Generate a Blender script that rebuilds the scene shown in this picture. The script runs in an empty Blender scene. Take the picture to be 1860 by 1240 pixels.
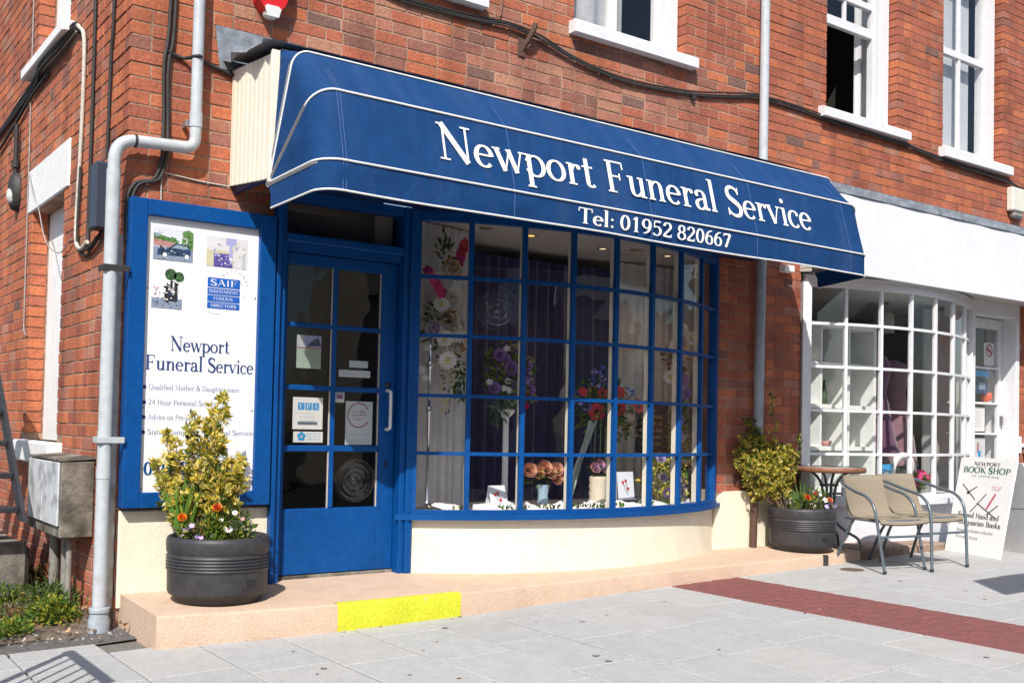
import bpy, bmesh, math, random
from mathutils import Vector, Matrix
random.seed(7)
R = random.random
sc = bpy.context.scene
COL = sc.collection
PI = math.pi

# ------------------------------------------------------------------ camera, sky, sun, exposure
cam_d = bpy.data.cameras.new('camera')
cam = bpy.data.objects.new('camera', cam_d)
COL.objects.link(cam)
sc.camera = cam
cam_d.sensor_width = 36.0
cam_d.lens = 37.09
cam_d.shift_x = -0.0016
cam_d.shift_y = 0.0527
cam_d.clip_start = 0.05
cam_d.clip_end = 500
yaw, pitch, roll = math.radians(35.7895), math.radians(1.6836), math.radians(-1.2022)
fw = Vector((math.sin(yaw) * math.cos(pitch), math.cos(yaw) * math.cos(pitch), math.sin(pitch)))
rt = Vector((math.cos(yaw), -math.sin(yaw), 0))
dn = fw.cross(rt)
rt2 = rt * math.cos(roll) + dn * math.sin(roll)
dn2 = dn * math.cos(roll) - rt * math.sin(roll)
CAM = Vector((-1.575, -5.754, 1.104))
cam.matrix_world = Matrix(((rt2.x, -dn2.x, -fw.x, CAM.x), (rt2.y, -dn2.y, -fw.y, CAM.y), (rt2.z, -dn2.z, -fw.z, CAM.z), (0, 0, 0, 1)))

SUN_AZ, SUN_EL = math.radians(40.5), math.radians(45.5)      # sun stands to the left of the facade's normal
to_sun = Vector((-math.sin(SUN_AZ) * math.cos(SUN_EL), -math.cos(SUN_AZ) * math.cos(SUN_EL), math.sin(SUN_EL)))
w = bpy.data.worlds.new('World')
sc.world = w
w.use_nodes = True
nt = w.node_tree
bg = nt.nodes['Background']
sky = nt.nodes.new('ShaderNodeTexSky')
sky.sky_type = 'NISHITA'
sky.sun_disc = False
sky.sun_elevation = SUN_EL
sky.sun_rotation = PI + SUN_AZ
sky.dust_density = 1.6
nt.links.new(sky.outputs[0], bg.inputs[0])
bg.inputs[1].default_value = 0.118
sun_d = bpy.data.lights.new('sun', 'SUN')
sun_d.energy = 4.6
sun_d.angle = math.radians(0.5)
sun_d.color = (1.0, 0.955, 0.88)
sun = bpy.data.objects.new('sun', sun_d)
COL.objects.link(sun)
sun.location = to_sun * 20
sun.rotation_euler = to_sun.to_track_quat('Z', 'Y').to_euler()
sc.view_settings.view_transform = 'Standard'
sc.view_settings.look = 'None'
sc.view_settings.gamma = 1.0
sc.view_settings.exposure = 0.36
sc.render.engine = 'CYCLES'
sc.cycles.use_denoising = True
sc.cycles.max_bounces = 10
sc.cycles.transparent_max_bounces = 16

# ------------------------------------------------------------------ materials
MATS = {}


def mat(name, col, rough=0.6, var=0.12, scale=6.0, bump=0.0, bscale=60.0, metal=0.0, spec=0.4, col2=None, emit=None, thr=None, sheen=0.0, trans=0.0, dirt=None):
    """procedural paint: base colour broken up by two noises in world space, optional fine relief and a second colour in patches"""
    if name in MATS:
        return MATS[name]
    m = bpy.data.materials.new(name)
    m.use_nodes = True
    n, l = m.node_tree.nodes, m.node_tree.links
    b = n['Principled BSDF']
    b.inputs['Roughness'].default_value = rough
    b.inputs['Metallic'].default_value = metal
    b.inputs['Specular IOR Level'].default_value = spec
    geo = n.new('ShaderNodeNewGeometry')
    nz = n.new('ShaderNodeTexNoise')
    nz.inputs['Scale'].default_value = scale
    nz.inputs['Detail'].default_value = 6
    nz.inputs['Roughness'].default_value = 0.65
    l.new(geo.outputs['Position'], nz.inputs['Vector'])
    if col2 is not None:
        ramp = n.new('ShaderNodeValToRGB')
        t = thr or (0.45, 0.62)
        ramp.color_ramp.elements[0].position = t[0]
        ramp.color_ramp.elements[1].position = t[1]
        ramp.color_ramp.elements[0].color = (*col, 1)
        ramp.color_ramp.elements[1].color = (*col2, 1)
        l.new(nz.outputs[0], ramp.inputs[0])
        src = ramp.outputs[0]
    else:
        rgb = n.new('ShaderNodeRGB')
        rgb.outputs[0].default_value = (*col, 1)
        src = rgb.outputs[0]
    if var > 0:
        nz2 = n.new('ShaderNodeTexNoise')
        nz2.inputs['Scale'].default_value = scale * 3.3
        nz2.inputs['Detail'].default_value = 5
        l.new(geo.outputs['Position'], nz2.inputs['Vector'])
        mr = n.new('ShaderNodeMapRange')
        mr.inputs[1].default_value = 0.3
        mr.inputs[2].default_value = 0.7
        mr.inputs[3].default_value = 1 - var
        mr.inputs[4].default_value = 1 + var
        l.new(nz2.outputs[0], mr.inputs[0])
        mx = n.new('ShaderNodeVectorMath')
        mx.operation = 'SCALE'
        l.new(src, mx.inputs[0])
        l.new(mr.outputs[0], mx.inputs['Scale'])
        src = mx.outputs[0]
    if dirt:
        # soot and bleached patches of their own shape, tens of centimetres across
        nd = n.new('ShaderNodeTexNoise')
        nd.inputs['Scale'].default_value = dirt[0]
        nd.inputs['Detail'].default_value = 7
        nd.inputs['Roughness'].default_value = 0.6
        l.new(geo.outputs['Position'], nd.inputs['Vector'])
        rd = n.new('ShaderNodeValToRGB')
        rd.color_ramp.elements[0].position = 0.36
        rd.color_ramp.elements[1].position = 0.60
        rd.color_ramp.elements[0].color = (*dirt[1], 1)
        rd.color_ramp.elements[1].color = (1, 1, 1, 1)
        l.new(nd.outputs[0], rd.inputs[0])
        mx2 = n.new('ShaderNodeVectorMath')
        mx2.operation = 'MULTIPLY'
        l.new(src, mx2.inputs[0])
        l.new(rd.outputs[0], mx2.inputs[1])
        src = mx2.outputs[0]
        if len(dirt) > 2:
            # rain-washed streaks running down
            mp = n.new('ShaderNodeMapping')
            mp.inputs['Scale'].default_value = (3.4, 3.4, 0.42)
            l.new(geo.outputs['Position'], mp.inputs['Vector'])
            ns = n.new('ShaderNodeTexNoise')
            ns.inputs['Scale'].default_value = 1.7
            ns.inputs['Detail'].default_value = 6
            l.new(mp.outputs[0], ns.inputs['Vector'])
            rs_ = n.new('ShaderNodeValToRGB')
            rs_.color_ramp.elements[0].position = 0.33
            rs_.color_ramp.elements[1].position = 0.52
            rs_.color_ramp.elements[0].color = (*dirt[2], 1)
            rs_.color_ramp.elements[1].color = (1, 1, 1, 1)
            l.new(ns.outputs[0], rs_.inputs[0])
            mx3 = n.new('ShaderNodeVectorMath')
            mx3.operation = 'MULTIPLY'
            l.new(src, mx3.inputs[0])
            l.new(rs_.outputs[0], mx3.inputs[1])
            src = mx3.outputs[0]
    l.new(src, b.inputs['Base Color'])
    if bump > 0:
        nb = n.new('ShaderNodeTexNoise')
        nb.inputs['Scale'].default_value = bscale
        nb.inputs['Detail'].default_value = 4
        l.new(geo.outputs['Position'], nb.inputs['Vector'])
        bp = n.new('ShaderNodeBump')
        bp.inputs['Strength'].default_value = bump
        bp.inputs['Distance'].default_value = 0.01
        l.new(nb.outputs[0], bp.inputs['Height'])
        l.new(bp.outputs[0], b.inputs['Normal'])
    if emit:
        b.inputs['Emission Color'].default_value = (*emit[0], 1)
        b.inputs['Emission Strength'].default_value = emit[1]
    if sheen:
        b.inputs['Sheen Weight'].default_value = sheen
    if trans:
        # thin leaf or cloth: some light passes through
        out = n['Material Output']
        tr = n.new('ShaderNodeBsdfTranslucent')
        l.new(src, tr.inputs['Color'])
        ms = n.new('ShaderNodeMixShader')
        ms.inputs[0].default_value = trans
        l.new(b.outputs[0], ms.inputs[1])
        l.new(tr.outputs[0], ms.inputs[2])
        l.new(ms.outputs[0], out.inputs[0])
    MATS[name] = m
    return m


def glass(name, tint=0.99, refl=0.085):
    if name in MATS:
        return MATS[name]
    m = bpy.data.materials.new(name)
    m.use_nodes = True
    n, l = m.node_tree.nodes, m.node_tree.links
    n.remove(n['Principled BSDF'])
    t = n.new('ShaderNodeBsdfTransparent')
    t.inputs[0].default_value = (tint, tint, tint, 1)
    g = n.new('ShaderNodeBsdfGlossy')
    g.inputs['Roughness'].default_value = 0.01
    # old panes are not quite flat
    geo = n.new('ShaderNodeNewGeometry')
    nz = n.new('ShaderNodeTexNoise')
    nz.inputs['Scale'].default_value = 5
    nz.inputs['Detail'].default_value = 1
    l.new(geo.outputs['Position'], nz.inputs['Vector'])
    bp = n.new('ShaderNodeBump')
    bp.inputs['Strength'].default_value = 0.08
    bp.inputs['Distance'].default_value = 0.02
    l.new(nz.outputs[0], bp.inputs['Height'])
    l.new(bp.outputs[0], g.inputs['Normal'])
    lw = n.new('ShaderNodeLayerWeight')
    lw.inputs[0].default_value = 0.5
    pw = n.new('ShaderNodeMath')
    pw.operation = 'POWER'
    pw.inputs[1].default_value = 5.0
    l.new(lw.outputs['Facing'], pw.inputs[0])
    mu = n.new('ShaderNodeMath')
    mu.operation = 'MULTIPLY_ADD'
    mu.inputs[1].default_value = 1.5
    mu.inputs[2].default_value = refl
    mu.use_clamp = True
    l.new(pw.outputs[0], mu.inputs[0])
    ms = n.new('ShaderNodeMixShader')
    l.new(mu.outputs[0], ms.inputs[0])
    l.new(t.outputs[0], ms.inputs[1])
    l.new(g.outputs[0], ms.inputs[2])
    l.new(ms.outputs[0], n['Material Output'].inputs[0])
    MATS[name] = m
    return m


def weave(name, col, col2, sx=220.0):
    """woven cane: two crossed waves"""
    m = mat(name, col, 0.75, 0.12, 30)
    n, l = m.node_tree.nodes, m.node_tree.links
    b = n['Principled BSDF']
    tc = n.new('ShaderNodeTexCoord')
    hs = []
    for d in ('X', 'Z'):
        wv = n.new('ShaderNodeTexWave')
        wv.bands_direction = d
        wv.inputs['Scale'].default_value = sx / 20
        l.new(tc.outputs['Object'], wv.inputs['Vector'])
        hs.append(wv)
    mx = n.new('ShaderNodeMath')
    mx.operation = 'MULTIPLY'
    l.new(hs[0].outputs['Fac'], mx.inputs[0])
    l.new(hs[1].outputs['Fac'], mx.inputs[1])
    rp = n.new('ShaderNodeValToRGB')
    rp.color_ramp.elements[0].color = (*col2, 1)
    rp.color_ramp.elements[1].color = (*col, 1)
    rp.color_ramp.elements[1].position = 0.35
    l.new(mx.outputs[0], rp.inputs[0])
    l.new(rp.outputs[0], b.inputs['Base Color'])
    return m


M_blue = mat('blue_gloss_paint', (0.002, 0.066, 0.255), 0.45, 0.12, 7, 0.15, 30, spec=0.22, dirt=(2.5, (0.85, 0.86, 0.88)))
M_bluedk = mat('navy_trim_paint', (0.004, 0.02, 0.085), 0.45, 0.1, 9)
M_canvas = mat('navy_canvas', (0.009, 0.047, 0.152), 0.85, 0.08, 2.2, 0.0, 9, spec=0.12, trans=0.03)


def canvas_wear(m):
    """sun-faded vertical streaks and soft wrinkles of old cloth"""
    n, l = m.node_tree.nodes, m.node_tree.links
    b = n['Principled BSDF']
    src = b.inputs['Base Color'].links[0].from_socket
    geo = n.new('ShaderNodeNewGeometry')
    mp = n.new('ShaderNodeMapping')
    mp.inputs['Scale'].default_value = (4.5, 0.7, 0.7)
    l.new(geo.outputs['Position'], mp.inputs['Vector'])
    nz = n.new('ShaderNodeTexNoise')
    nz.inputs['Scale'].default_value = 1.6
    nz.inputs['Detail'].default_value = 6
    l.new(mp.outputs[0], nz.inputs['Vector'])
    rp = n.new('ShaderNodeValToRGB')
    rp.color_ramp.elements[0].position = 0.45
    rp.color_ramp.elements[1].position = 0.75
    rp.color_ramp.elements[0].color = (0, 0, 0, 1)
    rp.color_ramp.elements[1].color = (0.30, 0.30, 0.30, 1)
    l.new(nz.outputs[0], rp.inputs[0])
    mx = n.new('ShaderNodeMixRGB')
    mx.inputs[2].default_value = (0.05, 0.092, 0.20, 1)
    l.new(rp.outputs[0], mx.inputs[0])
    l.new(src, mx.inputs[1])
    l.new(mx.outputs[0], b.inputs['Base Color'])
    wz = n.new('ShaderNodeTexNoise')
    wz.inputs['Scale'].default_value = 3.2
    wz.inputs['Detail'].default_value = 3
    wz.inputs['Distortion'].default_value = 1.6
    l.new(geo.outputs['Position'], wz.inputs['Vector'])
    bp = n.new('ShaderNodeBump')
    bp.inputs['Strength'].default_value = 0.5
    bp.inputs['Distance'].default_value = 0.035
    l.new(wz.outputs[0], bp.inputs['Height'])
    l.new(bp.outputs[0], b.inputs['Normal'])


canvas_wear(M_canvas)
M_piping = mat('white_piping', (0.78, 0.78, 0.76), 0.6, 0.08, 30)
M_cream = mat('cream_masonry_paint', (0.80, 0.745, 0.61), 0.7, 0.04, 3, 0.25, 40, col2=(0.77, 0.70, 0.55), thr=(0.5, 0.75), dirt=(3, (0.93, 0.91, 0.86)))
M_creamb = mat('cream_board_paint', (0.80, 0.74, 0.61), 0.55, 0.05, 5)
M_peach = mat('peach_step_paint', (0.57, 0.42, 0.315), 0.8, 0.05, 20, 0.5, 90, col2=(0.54, 0.395, 0.295), thr=(0.35, 0.75), dirt=(9, (0.93, 0.91, 0.89)))
M_peachtop = mat('peach_step_top', (0.60, 0.375, 0.25), 0.85, 0.10, 5, 0.4, 60, col2=(0.5, 0.34, 0.25), thr=(0.42, 0.72))
M_yellow = mat('yellow_step_paint', (0.55, 0.565, 0.03), 0.6, 0.08, 14, 0.5, 60, col2=(0.56, 0.42, 0.27), thr=(0.63, 0.68), dirt=(7, (0.93, 0.91, 0.85)))
M_white = mat('white_gloss_paint', (0.70, 0.705, 0.73), 0.4, 0.05, 6, 0.08, 30)
M_whitem = mat('white_matt_paint', (0.76, 0.76, 0.76), 0.7, 0.06, 4, 0.15, 50)
M_board = mat('white_board', (0.78, 0.785, 0.81), 0.5, 0.02, 3)
M_fascia = mat('white_fascia_paint', (0.62, 0.63, 0.68), 0.6, 0.03, 3, dirt=(1.2, (0.95, 0.95, 0.95)))
M_pipe = mat('pale_grey_plastic_pipe', (0.45, 0.48, 0.51), 0.4, 0.08, 7, col2=(0.35, 0.37, 0.38), thr=(0.55, 0.8))
M_piped = mat('grey_painted_pipe', (0.33, 0.37, 0.41), 0.4, 0.12, 7, col2=(0.22, 0.25, 0.28), thr=(0.5, 0.75))
M_cable = mat('black_cable', (0.032, 0.030, 0.030), 0.6, 0.2, 20)
M_cablew = mat('dirty_white_cable', (0.50, 0.47, 0.41), 0.6, 0.25, 20)
M_lead = mat('lead_sheet', (0.29, 0.32, 0.36), 0.5, 0.2, 7, 0.3, 20, metal=0.2, col2=(0.19, 0.21, 0.24), thr=(0.42, 0.62))
M_slab = [mat('paving_stone_%s' % k, c, 0.85, 0.09, 22, 0.4, 140, col2=c2, thr=(0.35, 0.8), dirt=(9, (0.93, 0.93, 0.92))) for k, c, c2 in (
    ('pale', (0.415, 0.413, 0.412), (0.375, 0.373, 0.372)), ('mid', (0.395, 0.393, 0.392), (0.355, 0.354, 0.353)),
    ('warm', (0.42, 0.414, 0.405), (0.375, 0.37, 0.362)), ('cool', (0.40, 0.402, 0.407), (0.36, 0.362, 0.367)))]
M_joint = mat('paving_joint_sand', (0.15, 0.14, 0.125), 0.95, 0.3, 30)
M_tar = mat('old_tarmac', (0.105, 0.10, 0.098), 0.9, 0.35, 30, 0.8, 120, col2=(0.19, 0.175, 0.16), thr=(0.5, 0.75))
M_asph = mat('asphalt', (0.055, 0.055, 0.056), 0.9, 0.3, 30, 0.5, 120)
M_soil = mat('dry_soil', (0.10, 0.075, 0.057), 0.95, 0.45, 14, 1.0, 60, col2=(0.19, 0.15, 0.115), thr=(0.45, 0.65))
M_conc = mat('stained_concrete', (0.30, 0.275, 0.24), 0.85, 0.25, 3.2, 0.5, 60, col2=(0.095, 0.085, 0.072), thr=(0.40, 0.60), dirt=(6, (0.75, 0.74, 0.7), (0.6, 0.58, 0.55)))
M_concp = mat('pale_grey_door_paint', (0.52, 0.54, 0.56), 0.6, 0.12, 6, col2=(0.30, 0.31, 0.33), thr=(0.48, 0.6))
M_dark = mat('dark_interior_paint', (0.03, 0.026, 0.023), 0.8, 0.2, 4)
M_planter = mat('black_plastic_planter', (0.036, 0.036, 0.041), 0.5, 0.18, 8, 0.1, 60, col2=(0.052, 0.052, 0.057), thr=(0.45, 0.75))
M_tube = mat('grey_metal_tube', (0.13, 0.165, 0.19), 0.35, 0.1, 9, metal=0.35)
M_cane = weave('woven_cane', (0.30, 0.25, 0.19), (0.17, 0.14, 0.10), 420.0)
M_iron = mat('black_iron', (0.028, 0.03, 0.036), 0.5, 0.2, 9)
M_steel = mat('brushed_steel', (0.45, 0.45, 0.45), 0.35, 0.1, 20, metal=0.8)
M_wood = mat('brown_table_edge', (0.23, 0.10, 0.055), 0.5, 0.2, 9)
M_red = mat('red_plastic', (0.62, 0.015, 0.02), 0.35, 0.05, 6)
M_redpv = mat('red_paver', (0.205, 0.072, 0.068), 0.85, 0.14, 12, 0.7, 90, col2=(0.17, 0.062, 0.06), thr=(0.42, 0.66))
M_gl = glass('window_glass')
M_gld = glass('door_glass', 0.85, 0.04)
M_ink = mat('navy_ink', (0.014, 0.045, 0.17), 0.6, 0.05)
M_inkl = mat('pale_navy_ink', (0.22, 0.25, 0.38), 0.6, 0.05)
M_lett = mat('white_lettering', (0.84, 0.83, 0.80), 0.6, 0.04)
M_curtw = mat('white_curtain_cloth', (0.76, 0.745, 0.72), 0.85, 0.08, 6, trans=0.25)
M_curtp = mat('deep_purple_curtain', (0.024, 0.027, 0.095), 0.8, 0.2, 5, sheen=0.3)
M_satin = mat('white_satin_cloth', (0.80, 0.78, 0.82), 0.4, 0.08, 6, 0.5, 9)
M_ceil = mat('beige_ceiling_paint', (0.52, 0.48, 0.43), 0.8, 0.05, 3)


def brickmat(name, c, k=0.24):
    c = tuple((0.74 * x + 0.26 * y) * 1.26 for x, y in zip(c, (0.34, 0.132, 0.084)))
    d = tuple(x * (1 - k) for x in c)
    return mat(name, c, 0.88, 0.2, 16, 0.45, 55, col2=d, thr=(0.42, 0.68), spec=0.2, dirt=(2.0, (0.74, 0.735, 0.745), (0.78, 0.77, 0.78)))


BM = {
    'orange': [brickmat('brick_orange', (0.44, 0.132, 0.060)), brickmat('brick_bright_orange', (0.48, 0.150, 0.066)), brickmat('brick_burnt_orange', (0.39, 0.117, 0.060))],
    'red': [brickmat('brick_red', (0.34, 0.105, 0.062)), brickmat('brick_warm_red', (0.37, 0.112, 0.062)), brickmat('brick_deep_red', (0.295, 0.088, 0.056))],
    'brown': [brickmat('brick_brown', (0.29, 0.128, 0.092)), brickmat('brick_plum', (0.235, 0.105, 0.085)), brickmat('brick_rose', (0.36, 0.155, 0.108))],
    'dark': [brickmat('brick_blue_black', (0.115, 0.085, 0.08)), brickmat('brick_smoky', (0.17, 0.092, 0.075))],
    'buff': [brickmat('brick_buff', (0.38, 0.20, 0.13)), brickmat('brick_pink', (0.41, 0.195, 0.14))],
}
M_morta = mat('pale_mortar', (0.46, 0.31, 0.225), 0.95, 0.25, 12, 0.6, 90, col2=(0.36, 0.21, 0.15), thr=(0.42, 0.68), dirt=(2.0, (0.6, 0.58, 0.56), (0.68, 0.66, 0.65)))
M_mortb = mat('dark_mortar', (0.26, 0.115, 0.078), 0.95, 0.3, 12, 0.6, 90, col2=(0.36, 0.18, 0.12), thr=(0.5, 0.7))


# ------------------------------------------------------------------ objects
WL = {}                                                     # world position of every object's origin


def tag(o, label, cat, group=None):
    o['label'] = label
    o['category'] = cat
    if group:
        o['group'] = group
    return o


def thing(name, label, cat, loc=(0, 0, 0), group=None):
    o = bpy.data.objects.new(name, None)
    o.empty_display_size = 0.1
    COL.objects.link(o)
    o.location = loc
    WL[o] = Vector(loc)
    return tag(o, label, cat, group)


class MB:
    def __init__(self):
        self.v, self.f, self.mi, self.sm = [], [], [], []

    def add(self, vs, fs, mi=0, smooth=False):
        k = len(self.v)
        self.v += [tuple(p) for p in vs]
        for f in fs:
            self.f.append(tuple(i + k for i in f))
            self.mi.append(mi)
            self.sm.append(smooth)
        return self

    def box(self, x0, x1, y0, y1, z0, z1, mi=0):
        v = [(x, y, z) for x in (x0, x1) for y in (y0, y1) for z in (z0, z1)]
        return self.add(v, [(0, 1, 3, 2), (4, 6, 7, 5), (0, 4, 5, 1), (2, 3, 7, 6), (0, 2, 6, 4), (1, 5, 7, 3)], mi)

    def bev(self, x0, x1, y0, y1, z0, z1, b=0.004, mi=0):
        """box with chamfered edges"""
        bm = bmesh.new()
        bmesh.ops.create_cube(bm, size=1)
        for p in bm.verts:
            p.co = Vector(((x0 + x1) / 2 + p.co.x * (x1 - x0), (y0 + y1) / 2 + p.co.y * (y1 - y0), (z0 + z1) / 2 + p.co.z * (z1 - z0)))
        bmesh.ops.bevel(bm, geom=list(bm.edges), offset=b, segments=1, affect='EDGES', profile=0.5)
        bm.verts.index_update()
        self.add([p.co[:] for p in bm.verts], [[p.index for p in f.verts] for f in bm.faces], mi)
        bm.free()
        return self

    def obox(self, c, ax, ay, az, mi=0):
        """box at centre c with half-axis vectors"""
        c, ax, ay, az = Vector(c), Vector(ax), Vector(ay), Vector(az)
        v = [c + ax * i + ay * j + az * k for i in (-1, 1) for j in (-1, 1) for k in (-1, 1)]
        return self.add(v, [(0, 1, 3, 2), (4, 6, 7, 5), (0, 4, 5, 1), (2, 3, 7, 6), (0, 2, 6, 4), (1, 5, 7, 3)], mi)

    def prism(self, poly, d, mi=0):
        """extrude a planar polygon (list of 3-D points) by vector d"""
        n = len(poly)
        d = Vector(d)
        v = [Vector(p) for p in poly] + [Vector(p) + d for p in poly]
        fs = [tuple(range(n)), tuple(range(2 * n - 1, n - 1, -1))] + [(i, i + n, (i + 1) % n + n, (i + 1) % n) for i in range(n)]
        return self.add(v, fs, mi)

    def tube(self, pts, r, n=8, mi=0, closed=False, cap=True):
        pts = [Vector(p) for p in pts]
        rs = r if isinstance(r, (list, tuple)) else [r] * len(pts)
        N = len(pts)
        up = None
        vs, fs = [], []
        for i, p in enumerate(pts):
            if closed:
                t = pts[(i + 1) % N] - pts[i - 1]
            else:
                t = pts[min(i + 1, N - 1)] - pts[max(i - 1, 0)]
            t.normalize()
            if up is None:
                a = Vector((0, 0, 1)) if abs(t.z) < 0.9 else Vector((1, 0, 0))
                up = (a - t * a.dot(t)).normalized()
            else:
                up = (up - t * up.dot(t)).normalized()
            s = t.cross(up)
            for k in range(n):
                a = 2 * PI * k / n
                vs.append(p + (up * math.cos(a) + s * math.sin(a)) * rs[i])
        for i in range(N if closed else N - 1):
            j = (i + 1) % N
            for k in range(n):
                k2 = (k + 1) % n
                fs.append((i * n + k, i * n + k2, j * n + k2, j * n + k))
        self.add(vs, fs, mi, True)
        if cap and not closed:
            self.add(vs[:n], [tuple(range(n - 1, -1, -1))], mi)
            self.add(vs[-n:], [tuple(range(n))], mi)
        return self

    def lathe(self, c, prof, n=32, mi=0, axis='Z', smooth=True):
        c = Vector(c)
        vs, fs = [], []
        for r, h in prof:
            for k in range(n):
                a = 2 * PI * k / n
                if axis == 'Z':
                    vs.append(c + Vector((r * math.cos(a), r * math.sin(a), h)))
                elif axis == 'Y':
                    vs.append(c + Vector((r * math.cos(a), h, r * math.sin(a))))
                else:
                    vs.append(c + Vector((h, r * math.cos(a), r * math.sin(a))))
        for i in range(len(prof) - 1):
            for k in range(n):
                k2 = (k + 1) % n
                fs.append((i * n + k, i * n + k2, (i + 1) * n + k2, (i + 1) * n + k))
        return self.add(vs, fs, mi, smooth)

    def grid(self, rows, mi=0, smooth=True):
        """rows of points -> quads"""
        n = len(rows[0])
        vs = [p for r in rows for p in r]
        fs = [(i * n + k, i * n + k + 1, (i + 1) * n + k + 1, (i + 1) * n + k) for i in range(len(rows) - 1) for k in range(n - 1)]
        return self.add(vs, fs, mi, smooth)

    def build(self, name, mats, parent=None, loc=None):
        mats = mats if isinstance(mats, (list, tuple)) else [mats]
        org = WL[parent] if parent is not None else Vector(loc or (0, 0, 0))
        me = bpy.data.meshes.new(name)
        me.from_pydata([(p[0] - org.x, p[1] - org.y, p[2] - org.z) for p in self.v], [], self.f)
        for m in mats:
            me.materials.append(m)
        me.polygons.foreach_set('material_index', self.mi)
        me.polygons.foreach_set('use_smooth', self.sm)
        me.update()
        o = bpy.data.objects.new(name, me)
        COL.objects.link(o)
        if parent is not None:
            o.parent = parent
        else:
            o.location = org
        WL[o] = org.copy()
        return o


def struct(o):
    o['kind'] = 'structure'
    return o


def stuff(o):
    o['kind'] = 'stuff'
    return o


def smooth_path(pts, k=6):
    """Catmull-Rom through points"""
    P = [Vector(p) for p in pts]
    out = []
    for i in range(len(P) - 1):
        a, b, c, d = P[max(i - 1, 0)], P[i], P[i + 1], P[min(i + 2, len(P) - 1)]
        for j in range(k):
            t = j / k
            out.append(0.5 * ((2 * b) + (c - a) * t + (2 * a - 5 * b + 4 * c - d) * t * t + (3 * b - a - 3 * c + d) * t ** 3))
    out.append(P[-1])
    return out


def gz(x):
    """the pavement climbs gently to the right"""
    return 0.0185 * x


# ------------------------------------------------------------------ lettering: a small serif alphabet drawn with a broad nib
TK, TN = 0.098, 0.034


def L(x0, y0, x1, y1, wd=None):
    return ('P', [(x0, y0), (x1, y1)], wd)


def A(cx, cy, rx, ry, a0, a1, n=12):
    return ('P', [(cx + rx * math.cos(math.radians(a0 + (a1 - a0) * i / n)), cy + ry * math.sin(math.radians(a0 + (a1 - a0) * i / n))) for i in range(n + 1)], None)


def B(*p, w=None, n=8):
    pts = []
    for s in range(0, len(p) - 3, 3):
        a, b, c, d = p[s:s + 4]
        for i in range(n + 1 if s + 4 == len(p) else n):
            t = i / n
            u = 1 - t
            pts.append(tuple(u ** 3 * a[q] + 3 * u * u * t * b[q] + 3 * u * t * t * c[q] + t ** 3 * d[q] for q in (0, 1)))
    return ('P', pts, w)


def sf(x, y, l=0.085, r=0.085):
    return ('P', [(x - l, y + (0.014 if y < 0.3 else -0.014)), (x + r, y + (0.014 if y < 0.3 else -0.014))], TN * 0.9)


def D(x, y, r=0.06):
    return ('D', x, y, r)


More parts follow.
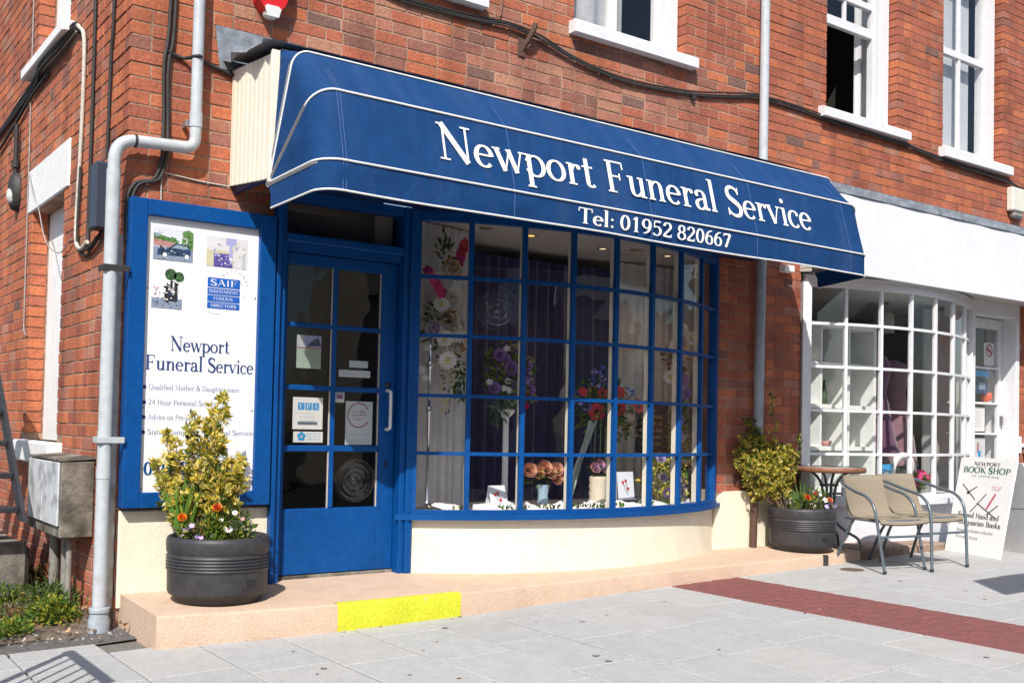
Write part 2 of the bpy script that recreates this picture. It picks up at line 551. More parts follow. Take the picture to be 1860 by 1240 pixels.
XH = 0.44
G = {
    ' ': (0.26, []),
    'N': (0.74, [L(.13, 0, .13, .7, TN * 1.25), L(.60, .02, .60, .7, TN * 1.25), L(.10, .7, .60, .0, TK * 1.15), sf(.13, 0, .1, .1), sf(.08, .7, .07, .07), sf(.6, .7, .1, .1)]),
    'e': (0.43, [A(.21, .21, .165, .205, 5, 318, 18), L(.06, .235, .37, .235, TN)]),
    'w': (0.66, [L(.06, XH, .22, 0, TK), L(.22, 0, .35, XH, TN), L(.33, XH, .48, 0, TK), L(.48, 0, .61, XH, TN), sf(.06, XH), sf(.33, XH, .06, .06), sf(.61, XH, .06, .06)]),
    'p': (0.51, [L(.12, -.22, .12, XH, TK), A(.25, .215, .19, .205, 160, -160, 18), sf(.12, -.22, .09, .1), sf(.08, XH, .06, .04)]),
    'o': (0.47, [A(.225, .215, .18, .2, 0, 360, 22)]),
    'r': (0.37, [L(.12, 0, .12, XH, TK), B((.12, .28), (.16, .40), (.24, .44), (.30, .40)), D(.31, .375, .05), sf(.12, 0, .09, .11), sf(.08, XH, .06, .04)]),
    't': (0.33, [L(.14, .60, .14, .08, TK), B((.14, .10), (.15, .0), (.25, .0), (.30, .06)), L(.03, .425, .29, .425, TN)]),
    'F': (0.58, [L(.16, 0, .16, .7, TK), L(.06, .685, .50, .685, TN), L(.16, .365, .40, .365, TN), L(.49, .69, .505, .54, TN), L(.40, .44, .40, .29, TN), sf(.16, 0, .1, .12)]),
    'u': (0.52, [L(.12, XH, .12, .13, TK), B((.12, .15), (.12, -.03), (.28, -.02), (.37, .11)), L(.39, XH, .39, .0, TK), sf(.08, XH, .06, .04), sf(.35, XH, .06, .04), sf(.42, 0, .03, .07)]),
    'n': (0.53, [L(.12, 0, .12, XH, TK), B((.13, .31), (.20, .46), (.39, .48), (.39, .28)), L(.39, .3, .39, 0, TK), sf(.12, 0), sf(.08, XH, .06, .04), sf(.39, 0)]),
    'a': (0.44, [B((.07, .33), (.08, .47), (.31, .48), (.31, .29)), L(.31, .30, .31, .06, TK), B((.31, .25), (.20, .24), (.06, .22), (.06, .11)), B((.06, .13), (.06, -.03), (.22, -.04), (.31, .09)), B((.31, .08), (.32, .0), (.37, .0), (.42, .04)), D(.09, .335, .045)]),
    'l': (0.25, [L(.12, 0, .12, .76, TK), sf(.12, 0), sf(.08, .76, .06, .04)]),
    'S': (0.53, [B((.43, .56), (.38, .74), (.09, .74), (.09, .54), (.09, .36), (.45, .36), (.45, .165), (.45, -.05), (.12, -.05), (.06, .15), w=(TN * 1.3, TK * 1.25)), L(.435, .70, .43, .53, TN), L(.06, .0, .06, .17, TN)]),
    'v': (0.45, [L(.06, XH, .22, 0, TK), L(.22, 0, .38, XH, TN), sf(.06, XH), sf(.38, XH, .07, .07)]),
    'i': (0.25, [L(.12, 0, .12, XH, TK), D(.11, .61, .06), sf(.12, 0), sf(.08, XH, .06, .04)]),
    'c': (0.40, [A(.21, .21, .165, .205, 42, 318, 16), D(.33, .335, .045)]),
    'T': (0.62, [L(.30, 0, .30, .7, TK), L(.03, .685, .57, .685, TN), L(.035, .69, .03, .53, TN), L(.565, .69, .57, .53, TN), sf(.30, 0, .11, .11)]),
    ':': (0.24, [D(.12, .06, .058), D(.12, .38, .058)]),
    '0': (0.50, [A(.25, .35, .17, .33, 0, 360, 24)]),
    '1': (0.50, [L(.26, 0, .26, .7, TK), B((.25, .67), (.2, .6), (.14, .58), (.11, .58)), sf(.26, 0, .11, .11)]),
    '9': (0.50, [A(.24, .47, .165, .21, 0, 360, 20), B((.41, .48), (.42, .2), (.30, .02), (.10, .02))]),
    '5': (0.50, [L(.12, .665, .41, .665, TN * 1.8), L(.12, .68, .105, .37, TN * 1.2), B((.105, .38), (.2, .47), (.41, .44), (.41, .22), (.41, -.02), (.14, -.04), (.07, .09))]),
    '2': (0.50, [B((.09, .52), (.09, .74), (.40, .74), (.40, .52), (.40, .36), (.14, .22), (.08, .03)), L(.07, .035, .43, .035, TN * 2), L(.43, .02, .44, .15, TN)]),
    '8': (0.50, [A(.25, .52, .14, .165, 0, 360, 18), A(.25, .18, .175, .175, 0, 360, 20)]),
    '6': (0.50, [A(.26, .22, .165, .21, 0, 360, 20), B((.09, .21), (.08, .5), (.2, .67), (.40, .68))]),
    '7': (0.50, [L(.07, .655, .44, .655, TN * 2), L(.42, .66, .20, 0, TK), L(.075, .67, .07, .53, TN)]),
    '4': (0.50, [L(.33, 0, .33, .7, TK), L(.33, .7, .05, .22, TN * 1.2), L(.04, .21, .45, .21, TN * 1.3)]),
    'B': (0.58, [L(.14, 0, .14, .7, TK), L(.05, .685, .3, .685, TN), L(.05, .014, .32, .014, TN), A(.28, .53, .17, .155, 90, -90, 10), A(.29, .19, .2, .175, 90, -90, 10), L(.14, .365, .3, .365, TN)]),
    'O': (0.72, [A(.35, .35, .29, .34, 0, 360, 24)]),
    'K': (0.66, [L(.14, 0, .14, .7, TK), L(.52, .7, .15, .31, TN), L(.25, .42, .56, 0, TK), sf(.14, 0), sf(.14, .7), sf(.52, .7), sf(.57, 0)]),
    'H': (0.70, [L(.14, 0, .14, .7, TK), L(.55, 0, .55, .7, TK), L(.14, .36, .55, .36, TN), sf(.14, 0), sf(.14, .7), sf(.55, 0), sf(.55, .7)]),
    'P': (0.54, [L(.14, 0, .14, .7, TK), L(.05, .685, .28, .685, TN), A(.27, .51, .19, .175, 90, -90, 10), L(.14, .335, .28, .335, TN), sf(.14, 0)]),
    'A': (0.66, [L(.08, 0, .31, .7, TN), L(.31, .7, .55, 0, TK), L(.16, .23, .48, .23, TN), sf(.08, 0), sf(.55, 0)]),
    'I': (0.28, [L(.14, 0, .14, .7, TK), sf(.14, 0), sf(.14, .7)]),
    'W': (0.95, [L(.06, .7, .26, 0, TK), L(.26, 0, .46, .7, TN), L(.44, .7, .66, 0, TK), L(.66, 0, .86, .7, TN), sf(.06, .7), sf(.45, .7), sf(.86, .7)]),
    'R': (0.62, [L(.14, 0, .14, .7, TK), L(.05, .685, .28, .685, TN), A(.27, .52, .18, .165, 90, -90, 10), L(.14, .355, .28, .355, TN), L(.28, .36, .54, 0, TK), sf(.14, 0)]),
    'D': (0.68, [L(.14, 0, .14, .7, TK), L(.05, .685, .3, .685, TN), L(.05, .014, .3, .014, TN), A(.28, .35, .29, .335, 90, -90, 14)]),
    'E': (0.56, [L(.14, 0, .14, .7, TK), L(.05, .685, .46, .685, TN), L(.05, .014, .48, .014, TN), L(.14, .36, .38, .36, TN), L(.46, .69, .46, .56, TN), L(.48, .0, .49, .14, TN)]),
    'U': (0.68, [L(.13, .7, .13, .22, TK), B((.13, .24), (.13, -.07), (.54, -.07), (.54, .24)), L(.54, .22, .54, .7, TN * 1.3), sf(.13, .7), sf(.54, .7)]),
    'C': (0.64, [A(.35, .35, .29, .34, 40, 320, 18), L(.58, .69, .58, .52, TN)]),
    'L': (0.54, [L(.14, 0, .14, .7, TK), L(.05, .014, .46, .014, TN), L(.46, .0, .48, .15, TN), sf(.14, .7)]),
    'M': (0.86, [L(.12, 0, .14, .7, TN), L(.14, .7, .42, .02, TK), L(.42, .02, .68, .7, TN), L(.70, 0, .68, .7, TK), sf(.12, 0), sf(.70, 0), sf(.10, .7), sf(.72, .7)]),
    'Q': (0.72, [A(.35, .35, .29, .34, 0, 360, 24), B((.36, .02), (.45, -.1), (.55, -.14), (.68, -.12))]),
    '&': (0.70, [B((.60, .40), (.52, .1), (.38, .0), (.24, .0), (.0, .02), (.06, .32), (.26, .42), (.42, .5), (.40, .70), (.28, .70), (.12, .68), (.16, .48), (.62, .02))]),
    '-': (0.32, [L(.05, .22, .27, .22, TN * 1.6)]),
    'd': (0.52, [L(.37, 0, .37, .76, TK), A(.24, .215, .18, .205, 20, 340, 18), sf(.33, .76, .06, .04), sf(.40, 0, .03, .07)]),
    'b': (0.52, [L(.12, 0, .12, .76, TK), A(.26, .215, .18, .205, 160, -160, 18), sf(.08, .76, .06, .04)]),
    'f': (0.32, [L(.13, 0, .13, .56, TK), B((.13, .54), (.13, .78), (.26, .80), (.32, .70)), L(.03, .425, .27, .425, TN), sf(.13, 0)]),
    'g': (0.46, [A(.21, .27, .135, .165, 0, 360, 16), B((.14, .12), (.05, .04), (.12, .02), (.24, .01), (.42, .0), (.42, -.22), (.22, -.22), (.02, -.22), (.04, -.06), (.16, .0)), L(.32, .38, .43, .43, TN)]),
    'h': (0.53, [L(.12, 0, .12, .76, TK), B((.13, .31), (.20, .46), (.39, .48), (.39, .28)), L(.39, .3, .39, 0, TK), sf(.12, 0), sf(.08, .76, .06, .04), sf(.39, 0)]),
    'm': (0.80, [L(.12, 0, .12, XH, TK), B((.13, .31), (.20, .46), (.39, .48), (.39, .28)), L(.39, .3, .39, 0, TK), B((.40, .31), (.47, .46), (.66, .48), (.66, .28)), L(.66, .3, .66, 0, TK), sf(.12, 0), sf(.39, 0), sf(.66, 0)]),
    's': (0.38, [B((.30, .35), (.26, .47), (.07, .46), (.07, .34), (.07, .22), (.32, .24), (.32, .10), (.32, -.03), (.10, -.03), (.06, .10), w=(TN * 1.2, TK * 1.0))]),
    'y': (0.45, [L(.06, XH, .23, 0, TK), B((.39, XH), (.28, .15), (.20, -.2), (.06, -.18)), sf(.06, XH), sf(.39, XH, .07, .07)]),
    'k': (0.52, [L(.12, 0, .12, .76, TK), L(.38, XH, .13, .19, TN), L(.2, .26, .41, 0, TK), sf(.12, 0), sf(.38, XH), sf(.43, 0), sf(.08, .76, .06, .04)]),
    'V': (0.66, [L(.06, .7, .31, 0, TK), L(.31, 0, .55, .7, TN), sf(.06, .7), sf(.55, .7)]),
    'Y': (0.62, [L(.06, .7, .29, .33, TK), L(.52, .7, .29, .33, TN), L(.29, .34, .29, 0, TK), sf(.06, .7), sf(.52, .7), sf(.29, 0)]),
    'G': (0.68, [A(.35, .35, .29, .34, 40, 320, 18), L(.58, .69, .58, .52, TN), L(.57, .02, .57, .3, TK)]),
    'q': (0.52, [L(.37, -.22, .37, XH, TK), A(.24, .215, .18, .205, 20, 340, 18), sf(.37, -.22)]),
}


def text_width(s):
    return sum(G[c][0] for c in s if c in G)


def letter(mb, s, fn, u0, v0, cap, width=None, mi=0, bold=1.0):
    """write s from (u0, v0) with capitals cap high; fn(u, v, lift) gives the place on the surface; width stretches the line"""
    k = cap / 0.7
    kx = k if width is None else width / (text_width(s) - 0.06)
    x = u0 - 0.03 * kx
    lay = 0
    for ch in s:
        if ch not in G:
            continue
        adv, strokes = G[ch]
        for st in strokes:
            lay += 1
            lift = 0.00012 * (lay % 9)
            if st[0] == 'D':
                _, cx, cy, r = st
                ring = [fn(x + (cx + r * math.cos(a * PI / 5)) * kx, v0 + (cy + r * math.sin(a * PI / 5)) * k, lift) for a in range(10)]
                mb.add(ring, [tuple(range(10))], mi)
                continue
            pts, wd = st[1], st[2]
            lr = []
            n = len(pts)
            for i, (px, py) in enumerate(pts):
                ax, ay = pts[max(i - 1, 0)]
                bx, by = pts[min(i + 1, n - 1)]
                dx, dy = bx - ax, by - ay
                q = math.hypot(dx, dy) or 1
                dx, dy = dx / q, dy / q
                if wd is None:
                    ww = TN + (TK - TN) * abs(dy) ** 1.4
                elif isinstance(wd, tuple):
                    ww = wd[0] + (wd[1] - wd[0]) * math.sin(PI * i / (n - 1)) ** 1.3
                else:
                    ww = wd
                h = ww / 2 * bold
                lr.append((fn(x + (px - dy * h) * kx, v0 + (py + dx * h) * k, lift), fn(x + (px + dy * h) * kx, v0 + (py - dx * h) * k, lift)))
            vs = [p for ab in lr for p in ab]
            mb.add(vs, [(2 * i, 2 * i + 1, 2 * i + 3, 2 * i + 2) for i in range(n - 1)], mi)
        x += adv * kx
    return x

# ================================================================== GROUND
g = MB()
g.box(-80, 80, -80, 80, -0.6, -0.5)
struct(g.build('ground', M_asph))
g = MB()                                                     # roadway in front, out of the picture
g.add([(-40, -4.75, -0.16 - 0.2), (40, -4.75, 0.10), (40, -12, 0.10), (-40, -12, -0.36)], [(0, 1, 2, 3)])
struct(g.build('road', M_asph))
pv = MB()
nx = 30
rows = []
for y in (-4.75, -0.33):
    rows.append([(-1.3 + 16.3 * i / nx, y, gz(-1.3 + 16.3 * i / nx) - 0.013) for i in range(nx + 1)])
pv.grid(rows, smooth=False)
for y in (-4.75,):
    pv.grid([[(-1.3 + 16.3 * i / nx, y, gz(-1.3 + 16.3 * i / nx) - 0.012) for i in range(nx + 1)], [(-1.3 + 16.3 * i / nx, y, -0.5) for i in range(nx + 1)]], smooth=False)
pavement = struct(pv.build('pavement', M_joint))
TILT = -math.atan(0.0185)
slab_meshes = {}


def slab(cx, cy, wx, wy, m, proud):
    key = (round(wx, 2), round(wy, 2))
    if key not in slab_meshes:
        b = MB().bev(-wx / 2, wx / 2, -wy / 2, wy / 2, -0.03, 0, 0.0035)
        me = bpy.data.meshes.new('paving_slab')
        me.from_pydata(b.v, [], b.f)
        me.materials.append(m)
        slab_meshes[key] = me
    o = bpy.data.objects.new('paving_slab', slab_meshes[key])
    COL.objects.link(o)
    o.parent = pavement
    o.location = (cx, cy, gz(cx) + proud)
    o.rotation_euler = ((R() - .5) * 0.003, TILT + (R() - .5) * 0.003, 0)
    o.material_slots[0].link = 'OBJECT'
    o.material_slots[0].material = m


ST0, ST1 = 3.43, 4.11                                        # red strip
cols = []
x = ST0
while x > -1.2:
    cols.append((x - 0.40, x))
    x -= 0.40
x = ST1
while x < 10.6:
    cols.append((x, x + 0.40))
    x += 0.40
for a, b in cols:
    off = random.choice((0.0, 0.2, 0.31, 0.42)) + R() * 0.05
    y = -4.75 + off - 0.62
    while y < -0.33:
        y0, y1 = max(y, -4.74), min(y + 0.62, -0.335)
        y += 0.62
        if y1 - y0 < 0.08:
            continue
        if y0 > -0.60 and 0.0 < (a + b) / 2 < 6.7:           # wholly under the steps
            continue
        # keep what the photograph shows (a wide fan in front of the lens) and a margin
        cx, cy = (a + b) / 2, (y0 + y1) / 2
        d = Vector((cx, cy, 0)) - CAM
        ang = math.degrees(math.atan2(d.x, d.y))
        if not (2 < ang < 68) or d.length < 3.0 or cx > 9.4:
            continue
        slab(cx, cy, b - a - 0.010, y1 - y0 - 0.010, random.choice(M_slab), (R() - .5) * 0.003)
# the plain rest of the pavement (never in view) keeps one surface
# red paver strip running out from the step: two stretcher courses of small pavers
rs = MB()
y = -0.56
k = 0
while y > -4.7:
    x = ST0 - (0.1 if k % 2 else 0.0)
    while x < ST1 - 0.01:
        x0, x1 = max(x, ST0), min(x + 0.2, ST1)
        if x1 - x0 > 0.02:
            h = gz((x0 + x1) / 2) + 0.001 + (R() - .5) * 0.002
            rs.bev(x0 + 0.003, x1 - 0.003, y - 0.097, y - 0.003, h - 0.03, h, 0.006)
        x += 0.2
    y -= 0.1
    k += 1
red = stuff(rs.build('red_paving', M_redpv))

# tarmac and soil on the left, between pavement and side wall
tm = MB()
rows = []
for j in range(16):
    y = -0.335 + 7.3 * (j / 15) ** 1.4
    rows.append([(x, y - (0.10 * max(0, -x) if j == 0 else 0), 0.006 + gz(x) + 0.010 * math.sin(x * 3 + y * 2)) for x in (-2.6, -2.0, -1.5, -1.1, -0.8, -0.5, -0.25, 0.08)])
tm.grid(rows)
struct(tm.build('tarmac_path', M_tar))
so = MB()
rows = []
for j in range(26):
    y = -0.12 + 2.5 * j / 25
    row = []
    for i in range(14):
        t = i / 13
        wdt = 0.62 - 0.14 * math.sin(y * 3) + 0.06 * math.sin(y * 11)
        x = 0.03 - t * wdt
        e = min(1, i / 4, (13 - i) / 4, j / 6, (25 - j) / 3)
        hh = e * (0.035 * (0.7 + 0.5 * math.sin(x * 9 + y * 7)) + 0.022 * R()) + 0.004 * R()
        row.append((x, y, 0.004 + hh - 0.012 * (e == 0)))
    rows.append(row)
so.grid(rows)
struct(so.build('soil_bed', M_soil))

# ================================================================== the two buildings
bldA = thing('corner_building', 'weathered red brick corner building behind the blue awning, bow window and blue door', 'building', (0, 0, 0))
bldB = thing('brick_building', 'red brick building with a white shopfront and tall sash windows, right of the drainpipe', 'building', (5, 0, 0))

BRL, BRH, BRW, JT = 0.215, 0.065, 0.105, 0.010
brick_meshes = {}


def brick_geo(mb, ln, mi, place):
    """one brick, face towards -v; chamfered face, 105 mm deep"""
    c = 0.0022
    h = BRH
    pts = [(0, 0.0 + c, 0), (ln, c, 0), (ln, c, h), (0, c, h), (c, 0, c), (ln - c, 0, c), (ln - c, 0, h - c), (c, 0, h - c),
           (0, BRW, 0), (ln, BRW, 0), (ln, BRW, h), (0, BRW, h)]
    fs = [(4, 5, 6, 7), (0, 1, 5, 4), (1, 2, 6, 5), (2, 3, 7, 6), (3, 0, 4, 7), (0, 8, 9, 1), (1, 9, 10, 2), (2, 10, 11, 3), (3, 11, 8, 0)]
    mb.add([place(*p) for p in pts], fs, mi)


def lay_bricks(u0, u1, z0, z1, openings, chooser, quoin=None, joint=JT):
    out = []
    k = 0
    z = z0
    while z + BRH < z1:
        a0, a1 = u0, u1
        if quoin:
            a0 = u0 if (k % 2 == quoin - 1) else u0 + BRW + joint
        iv = [(a0, a1)]
        for (p, q, r, s) in openings:
            if z + BRH > r + 0.012 and z < s - 0.012:
                nv = []
                for (a, b) in iv:
                    if q <= a or p >= b:
                        nv.append((a, b))
                    else:
                        if p - a > 0.03:
                            nv.append((a, p))
                        if b - q > 0.03:
                            nv.append((q, b))
                iv = nv
        for (a, b) in iv:
            u = a
            first = True
            while u < b - 0.02:
                if first and k % 2:
                    ln = 0.1025
                else:
                    ln = BRL if R() < 0.68 else 0.1025
                first = False
                ln += (R() - .5) * 0.006
                if b - (u + ln) < 0.05:
                    ln = b - u
                    if ln > 0.25:
                        ln = ln / 2 - joint / 2
                out.append((u, min(ln, b - u), z + (R() - .5) * 0.003, chooser(u, z), -R() ** 3 * 0.003 + (R() - .5) * 0.0012))
                u += ln + joint
        z += 0.075
        k += 1
    return out


def pick(**wt):
    ks = list(wt)
    t = R() * sum(wt.values())
    for q in ks:
        t -= wt[q]
        if t <= 0:
            return random.choice(BM[q])
    return random.choice(BM[ks[-1]])


def chooseA(u, z):
    if u < 0.5:
        return pick(orange=6, red=2.6, buff=.4, brown=.2)
    if u > 4.2 or (u > 2.9 and z > 3.98):
        return pick(red=6, orange=2.0, brown=1.2, dark=.25)
    if u < 1.0 and z > 2.2:
        return pick(red=4, brown=3, orange=1.5, buff=.6)
    return pick(brown=5, buff=2.2, red=2.8, dark=.7, orange=1.0)


def chooseB(u, z):
    if z < 3.75:
        return pick(red=5, orange=4, brown=1.2, buff=.6, dark=.15)
    return pick(red=6, orange=2.6, brown=1.5, dark=.12)


def chooseS(u, z):
    if 2.3 < u < 2.62 and z < 2.6:
        return pick(orange=6, red=.5)
    if z < 0.9:
        return pick(red=5, brown=4, orange=1)
    return pick(red=3.4, orange=5.6, brown=1.4, buff=.5, dark=.12)


def wall_cells(mb, u0, u1, z0, z1, openings, emit):
    op = [(a - 0.008, b + 0.008, c - 0.008, d + 0.008) for a, b, c, d in openings]
    us = sorted({u0, u1, *[min(max(v, u0), u1) for o in op for v in o[:2]]})
    zs = sorted({z0, z1, *[min(max(v, z0), z1) for o in op for v in o[2:]]})
    for i in range(len(us) - 1):
        run = None
        for j in range(len(zs) - 1):
            cu, cz = (us[i] + us[i + 1]) / 2, (zs[j] + zs[j + 1]) / 2
            solid = not any(a < cu < b and c < cz < d for a, b, c, d in op)
            if solid:
                run = (run[0], zs[j + 1]) if run else (zs[j], zs[j + 1])
            if run and (not solid or j == len(zs) - 2):
                emit(us[i], us[i + 1], run[0], run[1])
                run = None


opA = [(0.88, 4.53, -0.2, 3.0), (1.10, 2.18, 3.93, 5.7), (3.03, 4.13, 3.97, 5.7)]
opB = [(5.52, 8.93, -0.2, 3.1), (5.82, 6.83, 3.90, 5.75), (7.57, 8.62, 3.86, 5.75)]
opS = [(1.40, 2.35, 0.95, 2.55), (1.40, 2.35, 3.60, 5.6), (3.95, 5.0, 4.30, 5.7)]
XA = 4.975
wa = MB()
wall_cells(wa, 0.006, XA, -0.1, 6.0, opA, lambda a, b, c, d: wa.box(a, b, 0.0032, 0.25, c, d))
wall_cells(wa, 0.2501, 6.6, -0.1, 6.0, opS, lambda a, b, c, d: wa.box(0.0032, 0.25, a, b, c, d))
wa.box(0.27, XA, 6.3, 6.6, -0.1, 6.0)
wa.box(0.27, XA, 0.27, 6.3, 5.9, 6.0)
# backs of the blind windows
wa.box(0.14, 0.25, 1.39, 2.36, 0.94, 2.56)
wallA = wa.build('wall', M_morta, bldA)
wb = MB()
wall_cells(wb, XA + 0.001, 12.0, -0.1, 6.2, opB, lambda a, b, c, d: wb.box(a, b, 0.003, 0.25, c, d))
wb.box(XA + 0.001, 12.0, 5.0, 5.3, -0.1, 6.2)
wb.box(XA + 0.001, 12.0, 0.26, 5.0, 6.1, 6.2)
wb.box(11.7, 12.0, 0.26, 5.0, -0.1, 6.1)
wb.box(XA + 0.001, XA + 0.15, 0.26, 5.0, -0.1, 6.1)
wallB = wb.build('wall', M_mortb, bldB)


def in_view(p, m=0.04):
    d = Vector(p) - CAM
    c = (d.dot(rt2), d.dot(dn2), d.dot(fw))
    if c[2] < 0.2:
        return 0
    X, Y = c[0] / c[2], c[1] / c[2]
    return c[2] if (-0.487 - m < X < 0.484 + m and -0.375 - m < Y < 0.272 + m) else 0


def place_front(u, z, pr):
    return lambda a, d, h: (u + a, d + pr, z + h)


def place_side(u, z, pr):
    return lambda a, d, h: (d + pr, u + a, z + h)


def set_bricks(bld, specs, mort_name):
    """specs: (kind, brick).  The 300 that show largest become objects, the rest one mesh"""
    sc_ = []
    for i, (kind, (u, ln, z, m, pr)) in enumerate(specs):
        p = (u + ln / 2, 0, z) if kind == 'front' else (0, u + ln / 2, z)
        d = in_view(p, 0.0)
        s = 0
        if d:
            hid = False
            if kind == 'front':
                if u < 0.8 and 0.6 < z < 2.25: hid = True
                if 0.5 < u < 4.9 and 2.3 < z < 3.22: hid = True
                if u > 5.6 and z < 3.25 and u < 8.9: hid = True
                if z < 0.6: hid = True
                view = (Vector(p) - CAM).normalized().y
            else:
                if u > 3.2: hid = True
                view = (Vector(p) - CAM).normalized().x
            s = 0 if hid else view * ln / d / d
        sc_.append((s, i))
    sc_.sort(reverse=True)
    single = {i for s, i in sc_[:300] if s > 0}
    allm = []
    for q in BM.values():
        allm += q
    rest = MB()
    org = WL[bld]
    for i, (kind, (u, ln, z, m, pr)) in enumerate(specs):
        if i in single:
            key = (kind, round(ln, 3))
            if key not in brick_meshes:
                b = MB()
                brick_geo(b, round(ln, 3), 0, place_front(0, 0, 0) if kind == 'front' else place_side(0, 0, 0))
                me = bpy.data.meshes.new('brick')
                me.from_pydata(b.v, [], b.f)
                me.materials.append(m)
                brick_meshes[key] = me
            o = bpy.data.objects.new('brick', brick_meshes[key])
            COL.objects.link(o)
            o.parent = bld
            o.location = Vector((u, pr, z) if kind == 'front' else (pr, u, z)) - org
            o.material_slots[0].link = 'OBJECT'
            o.material_slots[0].material = m
        else:
            brick_geo(rest, ln, allm.index(m), (place_front if kind == 'front' else place_side)(u, z, pr))
    stuff(rest.build('brickwork', allm, bld))


# openings as the bricks see them (sills and plinths cover some of the wall)
sp = [('front', b) for b in lay_bricks(0.0, XA - 0.004, 0.62, 5.2, opA + [(0.0, 0.86, 0, 0.61)], chooseA, quoin=1)]
sp += [('side', b) for b in lay_bricks(0.0, 6.4, 0.02, 5.3, opS + [(1.26, 2.46, 2.55, 2.87), (1.24, 2.48, 0.80, 0.95), (1.22, 2.5, 3.52, 3.60)], chooseS, quoin=2)]
set_bricks(bldA, sp, 'pale')
sp = [('front', b) for b in lay_bricks(XA + 0.006, 11.0, 0.2, 6.1, opB, chooseB, joint=0.007)]
set_bricks(bldB, sp, 'dark')

# ---------------------------------------------------------------- plinths, steps
pl = MB()
pl.bev(0.012, 0.862, -0.022, 0.03, 0.10, 0.618, 0.008)
pl.build('plinth', M_cream, bldA)
pl = MB()                                                    # the low pier plinth right of the bow window, round shouldered
prof = [(0.20 * 0, 0)]
pts = []
for i in range(9):
    a = PI / 2 * i / 8
    pts.append((4.545 + 0.40 + 0.035 * math.cos(a) - 0.03, 0.60 + 0.035 * math.sin(a)))
poly = [(4.50, -0.03, 0.10), (XA - 0.02, -0.03, 0.10)] + [(x, -0.03, z) for x, z in pts] + [(4.62, -0.03, 0.63), (4.56, -0.03, 0.60), (4.50, -0.03, 0.54)]
pl.prism(poly, (0, 0.03, 0))
pl.build('plinth', M_cream, bldA)

# step: one painted concrete platform along the whole shopfront
fr = [(0.03, -0.645), (0.5, -0.70), (0.95, -0.745), (1.7, -0.745), (2.4, -0.70), (3.3, -0.655), (4.3, -0.62), (5.1, -0.60), (5.33, -0.59)]


def front_y(x):
    for (a, ya), (b, yb) in zip(fr, fr[1:]):
        if a <= x <= b:
            return ya + (yb - ya) * (x - a) / (b - a)
    return fr[-1][1] if x > 5 else fr[0][1]


def step_z(x, y):
    return 0.160 + 0.002 * x + 0.020 * (y + 0.65) / 0.65


def step_piece(x0, x1, dy=0.0, dz=0.0, back=0.08, n=14, ends=True):
    rows = []
    mb = MB()
    wob = lambda x: 0.004 * math.sin(x * 9.1) + 0.003 * math.sin(x * 23 + 1)
    for i in range(n + 1):
        x = x0 + (x1 - x0) * i / n
        yf = front_y(x) - dy + wob(x)
        zt = step_z(x, yf) + dz
        rr = 0.014
        col = [(x, yf, -0.05), (x, yf - 0.002, zt - rr)]
        for q in range(1, 5):
            a = PI / 2 * q / 4
            col.append((x, yf + rr - rr * math.cos(a), zt - rr + rr * math.sin(a)))
        if back is None:
            col.append((x, yf + 0.045, zt + 0.001))
        else:
            for yy in (0.75, 0.5, 0.25, 0.0):
                y = yf * yy + back * (1 - yy)
                col.append((x, y, step_z(x, y) + dz))
        rows.append(col)
    mb.grid(rows)
    for row in (rows[0], rows[-1]) if ends else ():
        mb.add(row + [(row[0][0], row[-1][1], -0.05)], [tuple(range(len(row) + 1))])
    return mb


st = thing('entrance_step', 'peach painted concrete step along the foot of the blue shopfront', 'step', (0.03, -0.3, 0))
mb = step_piece(0.03, 5.33, n=60)
mb.build('platform', M_peach, st)
mb = step_piece(0.935, 1.70, dy=0.003, dz=0.003, back=None, n=12, ends=False)
o = mb.build('nosing', M_yellow, st)
o['label'] = 'bright yellow painted stretch of the step edge in front of the door'
kb = thing('shop_kerb', 'low brown stone kerb under the white shop window, behind the chairs', 'kerb', (5.4, -0.3, 0))
mb = MB()
mb.bev(5.345, 5.60, -0.565, -0.002, -0.02, 0.182, 0.012)
mb.build('kerb_stone', M_peach, kb)
mb = MB()
mb.bev(5.605, 6.80, -0.555, -0.002, -0.02, 0.185, 0.012)
mb.build('kerb_stone', mat('brown_stone', (0.27, 0.19, 0.145), 0.85, 0.25, 7, 0.6, 60, col2=(0.40, 0.27, 0.19), thr=(0.5, 0.75)), kb)

# ---------------------------------------------------------------- bow window of the funeral shop


def arc_fn(xa, xb, sag, y0=-0.02):
    c = (xb - xa) / 2
    rad = (c * c + sag * sag) / (2 * sag)
    cx, cy = (xa + xb) / 2, y0 - sag + rad
    th = math.asin(c / rad)

    def f(t, off=0.0):                                       # t 0..1 along the arc, off outwards
        a = -th + 2 * th * t
        return (cx + (rad + off) * math.sin(a), cy - (rad + off) * math.cos(a))
    return f, rad, th


def arc_bar(mb, f, t0, t1, o0, o1, z0, z1, n=24, mi=0):
    """a moulding with rectangular section bent along the arc"""
    rows = []
    for i in range(n + 1):
        t = t0 + (t1 - t0) * i / n
        a, b = f(t, o0), f(t, o1)
        rows.append([(b[0], b[1], z0), (b[0], b[1], z1), (a[0], a[1], z1), (a[0], a[1], z0), (b[0], b[1], z0)])
    mb.grid(rows, mi, False)
    for r_ in (rows[0], rows[-1]):
        mb.add(r_[:4], [(0, 1, 2, 3)], mi)


def up_bar(mb, f, t, wd, o0, o1, z0, z1, mi=0):
    """upright bar of the bow at parameter t"""
    p0, p1 = Vector((*f(t, o0), 0)), Vector((*f(t, o1), 0))
    nrm = (p1 - p0).normalized()
    tan = Vector((-nrm.y, nrm.x, 0))
    c = (p0 + p1) / 2
    c.z = (z0 + z1) / 2
    mb.obox(c, tan * wd / 2, nrm * (p1 - p0).length / 2, Vector((0, 0, (z1 - z0) / 2)), mi)


